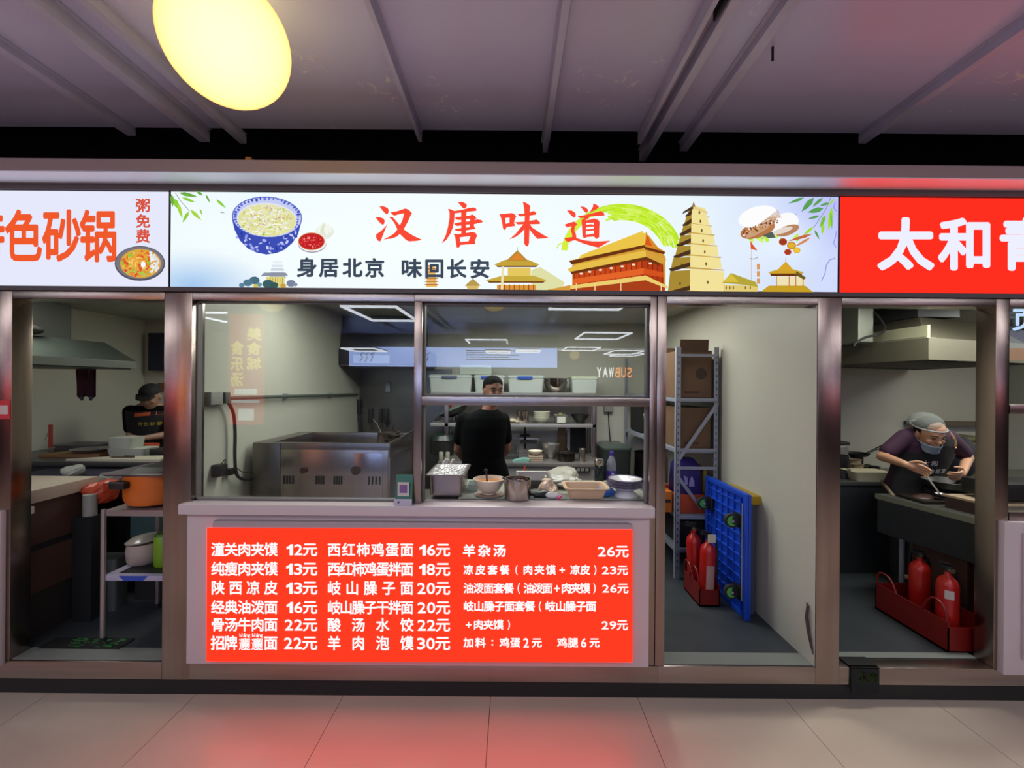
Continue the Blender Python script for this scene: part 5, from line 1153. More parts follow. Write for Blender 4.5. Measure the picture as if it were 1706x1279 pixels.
# far-rack items seen through the hatch
t = thing('black_backpack', 'black case on the rack seen through the hatch', 'case', (1.42, 2.15, 1.202)); m = MB(); m.box(1.33, 1.59, 2.1, 2.5, 1.202, 1.52, bev=.03); m.build('case', blackm, t, True)
c = (1.41, 1.92, 1.202); t = thing('white_bucket', 'white plastic bucket on the rack seen through the hatch', 'bucket', c)
m = MB(); m.lathe([(.085, 0), (.10, .19), (.105, .195), (.105, .21), (.098, .21), (.095, .19), (.08, .01), (.0001, .01)], c); m.build('bucket', mat('bucket_white', '#a9ab9c', .4), t, True)
c = (1.43, 2.2, .692); t = thing('stock_pot', 'large dark stock pot on the lower rack tier seen through the hatch', 'pot', c); pot_mb(c, .13, .30).build('pot', mat('dark_pot', '#3a3532', .25, .8), t, True)
c = (1.38, 1.72, .692); t = thing('tool_basket', 'small brown basket of tools on the rack seen through the hatch', 'basket', c); m = MB(); m.loft([ring(1.32, 1.42, 1.66, 1.8, .692, .02), ring(1.30, 1.44, 1.64, 1.82, .82, .02)]); m.build('basket', mat('brown_basket', '#6b4a3a', .6), t, True)
m = MB(); m.tube([(1.34, 1.72, .80), (1.31, 1.70, .93)], .012); m.tube([(1.38, 1.72, .80), (1.36, 1.68, .90)], .01); m.build('tool_handle', cream, t, True)

# --- blue platform dolly stood on edge
PX = 1.51
blue = mat('blue_plastic', '#1442b4', .38)
t = thing('platform_dolly', 'bright blue platform dolly with green wheels stood on its edge', 'dolly', (PX, .73, KZ))
m = MB(); m.box(PX + .02, PX + .038, .44, 1.02, KZ + .002, 1.0, bev=.008)
m.box(PX, PX + .02, .44, .475, KZ + .002, 1.0, bev=.006); m.box(PX, PX + .02, .985, 1.02, KZ + .002, 1.0, bev=.006); m.box(PX, PX + .02, .47, .99, .965, 1.0, bev=.006); m.box(PX, PX + .02, .47, .99, KZ + .002, KZ + .037, bev=.006)
m.build('deck', blue, t, True)
m = MB()
for i in range(1, 7): y = .475 + i * .085 - .04; m.box(PX + .006, PX + .021, y, y + .006, .22, .97)
for i in range(1, 11): z = .22 + i * .07; m.box(PX + .006, PX + .021, .47, .99, z, z + .006)
m.build('ribs', mat('blue_rib', '#1f50c6', .38), t)['kind'] = 'stuff'
for y in (.52, .93):
    for z in (.34, .81):
        m = MB(); m.box(PX - .012, PX + .006, y - .045, y + .045, z - .045, z + .045, bev=.004); m.box(PX - .05, PX - .01, y - .022, y - .016, z - .02, z + .03); m.box(PX - .05, PX - .01, y + .016, y + .022, z - .02, z + .03)
        o = m.build('caster', black, t)
        w_ = MB(); w_.cyl((PX - .052, y - .013, z), (PX - .052, y + .013, z), .046, n=28); sub(w_, 'tyre', rubber, o, True)
        w_ = MB(); w_.cyl((PX - .052, y - .015, z), (PX - .052, y + .015, z), .033, n=28); sub(w_, 'wheel_disc', mat('wheel_green', '#4fa24a', .4), o, True)
        w_ = MB(); w_.cyl((PX - .052, y - .024, z), (PX - .052, y + .024, z), .009, n=12); sub(w_, 'axle', steel_grey, o, True)
m = MB(); m.cyl((PX - .004, .475, .30), (PX - .004, .475, .93), .004, n=6); m.build('strap_rod', steel_grey, t)
t = thing('yellow_stool', 'yellow topped folding stool pinched between the blue dolly and the wall', 'stool', (1.605, .7, KZ)); m = MB(); m.box(1.555, 1.655, .50, .86, .915, .975, bev=.012); m.build('seat', mat('yellow_plastic', '#a08208', .4), t, True)
for y in (.54, .8):
    m = MB(); m.box(1.59, 1.62, y - .012, y + .012, KZ, .915); m.build('leg', mat('grey_leg', '#4a4d5a', .5), t)

# --- fire extinguishers
red = mat('extinguisher_red', '#a81a14', .3)
def extinguisher(x, y, z, h, lb, lbl=True, tilt=0, r=.052):
    t = thing('fire_extinguisher', lb, 'fire extinguisher', (x, y, z), local=True); t.rotation_euler = (0, tilt, 0)
    m = MB(); m.lathe([(r * .9, 0), (r, .012), (r, h * .80), (r * .82, h * .88), (r * .4, h * .93), (.016, h * .95), (.016, h)], n=26); m.build('cylinder', red, t, True)
    m = MB(); m.cyl((0, 0, h), (0, 0, h + .03), .018, n=12); m.prism([(-.055, h + .03), (.02, h + .022), (.02, h + .032), (-.055, h + .045)], 'y', -.01, .01); m.prism([(-.05, h + .05), (.02, h + .036), (.02, h + .044), (-.05, h + .062)], 'y', -.01, .01); m.build('valve', black, t, True)
    m = MB(); m.cyl((0, -.018, h + .012), (0, -.032, h + .012), .014, n=14); m.build('gauge', steel_s, t, True)
    m = MB(); m.tube([(.015, 0, h + .01), (.06, 0, h * .95), (.068, 0, h * .6), (.066, 0, h * .3)], .009, n=8, smooth=2); m.build('hose', black, t, True)
    if lbl: m = MB(); m.lathe([(r + .0006, h * .22), (r + .0008, h * .22), (r + .0008, h * .6), (r + .0006, h * .6)], n=10, a0=-2.1, a1=-1.0); m.build('label', mat('ext_label', '#b08a80', .5), t)
    return t
t = thing('extinguisher_stand', 'red metal holder tray by the blue dolly with two extinguishers', 'stand', (1.34, .78, KZ))
def tray_stand(t, x0, x1, y0, y1, zt):
    m = MB(); m.box(x0, x1, y0, y1, KZ, KZ + .012); m.box(x0, x0 + .006, y0, y1, KZ, zt); m.box(x1 - .006, x1, y0, y1, KZ, zt); m.box(x0, x1, y0, y0 + .006, KZ, zt - .03); m.box(x0, x1, y1 - .006, y1, KZ, zt)
    m.build('tray', mat('stand_red', '#74110e', .4), t)
    m = MB(); m.tube([(x0, y0 + .01, zt), (x0 - .005, y0 + .02, zt + .09), (x0, y0 + .10, zt + .11), (x0, y0 + .16, zt)], .006, n=8, smooth=2); m.tube([(x0, y1 - .16, zt), (x0 - .005, y1 - .12, zt + .09), (x0, y1 - .02, zt + .09), (x0, y1 - .01, zt)], .006, n=8, smooth=2); m.build('carry_loop', mat('stand_red', '#74110e', .4), t, True)
tray_stand(t, 1.295, 1.435, .62, .885, .33)
extinguisher(1.372, .685, KZ + .013, .43, 'front red extinguisher in the holder by the blue dolly, with a pale label', True, .03)
extinguisher(1.355, .815, KZ + .013, .45, 'rear red extinguisher in the holder by the blue dolly', False, -.05)
t = thing('extinguisher_tag', 'cream inspection tag on the valve of the front extinguisher by the dolly', 'tag', (1.34, .66, .66)); m = MB(); m.box(1.355, 1.41, .628, .631, .62, .675, M=None); m.build('card', mat('tag_cream', '#c9c0a8', .6), t)
t = thing('extinguisher_stand', 'red metal holder tray under the right stall counter', 'stand', (2.6, .3, KZ))
tray_stand(t, 2.50, 2.76, .13, .62, .36)
extinguisher(2.60, .235, KZ + .013, .41, 'front red extinguisher in the right stall, with a square white sticker', False)
extinguisher(2.66, .47, KZ + .013, .40, 'rear red extinguisher in the right stall', False, r=.055)
t = thing('sticker_square', 'white square sticker on the front extinguisher of the right stall', 'sticker', (2.57, .18, .45)); m = MB(); m.lathe([(.0535, 0), (.0538, 0), (.0538, .05), (.0535, .05)], (2.60, .235, .46), n=6, a0=-2.6, a1=-1.8); m.build('paper', mat('tag_white', '#b9aea6', .6), t)

# ================================================================== RIGHT STALL
t = thing('cooking_counter', 'dark sided cooking counter in front of the masked woman', 'counter', (3.4, .5, KZ))
poly = [(2.63, .78), (2.745, .16), (4.3, .16), (4.3, .78)]
m = MB(); m.prism(poly, 'z', .895, .93); m.build('top', mat('counter_steel', '#8a8c84', .35, .9), t)
m = MB(); m.prism([(2.64, .77), (2.752, .17), (2.78, .17), (2.68, .77)], 'z', .66, .895); m.prism([(2.752, .165), (4.3, .165), (4.3, .19), (2.752, .19)], 'z', .45, .895); m.build('side_panel', mat('dark_panel', '#23262d', .35, .3), t)
for x, y in ((2.79, .86), (2.83, .2), (4.2, .2), (4.2, .7)):
    m = MB(); m.cyl((x, min(y, .74), KZ), (x, min(y, .74), .895), .016, n=10); m.build('leg', steel_grey, t, True)
t = thing('brown_crate', 'brown crate stored under the right stall counter', 'crate', (3.0, .5, KZ)); m = MB(); m.box(2.84, 3.4, .35, .72, KZ + .1, .62, bev=.01); m.build('body', mat('brown_crate', '#4a302a', .6), t); m = MB(); m.box(2.86, 3.38, .37, .70, KZ, KZ + .1); m.build('plinth', blackm, t)
t = thing('serving_tray', 'brown lidded serving box at the right end of the cooking counter', 'box', (3.0, .3, .93))
m = MB(); m.prism([(2.80, .45), (2.84, .21), (3.25, .21), (3.25, .45)], 'z', .931, 1.0); m.build('box', mat('dark_brown', '#3a241e', .4), t); m = MB(); m.prism([(2.79, .46), (2.83, .20), (3.26, .20), (3.26, .46)], 'z', 1.0, 1.012); m.build('rim', mat('beige_rim', '#a8957a', .5), t)
t = thing('griddle', 'flat dark griddle pan on the cooking counter', 'pan', (2.9, .62, .93)); m = MB(); m.box(2.72, 2.93, .50, .72, .931, .95, bev=.005); m.build('plate', mat('griddle_dark', '#2c2622', .4, .5), t, True)
m = MB(); m.ell((2.80, .6, .951), (.06, .05, .012)); m.ell((2.87, .65, .951), (.04, .04, .01)); m.build('food', mat('dark_food', '#3c2620', .5), t, True)
t = thing('wooden_stick', 'wooden stick leaning from the back counter onto the cooking counter', 'stick', (2.7, .8, .93)); m = MB(); m.tube([W(1489, 827, 3.02), W(1469, 801, 3.42)], .011, n=8); m.build('stick', mat('stick_wood', '#8c7a64', .6), t, True)
t = thing('back_counter', 'dark fronted back counter loaded with pots in the right stall', 'counter', (3.5, 1.5, KZ))
m = MB(); m.box(2.35, 5.0, 1.15, 1.75, .90, .93, bev=.003); m.build('top', mat('counter_steel', '#8a8c84', .35, .9), t); m = MB(); m.box(2.36, 5.0, 1.16, 1.74, KZ, .90); m.build('cabinet', mat('dark_cabinet', '#2a2d30', .4, .2), t)
def PT3(px, py, d): p = W(px, py, d); return (p.x, p.y, p.z)
BC = .931
x = X(1450, 3.5); t = thing('cream_food_tray', 'cream plastic tray on the back counter left of the woman', 'tray', (x, 1.25, BC))
m = MB(); m.loft([ring(x - .13, x + .13, 1.17, 1.30, BC, .02), ring(x - .15, x + .15, 1.155, 1.32, BC + .06, .02), ring(x - .155, x + .155, 1.15, 1.325, BC + .075, .02), ring(x - .14, x + .14, 1.165, 1.31, BC + .07, .02)]); m.build('tray', mat('cream_tray', '#a59e86', .4), t, True)
x = X(1488, 3.48); t = thing('green_tub', 'small green tub at the elbow of the masked woman', 'tub', (x, 1.24, BC)); m = MB(); m.lathe([(.03, 0), (.036, .05), (.036, .055), (.0001, .056)], (x, 1.215, BC)); m.build('tub', mat('green_tub', '#256b48', .4), t, True)
for i, (px, d, r_, h_, mt_, lb) in enumerate([(1404, 3.60, .055, .07, 'black', 'black bowl at the left end of the back counter'), (1430, 3.72, .04, .09, 'tan', 'tan beaker on the back counter'), (1444, 3.72, .035, .085, 'steel', 'steel beaker on the back counter'), (1458, 3.68, .035, .08, 'black', 'black cup behind the cream tray'), (1424, 3.86, .05, .11, 'tan', 'tan jar at the back of the counter'), (1404, 3.85, .05, .15, 'black', 'tall black tin by the steel post')]):
    c = (X(px, d), d - 2.3, BC); t = thing('seasoning_pot', lb, 'pot', c); pot_mb(c, r_, h_).build('pot', {'black': black, 'tan': mat('tan_ceramic', '#8c7c62', .4), 'steel': steel_s}[mt_], t, True)
t = thing('frying_pan', 'black frying pan with raised handle on the back counter', 'pan', (X(1436, 3.95), 1.62, BC + .0)); T = Matrix.Translation((X(1434, 3.92), 1.66, BC + .13)); m = MB(); m.lathe([(.08, 0), (.10, .025), (.098, .026), (.078, .003), (.0001, .003)], M=T); m.lathe([(.05, -.129), (.05, 0), (.0001, 0)], M=T); m.build('pan', black, t, True)
m = MB(); m.tube([T @ Vector((.09, 0, .02)), T @ Vector((.24, 0, .09))], [.01, .014], n=8); m.build('handle', black, t, True)
t = thing('steel_caddy', 'steel box with a dark top against the wall behind the seasoning pots', 'box', (X(1405, 4.3), 2.2, BC)); m = MB(); m.box(X(1388, 3.98), X(1409, 3.98), 1.63, 1.745, BC, 1.16, bev=.02); m.build('body', steel_k, t, True); m = MB(); m.box(X(1387, 3.98), X(1410, 3.98), 1.625, 1.75, 1.16, 1.19, bev=.01); m.build('top', black, t, True)
# background pile right of the woman
t = thing('yellow_crate', 'olive lidded yellow crate behind the shoulder of the woman', 'crate', (4.15, 1.6, BC)); m = MB(); m.box(X(1580, 3.85), X(1618, 3.85), 1.45, 1.7, BC, 1.23, bev=.02); m.build('body', mat('yellow_olive', '#7a7020', .5), t, True); m = MB(); m.box(X(1570, 3.85), X(1632, 3.85), 1.43, 1.72, 1.23, 1.265, bev=.015); m.build('lid', mat('olive_lid', '#45452a', .5), t, True)
t = thing('dark_jacket', 'dark bundle on the back counter at the right of the woman', 'bundle', (4.1, 1.3, BC)); m = MB(); m.ell((X(1612, 3.6), 1.36, BC + .17), (.12, .13, .18)); m.build('cloth', mat('navy_cloth', '#141524', .8), t, True)
t = thing('vegetable_bowl', 'steel bowl of pale vegetables at the right edge of the woman', 'bowl', (3.62, .9, BC)); c = (X(1613, 3.28), .98, .87); bowl_mb(c, .13, .1, .5).build('bowl', steel_k, t, True)
m = MB()
for i in range(26): m.ell((c[0] + rnd.uniform(-.09, .09), c[1] + rnd.uniform(-.08, .08), c[2] + .10 + rnd.uniform(0, .03)), (.035, .018, .012), 8, 5)
m.build('vegetables', mat('pale_veg', '#8f9484', .5), t, True)['kind'] = 'stuff'
m = MB(); m.cyl((c[0], c[1], KZ), (c[0], c[1], .868), .09, n=14); m.build('pedestal', steel_dk, t, True)
# hood
t = thing('extractor_hood', 'long stainless extractor hood hanging over the woman in the right stall', 'hood', (3.4, 1.0, 1.9))
hz = 1.895; m = MB(); hs = mat('right_hood_steel', '#6f6c5c', .5, .4, noise=.1, nscale=2)
P0, P1, P2, P3 = (2.93, .70), (4.25, 1.12), (4.6, 2.55), (2.93, 2.0)
def hp(s_, z): cx_, cy_ = 3.7, 1.7; return [(cx_ + (x - cx_) * s_, cy_ + (y - cy_) * s_, z) for x, y in (P0, P1, P2, P3)]
m.loft([hp(1, hz), hp(1, hz + .155)], cap=False); m.loft([hp(1, hz + .155), hp(.9, hz + .165), hp(.62, hz + .36)], cap=True); m.build('canopy', hs, t)
m = MB(); m.loft([hp(.985, hz + .004), hp(.985, hz + .008)]); m.build('filter_recess', blackm, t)
m = MB()
for i in range(12):
    a = i / 12; x = P0[0] + (P1[0] - P0[0]) * a; y = P0[1] + (P1[1] - P0[1]) * a; m.tube([(x + .05, y + .05, hz + .0), (x + .02, y + 1.0, hz + .0)], .006, n=5)
m.build('filter_bars', steel_dk, t)['kind'] = 'stuff'
m = MB(); m.box(3.02, 3.04, .80, 1.9, hz + .157, hz + .26); m.box(3.0, 3.06, .78, 1.92, hz + .155, hz + .165); m.build('reflection_strip', mat('strip_pale', '#c2c2a4', .3, .3), t)  # pale strip standing in for a bright reflection on the hood
t = thing('duct_box', 'grey ventilation duct rising from the right stall hood', 'duct', (3.6, 1.5, 2.2)); m = MB(); m.box(3.28, 3.62, 1.15, 1.6, 2.27, 2.395); m.build('duct', mat('duct_grey2', '#686b6e', .4, .5), t)
t = thing('fan_housing', 'pale fan housing above the hood by the steel post', 'fan box', (3.1, 1.9, 2.1)); m = MB(); m.box(2.80, 2.925, 1.15, 1.75, 2.06, 2.395, bev=.01); m.build('case', mat('fan_pale', '#8f948a', .4, .4), t)
pts = [W(1443, 513, 3.5), W(1458, 520, 3.45), W(1473, 540, 3.4), W(1474, 552, 3.35), W(1462, 558, 3.3), W(1442, 561, 3.25), W(1425, 571, 3.2), W(1422, 577, 3.2)]
t = thing('black_cable', 'thick black cable looping over the right stall hood', 'cable', tuple(pts[0])); m = MB(); m.tube(pts, .009, n=8, smooth=2); m.build('sheath', blackm, t, True)
t = thing('notice_strip', 'brown strip shelf behind the glass at the right edge', 'shelf', (4.7, 2.6, 1.3)); m = MB(); m.box(4.55, 5.4, 2.50, 2.645, 1.27, 1.31); m.build('board', mat('brown_strip', '#5a5040', .6), t)
t = thing('black_appliance', 'black appliance behind the counter at the right edge', 'appliance', (3.0, .4, 1.0)); m = MB(); m.box(2.84 + .06, 3.6, .23, .45, 1.031, 1.13, bev=.01); m.build('body', black, t, True)
t['label'] = 'black appliance standing on the serving box at the right edge'

# floor mats with green print
def floor_mat(x0, x1, y0, y1, lb, drape=False):
    t = thing('floor_mat', lb, 'mat', ((x0 + x1) / 2, (y0 + y1) / 2, KZ)); m = MB()
    m.box(x0, x1, y0, y1, KZ + .001, KZ + .008)
    if drape: m.box(x0, x1, -.012, -.004, .055, KZ + .006); m.box(x0, x1, -.012, y0 + .01, KZ + .002, KZ + .008)
    m.build('rubber', mat('mat_black', '#0f1210', .85), t); return t
t = floor_mat(1.835, 1.985, -.004, .08, 'black mat with green letters folded over the right threshold', True)
m = MB(); 
def pmat(x, y, k=0): return (x, -.0135, y)
put_char(m, '永', 1.87, .17, 1.925, .115, pmat, .02); put_char(m, '合', 1.93, .17, 1.978, .115, pmat, .02); m.build('green_lettering', mat('mat_green', '#8fb840', .7), t)
t = floor_mat(-2.66, -2.2, .10, .20, 'black mat with green speckled print inside the left door')
m = MB()
for i in range(60): x, y = rnd.uniform(-2.55, -2.25), rnd.uniform(.11, .19); m.box(x, x + rnd.uniform(.008, .03), y, y + .006, KZ + .008, KZ + .0088)
m.build('green_print', mat('mat_green2', '#2f7a34', .7), t)

# ================================================================== LEFT STALL
t = thing('side_counter', 'brown sided counter with thick white top at the left door', 'counter', (-3.2, .4, KZ))
m = MB(); m.box(-3.9, -2.77, .105, .56, .985, 1.06, bev=.004); m.build('top', mat('white_top', '#b9ab9c', .4), t, True)
m = MB(); m.box(-3.9, -2.79, .11, .55, .45, .985); m.build('cabinet', mat('brown_cabinet', '#4a332d', .5, noise=.15, nscale=4), t)
m = MB(); m.box(-2.79, -2.786, .13, .46, .70, .735); m.build('handle_slot', blackm, t)
m = MB(); m.box(-3.9, -2.80, .12, .54, KZ, .45); m.build('base', mat('dark_base', '#2b2826', .5), t)
m = MB(); m.box(-2.79, -2.755, .115, .165, .93, .972, bev=.004); m.build('white_clip', white_p, t)
crumple('orange_bag', 'orange plastic bag hanging over the corner of the brown counter', 'bag', (-2.70, .52, .90), (.08, .10, .085), mat('orange_bag', '#b23c1c', .4), 21, peaks=.4)
t = thing('middle_table', 'steel work table with cutting boards in the left stall', 'table', (-2.9, 1.2, KZ))
m = MB(); m.box(-4.2, -1.95, .95, 1.72, 1.045, 1.08, bev=.004); m.build('top', mat('table_dark', '#4e5450', .35, .7), t, True)
m = MB(); m.box(-4.2, -1.95, 1.0, 1.02, .75, 1.045); m.build('apron', mat('navy_panel', '#1b1d28', .5), t)
for x in (-4.1, -2.05):
    for y in (1.0, 1.67): m = MB(); m.cyl((x, y, KZ), (x, y, 1.045), .018, n=8); m.build('leg', steel_dk, t, True)
TZ = 1.081
t = thing('chopping_board', 'brown wooden chopping board on the left stall table', 'board', (-2.9, 1.2, TZ)); m = MB(); m.prism([(-3.80, 1.12), (-3.335, 1.15), (-3.36, 1.52), (-3.70, 1.42)], 'z', TZ, TZ + .025); m.build('board', mat('board_wood', '#7d5c36', .5, noise=.12, nscale=4), t)
t = thing('chopping_board', 'white plastic chopping board at the front of the left stall table', 'board', (-2.6, 1.05, TZ)); m = MB(); m.prism([(-3.42, .97), (-2.70, .97), (-2.78, 1.155), (-3.18, 1.10)], 'z', TZ + .0, TZ + .018); m.build('board', mat('board_white', '#b3b09c', .4), t)
t = thing('knife', 'dark knife lying on the white chopping board', 'knife', (-2.4, 1.05, TZ + .018)); m = MB(); m.ell((-3.08, 1.04, TZ + .024), (.07, .018, .004)); m.tube([(-3.03, 1.04, TZ + .028), (-2.95, 1.03, TZ + .028)], .009); m.build('knife', mat('knife_brown', '#4a382c', .4), t, True)
for i, (x0, x1, h_, z0, lb) in enumerate([(-3.32, -3.00, .065, 0, 'lower translucent plastic tub on the left stall table'), (-3.32, -3.12, .085, .066, 'upper translucent plastic tub on the left stall table')]):
    t = thing('plastic_tub', lb, 'tub', ((x0 + x1) / 2, 1.3, TZ + z0), 'translucent tubs on the left stall table'); m = MB(); m.loft([ring(x0 + .01, x1 - .01, 1.19, 1.34, TZ + z0, .03), ring(x0, x1, 1.18, 1.35, TZ + z0 + h_, .03)]); m.build('tub', mat('tub_pale', '#aeb3a8', .35, alpha=.93), t, True)
for px, r_, lb in ((132, .10, 'pale bowl leaning behind the pan at the left stall wall'), (126, .08, 'grey rimmed bowl overlapping the pale leaning bowl')):
    p = W(px, 727, 4.3); t = thing('leaning_bowl', lb, 'bowl', (p.x, p.y, TZ)); T = Matrix.Translation((p.x + (.0 if px == 132 else -.09), 1.62 - (0 if px == 132 else .07), TZ + .005 + r_)) @ Matrix.Rotation(1.25, 4, 'X') ; m = MB(); m.lathe([(r_ * .4, -.03), (r_ * .85, -.015), (r_, .012), (r_ * .94, .013), (r_ * .78, -.008), (.0001, -.02)], M=T, n=26); m.build('bowl', mat('bowl_grey', '#8d8d80', .35), t, True)
x = X(145, 3.95); t = thing('steel_basin', 'flat steel basin behind the brown chopping board', 'basin', (x, 1.6, TZ)); m = MB(); m.loft([ring(-4.0, -2.9, 1.45, 1.70, TZ, .03), ring(-4.03, -2.87, 1.43, 1.715, TZ + .045, .03), ring(-4.0, -2.9, 1.45, 1.69, TZ + .04, .03)]) if False else m.loft([ring(-4.05, -3.72, 1.46, 1.68, TZ, .03), ring(-4.08, -3.69, 1.44, 1.70, TZ + .05, .03), ring(-4.06, -3.71, 1.46, 1.68, TZ + .046, .03), ring(-4.04, -3.73, 1.48, 1.66, TZ + .01, .03)]); m.build('basin', steel_k, t, True)
p = W(84, 755, 3.55); t = thing('cleaver', 'cleaver with a red handle standing upright in the left stall', 'cleaver', (p.x, p.y, TZ)); m = MB(); m.tube([(p.x, p.y, TZ + .06), (p.x, p.y, TZ + .25)], .014, n=8); m.build('handle', mat('red_handle', '#8a2a1c', .4), t, True); m = MB(); m.prism([(p.x - .02, TZ), (p.x + .03, TZ), (p.x + .045, TZ + .065), (p.x - .012, TZ + .065)], 'y', p.y - .004, p.y + .004); m.build('blade', steel_s, t)
t = thing('flat_pan', 'wide flat pan with a bright rim on the brown board', 'pan', (-3.05, 1.25, TZ + .026)); m = MB(); m.lathe([(.10, 0), (.14, .028), (.137, .028), (.098, .005), (.0001, .005)], (-3.50, 1.26, TZ + .026)); m.build('pan', steel_k, t, True)
for i, (px, c_, lb) in enumerate([(240, '#c9a012', 'yellow lid on the left stall table'), (262, '#b8401e', 'orange red lid beside the yellow lid')]):
    x = X(px - 12, 3.75); t = thing('tub_lid', lb, 'lid', (x, 1.52, TZ)); m = MB(); m.loft([ring(x - .06, x + .06, 1.38, 1.5, TZ, .03), ring(x - .062, x + .062, 1.378, 1.502, TZ + .07, .03)]); m.build('lid', mat('lid_%s' % ['yellow', 'orange'][i], c_, .4), t, True)
t = thing('induction_cooker', 'black glossy cooker at the right end of the left stall table', 'cooker', (-2.1, 1.2, TZ)); m = MB(); m.box(-2.97, -2.70, 1.19, 1.33, TZ, TZ + .06, bev=.01); m.build('body', black, t, True)
# navy boxes, tied bags beneath
t = thing('navy_box', 'dark navy box behind the white topped side counter', 'box', (-3.1, .8, .9)); m = MB(); m.box(-3.5, -2.72, .72, .93, .86, 1.035, bev=.01); m.build('box', mat('navy_box', '#1a1c30', .5), t); m = MB(); m.box(-3.45, -2.75, .75, .90, KZ, .86); m.build('pedestal', blackm, t)
for k, (px, py, r_, lb) in enumerate([(123, 796, .05, 'small knotted clear bag behind the white counter top'), (152, 797, .05, 'second knotted clear bag beside the first'), (181, 805, .085, 'large knotted clear plastic bag beside the orange pot')]):
    p = W(px, py + 12, 3.0); p.z = .931 if k else 1.036; m = MB()
    o = crumple('tied_bag', lb, 'bag', (p.x, p.y, p.z), (r_ * .9, r_ * .8, r_ * .75), mat('clear_bag', '#a2a79b', .25, alpha=.9), 30 + k, 'knotted bags in the left stall', peaks=.5)
t = thing('bag_crate', 'dark teal crate that carries the knotted bags', 'crate', (-2.35, .6, KZ)); m = MB(); m.box(-2.62, -2.18, .63, .84, .62, .93, bev=.01); m.build('body', mat('teal_dark', '#3c5452', .5), t); m = MB(); m.box(-2.60, -2.2, .65, .82, KZ, .62); m.build('pedestal', mat('dark_base', '#2b2826', .5), t)
t = thing('paper_roll', 'pale paper roll standing at the end of the brown counter', 'roll', (-2.66, .45, .8)); p = W(150, 855, 2.72); m = MB(); m.cyl((p.x, p.y, .84), (p.x, p.y, .975), .035, n=18); m.build('roll', mat('paper_pale', '#8f9088', .6), t, True); m = MB(); m.box(p.x - .07, p.x + .05, p.y - .04, p.y + .04, KZ, .84); m.build('post', blackm, t)
t = thing('small_bin', 'small grey bin on the floor by the brown counter', 'bin', (-2.7, .55, KZ)); m = MB(); m.loft([ring(-2.74, -2.60, .50, .60, KZ, .02), ring(-2.75, -2.59, .49, .61, .53, .02)]); m.build('bin', mat('bin_grey', '#4c514e', .5), t, True)
# trolley
TX0, TX1, TY0, TY1 = -2.36, -1.93, .17, .55
t = thing('steel_trolley', 'narrow steel stand holding the orange pot by the left door', 'trolley', (-2.15, .36, KZ))
for x in (TX0, TX1):
    for y in (TY0, TY1):
        m = MB(); m.cyl((x, y, KZ + .02), (x, y, .955), .013, n=10); o = m.build('leg', mat('trolley_steel', '#a39a98', .35, .7), t, True); f_ = MB(); f_.cyl((x, y, KZ), (x, y, KZ + .03), .018, n=10); sub(f_, 'foot', rubber, o, True)
m = MB(); m.box(TX0, TX1, TY0, TY1, .915, .95, bev=.005); m.build('top_shelf', mat('trolley_steel', '#a39a98', .35, .7), t, True)
m = MB(); m.box(TX0, TX1, TY0, TY1, .54, .572, bev=.005); m.build('lower_shelf', mat('trolley_shelf', '#a8a2b4', .4), t, True)
m = MB(); fill(m, [(-2.24, .541), (-2.13, .541), (-2.10, .571), (-2.27, .571)], lambda a, b_, k=0: (a, TY0 - .001, b_)); m.build('blue_print', mat('blue_print', '#2846a8', .4), t)
c = (-2.185, .345, .952)
t = thing('stock_pot', 'orange cooking pot with black handle on the steel stand', 'pot', c)
m = MB(); m.lathe([(.115, 0), (.155, .015), (.168, .05), (.172, .19), (.168, .192), (.15, .02), (.0001, .02)], c, 36); m.build('pot', mat('orange_enamel', '#c9641c', .35), t, True)
m = MB(); m.box(c[0] - .12, c[0] - .03, c[1] - .21, c[1] - .145, c[2] + .125, c[2] + .165, bev=.01); m.tube([(c[0] - .19, c[1] - .12, c[2] + .14), (c[0] - .10, c[1] - .19, c[2] + .145)], [.012, .018]); m.build('handle', black, t, True)
t = thing('steel_tray', 'flat steel tray lying over the top of the orange pot', 'tray', (c[0], c[1], c[2] + .193)); m = MB(); m.loft([ring(c[0] - .2, c[0] + .15, c[1] - .17, c[1] + .17, c[2] + .193, .03), ring(c[0] - .21, c[0] + .16, c[1] - .18, c[1] + .18, c[2] + .205, .03)]); m.build('tray', mat('tray_mauve', '#948a92', .3, .6), t, True)
m = MB(); m.loft([ring(c[0] - .08, c[0] + .15, c[1] - .14, c[1] + .17, c[2] + .206, .03), ring(c[0] - .04, c[0] + .15, c[1] - .11, c[1] + .16, c[2] + .235, .03)]); m.build('black_pan', black, t, True)
c = (-2.285, .36, .5736)
t = thing('ceramic_crock', 'pale round crock with lid on the lower tier of the steel stand', 'crock', c); m = MB(); m.lathe([(.07, 0), (.086, .02), (.092, .08), (.085, .125), (.0001, .126)], c, 30); m.build('crock', mat('crock_pale', '#a8988f', .35), t, True)
m = MB(); m.lathe([(.093, 0), (.094, .008), (.06, .03), (.012, .038), (.0001, .038)], (0, 0, 0), 30, M=Matrix.Translation((c[0], c[1], c[2] + .134)) @ Matrix.Rotation(-.12, 4, 'Y')); m.build('lid', mat('crock_lid', '#9c9488', .25), t, True)
c = (-2.13, .33, .5736)
t = thing('green_canister', 'lime green canister on the lower tier of the steel stand', 'canister', c); m = MB(); m.lathe([(.055, 0), (.058, .01), (.058, .17), (.053, .18), (.0001, .18)], c, 26); m.build('body', mat('lime_green', '#6f9a1a', .4), t, True); m = MB(); m.lathe([(.055, .18), (.045, .195), (.0001, .195)], c, 26); m.build('lid', mat('lime_dark', '#3f6a18', .4), t, True)
t = thing('black_tray', 'thin black tray under the crock and canister', 'tray', (-2.08, .35, .572)); m = MB(); m.box(-2.3, -1.95, .2, .5, .5722, .5735) ; m.build('tray', black, t)
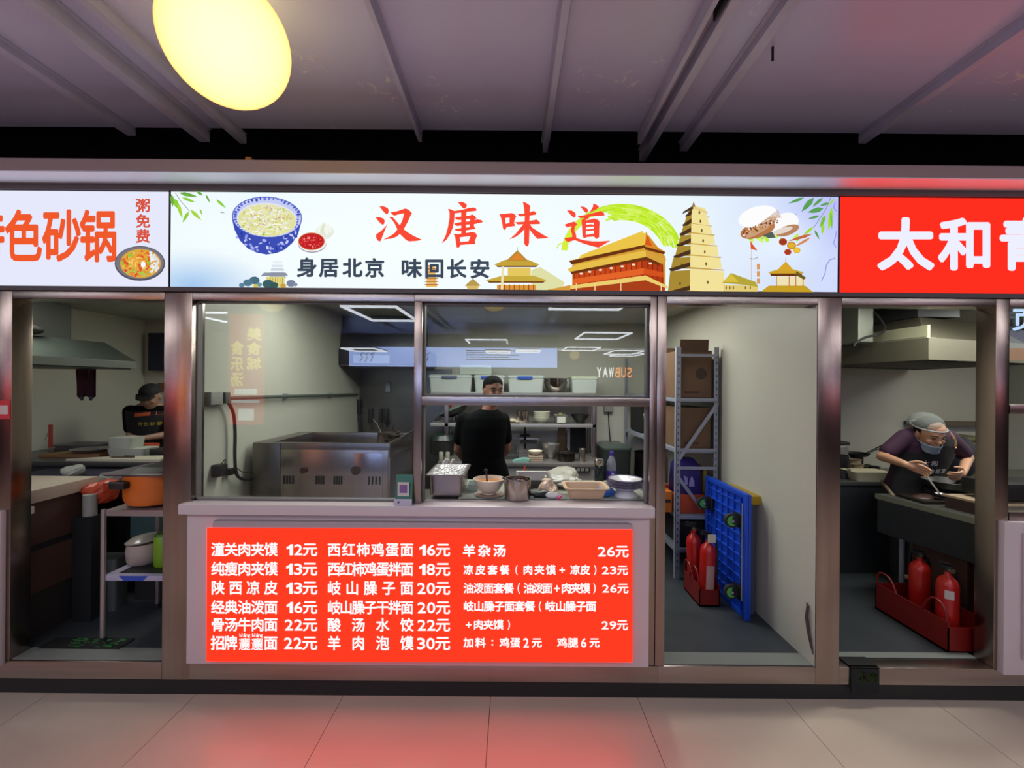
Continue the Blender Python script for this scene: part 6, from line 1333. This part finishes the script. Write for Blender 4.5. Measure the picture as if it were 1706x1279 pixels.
# hood in the left stall
t = thing('extractor_hood', 'grey green steel extractor hood at the left stall wall', 'hood', (-3.6, .9, 1.8)); hx = -3.2
m = MB(); m.box(-4.0, hx, .28, 1.33, 1.805, 1.865, bev=.003); m.build('rim', mat('left_hood_rim', '#5c625b', .5, .3), t)
m = MB(); v = [(-4.0, .28, 1.865), (hx, .28, 1.865), (hx, 1.33, 1.865), (-4.0, 1.33, 1.865), (-3.95, .28, 2.02), (-3.42, .28, 2.02), (-3.42, 1.28, 2.02), (-3.95, 1.28, 2.02)]
m.add(v, [(0, 1, 5, 4), (1, 2, 6, 5), (2, 3, 7, 6), (3, 0, 4, 7), (4, 5, 6, 7)]); m.build('slope', mat('left_hood', '#3a403b', .5, .3), t)
m = MB(); m.box(-3.98, -3.22, .3, 1.3, 1.795, 1.804); m.build('grease_edge', black, t)
t = thing('duct_pipe', 'bulky grey duct above the left stall hood', 'duct', (-3.7, .8, 2.02)); m = MB(); m.box(-3.9, -3.62, .5, 1.2, 2.021, 2.32, bev=.01); m.build('duct', mat('duct_pale', '#3a3c38', .6), t); m = MB(); m.ell((-3.45, .7, 2.06), (.09, .12, .04)); m.build('motor', mat('motor_dark', '#2c2a28', .5), t, True)
t = thing('hanging_apron', 'maroon apron hanging from the left stall hood', 'apron', (-3.25, 1.1, 1.5))
m = MB(); v = []; f = []; p = W(140, 640, 3.75)
for j in range(10):
    for i in range(9):
        a = i / 8; z = 1.80 - .24 * j / 9 - (.02 if (i in (2, 6) and j == 9) else 0); v.append((p.x - .075 + a * (.16 + .02 * j / 9), p.y + .012 * math.sin(a * 15 + j * .2), z))
for j in range(9):
    for i in range(8): f.append((j * 9 + i, j * 9 + i + 1, (j + 1) * 9 + i + 1, (j + 1) * 9 + i))
m.add(v, f); n_ = len(m.v); m.add([(x, y + .012, z) for x, y, z in v], f); m.build('cloth', mat('maroon', '#3a0e1c', .8), t, True)
m = MB()
for dx in (-.02, .06): m.tube([(p.x + dx, p.y, 1.56), (p.x + dx, p.y, 1.525)], .012, n=6)
m.build('tassel', black, t, True)
t = thing('wall_screen', 'dark navy screen high on the side wall of the left stall', 'screen', (-1.9, 1.9, 1.9)); m = MB(); m.box(X(250, 4.9), X(250, 4.9) + .75, 2.57, 2.62, 1.82, 2.25, bev=.004); m.build('panel', mat('screen_navy', '#161a30', .25), t); m = MB(); m.box(-4.0, -3.8, 2.60, 2.649, 1.95, 2.1); m.build('bracket', black, t)
t = thing('red_notice', 'small reddish notice on the back wall behind the cap', 'notice', (-3.2, 2.64, 1.5)); p = W(266, 645, 4.9); m = MB(); m.box(p.x - .05, p.x + .06, 2.63, 2.648, p.z - .05, p.z + .05); m.build('paper', mat('notice_red', '#7a4434', .6), t)

# ================================================================== PEOPLE
def fuse(mb, voxel, name, m, parent, keep=None, smooth=4):
    me = mb.mesh('tmp', m); o = bpy.data.objects.new('tmp', me); C.objects.link(o)
    r = o.modifiers.new('r', 'REMESH'); r.mode = 'VOXEL'; r.voxel_size = voxel; r.use_smooth_shade = True
    s_ = o.modifiers.new('s', 'SMOOTH'); s_.factor = .5; s_.iterations = smooth
    bpy.context.view_layer.update(); dg = bpy.context.evaluated_depsgraph_get()
    nm = bpy.data.meshes.new_from_object(o.evaluated_get(dg)); bpy.data.objects.remove(o)
    if keep:
        bm = bmesh.new(); bm.from_mesh(nm); bmesh.ops.delete(bm, geom=[v for v in bm.verts if not keep(v.co)], context='VERTS'); bm.to_mesh(nm); bm.free()
    nm.materials.clear(); nm.materials.append(m if not isinstance(m, list) else m[0])
    nm.polygons.foreach_set('use_smooth', [True] * len(nm.polygons))
    ob = bpy.data.objects.new(name, nm); C.objects.link(ob)
    if parent: ob.parent = parent; ob.location = -parent.location
    return ob
def capsule(m, a, b, r0, r1, n=16):
    a = Vector(a); b = Vector(b); d = b - a; L = d.length
    T = Matrix.Translation(a) @ d.to_track_quat('Z', 'Y').to_matrix().to_4x4()
    pr = [(r0 * math.sin(PI / 2 * i / 4) + 1e-5, -r0 * math.cos(PI / 2 * i / 4)) for i in range(5)] + [(r1 * math.cos(PI / 2 * i / 4) + 1e-5, L + r1 * math.sin(PI / 2 * i / 4)) for i in range(5)]
    m.lathe(pr, n=n, M=T)
def trunk(m, rings, grow=0.0, n=28):
    R = []
    for c, rx, ry, yaw in rings:
        R.append([(c[0] + (rx + grow) * math.cos(a) * math.cos(yaw) - (ry + grow) * math.sin(a) * math.sin(yaw), c[1] + (rx + grow) * math.cos(a) * math.sin(yaw) + (ry + grow) * math.sin(a) * math.cos(yaw), c[2]) for a in [2 * PI * i / n for i in range(n)]])
    m.loft(R)
HEAD = [(-.112, -.047, .016, .016), (-.104, -.042, .034, .034), (-.085, -.030, .050, .054), (-.055, -.018, .060, .074), (-.025, -.008, .067, .086), (.008, 0, .073, .093), (.04, .005, .076, .096), (.07, .007, .072, .091), (.095, .007, .057, .073), (.111, .006, .034, .044), (.118, .006, .008, .012)]
def head(m, T, s_=1.0):
    T = T @ Matrix.Scale(s_, 4)
    m.loft([[(rx * math.cos(a), cy_ + ry * math.sin(a), z) for a in [2 * PI * i / 24 for i in range(24)]] for z, cy_, rx, ry in HEAD], M=T)
    m.ell((0, -.100, -.022), (.013, .016, .014), 10, 8, M=T); m.ell((0, -.094, -.004), (.009, .012, .024), 10, 8, M=T)
    m.ell((0, -.082, .022), (.046, .016, .009), 12, 8, M=T); m.ell((0, -.086, -.060), (.024, .012, .010), 12, 8, M=T); m.ell((0, -.076, -.092), (.018, .014, .012), 12, 8, M=T)
    for q in (-1, 1): m.ell((q * .076, .008, -.008), (.010, .020, .032), 10, 8, M=T); m.ell((q * .040, -.068, -.028), (.020, .018, .02), 10, 8, M=T)
def face(T, s_, t, skin_d, brow=True, mouth=True, eyes=True):
    T = T @ Matrix.Scale(s_, 4); m = MB()
    if eyes:
        for q in (-1, 1): m.ell((q * .031, -.0835, .004), (.014, .008, .0055), 12, 8, M=T)
        m.build('eyes', mat('eye_dark', '#2a1c18', .3), t, True)
    if brow:
        m = MB()
        for q in (-1, 1): m.tube([T @ Vector((q * .014, -.094, .024)), T @ Vector((q * .032, -.091, .029)), T @ Vector((q * .052, -.078, .022))], .0035 * s_, n=6)
        m.build('eyebrows', mat('brow_dark', '#1a1412', .7), t, True)
    if mouth: m = MB(); m.ell((0, -.0985, -.060), (.022, .004, .005), 12, 6, M=T); m.build('lips', mat('lip', '#8a4a40', .5), t, True)
def hand(m, w_, d, side, curl=.6, s_=1.0):
    """hand at wrist w_, pointing along d; side = direction from palm centre to the thumb; palm + 4 fingers + thumb"""
    w_ = Vector(w_); d = Vector(d).normalized(); side = Vector(side); side = (side - d * side.dot(d)).normalized(); nrm = d.cross(side).normalized()
    capsule(m, w_, w_ + d * .045 * s_, .022 * s_, .026 * s_, 12)
    for k, (o_, L) in enumerate([(.028, .072), (.010, .080), (-.009, .074), (-.027, .058)]):
        b0 = w_ + d * .03 * s_ + side * o_ * .6 * s_; p = w_ + d * .085 * s_ + side * o_ * s_; capsule(m, b0, p, .013 * s_, .0105 * s_, 10)
        dd = d.copy(); r_ = .0095 * s_
        for j, f_ in enumerate((.45, .32, .23)):
            ang = curl * (.8 + .35 * j); dd = (dd * math.cos(ang) + nrm * math.sin(ang)).normalized(); q = p + dd * L * f_ * s_; capsule(m, p, q, r_, r_ * .9, 9); p = q; r_ *= .9
    p = w_ + d * .025 * s_ + side * .022 * s_; dd = (d * .75 + side * .75 + nrm * .25).normalized()
    for L, r_ in ((.038, .013), (.030, .0105), (.024, .0095)):
        q = p + dd * L * s_; capsule(m, p, q, r_ * s_, r_ * .9 * s_, 9); p = q; dd = (dd + d * .35 + nrm * curl * .5 - side * .25).normalized()
def person(label, base, rings, neck, headT, hs_, arms, legs, skin, vox, shirt, sl, trousers, shirt_rings=None, grow=.014, hem=None):
    t = thing('person', label, 'person', base)
    m = MB(); trunk(m, rings); capsule(m, neck[0], neck[1], neck[2], neck[2] * .95); head(m, headT, hs_)
    for (sh, el, wr, hd, sd, cu) in arms:
        capsule(m, sh, el, .050 * hs_, .038 * hs_); capsule(m, el, wr, .038 * hs_, .025 * hs_); hand(m, wr, hd, sd, cu, hs_)
    for (hp_, kn, an) in legs:
        capsule(m, hp_, kn, .082, .055); capsule(m, kn, an, .052, .036); capsule(m, an, (an[0], an[1] - .13, an[2] - .035), .036, .026)
    fuse(m, vox, 'body', skin, t, smooth=3 if vox < .006 else 4)
    # shirt
    m = MB(); trunk(m, shirt_rings or rings, grow)
    for (sh, el, wr, hd, sd, cu) in arms:
        e = Vector(sh).lerp(Vector(el), sl); capsule(m, sh, e, .064 * hs_, .060 * hs_)
    fuse(m, .009, 'shirt', shirt, t)
    m = MB()
    for (hp_, kn, an) in legs: capsule(m, hp_, kn, .098, .070); capsule(m, kn, (an[0], an[1], an[2] + .02), .068, .052)
    trunk(m, [(r[0], r[1], r[2], r[3]) for r in rings[:2]], .02)
    fuse(m, .014, 'trousers', trousers, t)
    m = MB()
    for (hp_, kn, an) in legs: m.loft([ring(an[0] - .045, an[0] + .045, an[1] - .19, an[1] + .06, KZ, .03), ring(an[0] - .045, an[0] + .045, an[1] - .19, an[1] + .06, KZ + .03, .03), ring(an[0] - .035, an[0] + .035, an[1] - .10, an[1] + .05, KZ + .08, .02)])
    m.build('shoes', blackm, t, True)
    return t
skin1 = mat('skin_warm', '#8a5f4c', .5, noise=.05, nscale=8); skin2 = mat('skin_light', '#b5886c', .5, noise=.05, nscale=8); skin3 = mat('skin_tan', '#94705c', .5)  # a plain skin tone for each person
hair = mat('black_hair', '#0b0a0b', .9, spec=.15, bump=.4, bscale=200)
tee = mat('black_tee', '#07080a', .95, spec=.1, bump=.1, bscale=15); dark_tr = mat('dark_trousers', '#15161c', .85)

# --- cook in the middle, hands behind his back, head half hidden by the rail
D = 3.36; cy0 = D - 2.3; cx = X(806, D); s0 = .93
hx_, hz_ = X(822, D), 1.757 - .118 * .96
yw = .25
sz = 1.475  # shoulder height
rings = [((cx, cy0 + .02, .93), .155, .10, yw), ((cx, cy0 + .02, 1.0), .160, .105, yw), ((cx, cy0, 1.12), .150, .098, yw), ((cx, cy0, 1.25), .160, .105, yw), ((cx + .005, cy0, 1.36), .172, .108, yw), ((cx + .01, cy0, 1.43), .168, .095, yw), ((cx + .03, cy0, 1.468), .095, .06, yw), ((cx + .042, cy0, 1.50), .056, .050, yw), ((cx + .045, cy0, 1.54), .050, .048, yw)]
hT = Matrix.Translation((hx_, cy0 - .02, hz_)) @ Matrix.Rotation(.40, 4, 'Z')
Ls, Rs = (cx - .150, cy0 - .02, 1.415), (cx + .148, cy0 + .05, 1.415)
arms = [(Ls, (cx - .205, cy0 + .05, 1.17), (cx - .12, cy0 + .19, 1.0), (.9, .25, -.3), (0, 0, 1), .5), (Rs, (cx + .185, cy0 + .13, 1.17), (cx + .08, cy0 + .22, 1.02), (-.9, .2, -.25), (0, 0, 1), .5)]
legs = [((cx - .085, cy0 + .02, .93), (cx - .09, cy0, .58), (cx - .095, cy0 + .03, KZ + .08)), ((cx + .085, cy0 + .02, .93), (cx + .09, cy0, .58), (cx + .10, cy0 + .03, KZ + .08))]
sr = [((cx + .015, cy0 + .02, .95), .185, .125, yw), ((cx + .012, cy0 + .02, 1.02), .172, .118, yw)] + rings[2:6] + [((cx + .030, cy0, 1.473), .112, .070, yw), ((cx + .040, cy0 + .012, 1.500), .054, .046, yw)]
t = person('man in a black t-shirt standing behind the hatch, eyes above the steel rail', (cx, cy0, KZ), rings, ((cx + .045, cy0, 1.50), (hx_ - .005, cy0, hz_ - .06), .056), hT, .96, arms, legs, skin1, .008, tee, .62, dark_tr, sr, .016)
face(hT, .96, t, skin1)
m = MB(); T = hT @ Matrix.Scale(.96, 4); m.ell((0, .012, .052), (.082, .098, .078), 24, 14, M=T); m.ell((0, .03, .02), (.080, .080, .075), 24, 14, M=T)
Ti = T.inverted(); fuse(m, .006, 'hair', hair, t, keep=lambda co: (Ti @ co).z > (.048 if (Ti @ co).y < -.02 else .0 if (Ti @ co).y < .035 else -.045), smooth=2)

# --- masked woman stirring a pot
D = 3.24; cy0 = D - 2.3; cx = X(1537, D) - .02
yw = -.10
rings = [((cx - .03, cy0 + .04, .86), .165, .12, yw), ((cx - .03, cy0 + .04, .95), .160, .115, yw), ((cx - .02, cy0 + .01, 1.06), .150, .105, yw), ((cx - .005, cy0 - .02, 1.18), .165, .110, yw), ((cx, cy0 - .04, 1.28), .180, .108, yw), ((cx, cy0 - .05, 1.345), .172, .09, yw), ((cx + .005, cy0 - .06, 1.395), .11, .065, yw), ((cx + .01, cy0 - .07, 1.42), .055, .05, yw)]
hx_, hy_, hz_ = X(1549, 3.10), 3.10 - 2.3, 1.405
hz_ = W(1549, 722, 3.10).z
hT = Matrix.Translation((hx_, hy_, hz_)) @ Matrix.Rotation(-.12, 4, 'Z') @ Matrix.Rotation(.40, 4, 'X')
def PV(px, py, d): return W(px, py, d)
Ls, Rs = Vector((cx - .152, cy0 - .05, 1.325)), Vector((cx + .152, cy0 - .06, 1.325))
Le = PV(1470, 760, 3.22); Lw = PV(1507, 773, 3.0); Re = PV(1612, 762, 3.24); Rw = PV(1604, 786, 3.06)
hd_dir = PV(1545, 785, 2.92) - Lw
arms = [(Ls, Le, Lw, hd_dir, (0, -.3, 1), .55), (Rs, Re, Rw, PV(1590, 803, 2.95) - Rw, (0, -.3, 1), .6)]
legs = [((cx - .115, cy0 + .04, .86), (cx - .12, cy0 + .02, .53), (cx - .12, cy0 + .03, KZ + .08)), ((cx + .055, cy0 + .04, .86), (cx + .06, cy0 + .02, .53), (cx + .06, cy0 + .03, KZ + .08))]
purple = mat('purple_tee', '#33152f', .85)
t = person('woman in a white hair net, lowered face mask and dark apron stirring a pot', (cx, cy0, KZ), rings, ((cx + .01, cy0 - .05, 1.37), (hx_ - .005, hy_ + .035, hz_ - .06), .050), hT, .98, arms, legs, skin2, .0048, purple, .72, dark_tr, rings[:7])
face(hT, .98, t, skin2, mouth=False)
T = hT @ Matrix.Scale(.98, 4); Ti = T.inverted()
m = MB(); m.ell((0, .016, .035), (.084, .100, .090), 24, 14, M=T); fuse(m, .006, 'hair', hair, t, keep=lambda co: (Ti @ co).z > (.058 if (Ti @ co).y < -.02 else -.035), smooth=2)
m = MB(); m.ell((-.01, .035, .070), (.098, .112, .074), 28, 16, M=T @ Matrix.Rotation(-.12, 4, 'Y')); m.ell((-.03, .09, .05), (.07, .06, .06), 20, 12, M=T)
fuse(m, .006, 'hair_net', mat('hair_net', '#7f8581', .7, alpha=.42, bump=.5, bscale=90), t, keep=lambda co: (Ti @ co).z > .034 + (-.03 if (Ti @ co).y > .03 else .018), smooth=2)
m = MB(); m.tube([T @ Vector((.095 * math.cos(a) - .008, .020 + .115 * math.sin(a), .050 - .012 * math.sin(a))) for a in [2 * PI * i / 24 for i in range(25)]], .006, n=6); m.build('net_band', mat('net_band', '#84868a', .6), t, True)
m = MB(); m.loft([[(rx * 1.06 * math.cos(a), cy_ + ry * 1.10 * math.sin(a), z) for a in [PI + .2 + (PI - .4) * i / 16 for i in range(17)]] for z, cy_, rx, ry in [(-.125, -.055, .03, .03), (-.112, -.05, .052, .05), (-.088, -.030, .058, .066), (-.062, -.020, .064, .080), (-.052, -.018, .066, .080)]], M=T, cap=False)
sld = m.build('face_mask', mat('mask_blue', '#75879a', .7), t, True); sm = sld.modifiers.new('thick', 'SOLIDIFY'); sm.thickness = .003
m = MB(); m.tube([T @ Vector((.062, -.03, -.06)), T @ Vector((.078, .01, -.03))], .0015, n=5); m.tube([T @ Vector((-.062, -.03, -.06)), T @ Vector((-.078, .01, -.03))], .0015, n=5); m.build('mask_loop', mat('loop_white', '#c9cdd0', .6), t)
# apron over the shirt
m = MB(); trunk(m, rings[:6], .030); 
apr = mat('black_apron', '#0d0d10', .8)
ap = fuse(m, .009, 'apron', apr, t, keep=lambda co: co.y < cy0 - .03 + (.03 if co.z < 1.1 else 0) and co.z < 1.335 and (abs(co.x - cx) < .115 or co.z < 1.22))
m = MB()
for q, mt_ in ((-1, 'strap'), (1, 'strap')):
    m.tube([(cx + q * .10, cy0 - .165, 1.27), (cx + q * .105, cy0 - .155, 1.33), (cx + q * .10, cy0 - .10, 1.395), (cx + q * .09, cy0 - .03, 1.405)], .011, n=6, smooth=1)
m.build('apron_strap', mat('strap_tan', '#6b4a2a', .6), t, True)
m = MB(); m.ell((cx + .095, cy0 - .176, 1.265), (.006, .004, .006), 10, 6); m.build('buckle', mat('brass', '#c9a85a', .3, .8), t, True)
def decal(obj_, x0, dx, zc, text, h, name, mt, parent, lift=.003, bold=.03):
    bm = bmesh.new(); bm.from_mesh(obj_.data); bv = BVHTree.FromBMesh(bm); m = MB()
    def pl(a, b_, k=0):
        hit = bv.ray_cast(Vector((a, -3, b_)), Vector((0, 1, 0)))
        return (a, (hit[0].y if hit[0] else 0) - lift, b_)
    for i, ch in enumerate(text): put_char(m, ch, x0 + i * dx, zc + h / 2, x0 + i * dx + h, zc - h / 2, pl, bold)
    bm.free(); return m.build(name, mt, parent)
apl = mat('apron_print', '#c9c9cc', .7)
pz = W(1555, 772, 3.1).z; px_ = X(1541, 3.09)
decal(ap, px_, .055, pz, '太和', .040, 'chest_lettering', apl, t); decal(ap, px_ + .002, .047, pz - .058, '牛肉板面', .036, 'chest_lettering', apl, t)
# ladle in her hand and black pan
lw = Lw + hd_dir.normalized() * .09
t2 = thing('ladle', 'wooden handled steel ladle in the hand of the masked woman', 'ladle', tuple(lw)); e = PV(1568, 826, 2.85)
m = MB(); m.tube([lw - (e - lw) * .16, lw.lerp(e, .28)], [.010, .008], n=8); m.build('handle', mat('ladle_wood', '#a08a5c', .5), t2, True)
m = MB(); m.tube([lw.lerp(e, .28), e], .006, n=8); m.lathe([(.001, -.0), (.022, .006), (.034, .02), (.032, .02), (.02, .009), (.0001, .004)], tuple(e - Vector((0, 0, .005)))); m.build('ladle_bowl', steel_k, t2, True)
c = PV(1580, 806, 2.98); t2 = thing('wok', 'black pan held in the other hand of the masked woman', 'pan', (c.x, c.y, c.z - .04)); m = MB(); m.lathe([(.06, -.045), (.12, -.02), (.145, .025), (.142, .027), (.115, -.012), (.0001, -.038)], tuple(c), 28); m.build('pan', black, t2, True)
m = MB(); m.cyl((c.x, c.y + .02, .931), (c.x, c.y + .02, c.z - .045), .11, n=20); m.build('burner_ring', blackm, t2, True)

# --- capped cook in the left stall
D = 4.22; cy0 = D - 2.3; cx = X(252, D)
yw = .25
rings = [((cx, cy0 + .0, .95), .165, .115, yw), ((cx, cy0, 1.05), .165, .112, yw), ((cx, cy0, 1.18), .165, .11, yw), ((cx, cy0, 1.32), .178, .112, yw), ((cx, cy0, 1.41), .178, .10, yw), ((cx, cy0 - .005, 1.46), .13, .075, yw), ((cx, cy0 - .01, 1.50), .058, .052, yw)]
hx_, hy_ = X(251, 4.15), 1.85; hz_ = W(251, 660, 4.15).z
hT = Matrix.Translation((hx_, hy_, hz_)) @ Matrix.Rotation(.25, 4, 'Z') @ Matrix.Rotation(.40, 4, 'X')
Ls, Rs = Vector((cx - .175, cy0 - .03, 1.40)), Vector((cx + .175, cy0 + .03, 1.40))
Le = W(219, 722, 4.15); Lw = W(208, 738, 3.92)
arms = [(Ls, Le, Lw, W(203, 748, 3.8) - Lw, (.6, 0, .8), .5), (Rs, (cx + .22, cy0 - .05, 1.18), (cx + .16, cy0 - .28, 1.17), (-.2, -.9, -.2), (-.3, 0, 1), .5)]
legs = [((cx - .09, cy0, .93), (cx - .09, cy0 - .01, .56), (cx - .1, cy0 + .02, KZ + .08)), ((cx + .09, cy0, .93), (cx + .09, cy0 - .01, .56), (cx + .1, cy0 + .02, KZ + .08))]
t = person('man in a black cap and black shirt with an orange chest stripe', (cx, cy0, KZ), rings, ((cx, cy0 - .01, 1.46), (hx_, hy_ + .03, hz_ - .05), .056), hT, 1.0, arms, legs, skin3, .008, tee, .75, dark_tr, rings[:6])
face(hT, 1.0, t, skin3)
Ti = hT.inverted(); m = MB(); m.ell((0, .012, .045), (.086, .105, .078), 24, 14, M=hT)
fuse(m, .007, 'cap', blackm, t, keep=lambda co: (Ti @ co).z > .035 - (.03 if (Ti @ co).y > .02 else 0), smooth=1)
m = MB(); m.loft([[(.074 * math.cos(a), -.075 + r_ * math.sin(a) * .085, .042 + dz - .02 * abs(math.cos(a)) * (r_ - 1)) for a in [PI + PI * i / 14 for i in range(15)]] for r_, dz in ((.2, 0), (1.0, -.012), (1.0, -.018), (.2, -.006))], M=hT); m.build('cap_peak', blackm, t, True)
m = MB(); trunk(m, rings[:6], .026); ap = fuse(m, .010, 'apron', apr, t, keep=lambda co: co.y < cy0 - .02 and co.z < 1.415)
def stripe(ob, x0, x1, z0, z1, mt, nm):
    bm = bmesh.new(); bm.from_mesh(ob.data); bv = BVHTree.FromBMesh(bm); m = MB(); N = 10; v = []
    for i in range(N + 1):
        for k_, z in enumerate((z0, z1)):
            a = x0 + (x1 - x0) * i / N; z2 = z + (i / N) * .02; h = bv.ray_cast(Vector((a, -3, z2)), Vector((0, 1, 0))); v.append((a, (h[0].y if h[0] else cy0) - .004, z2))
    m.add(v, [(2 * i, 2 * i + 2, 2 * i + 3, 2 * i + 1) for i in range(N)]); bm.free(); return m.build(nm, mt, t)
zs = W(245, 691, 4.1).z; stripe(ap, X(227, 4.1), X(263, 4.1), zs - .018, zs + .016, mat('orange_stripe', '#c8571c', .6), 'orange_stripe')
zs = W(265, 721, 4.1).z; stripe(ap, X(261, 4.1), X(274, 4.1), zs - .010, zs + .008, MATS['orange_stripe'], 'pocket_stripe')
zs = W(245, 706, 4.1).z; decal(ap, X(231, 4.08), .045, zs, '特色砂锅', .034, 'chest_lettering', mat('yellow_print', '#a8962c', .6), t)

# the glyph helper is not part of the scene
bpy.data.objects.remove(_ob)
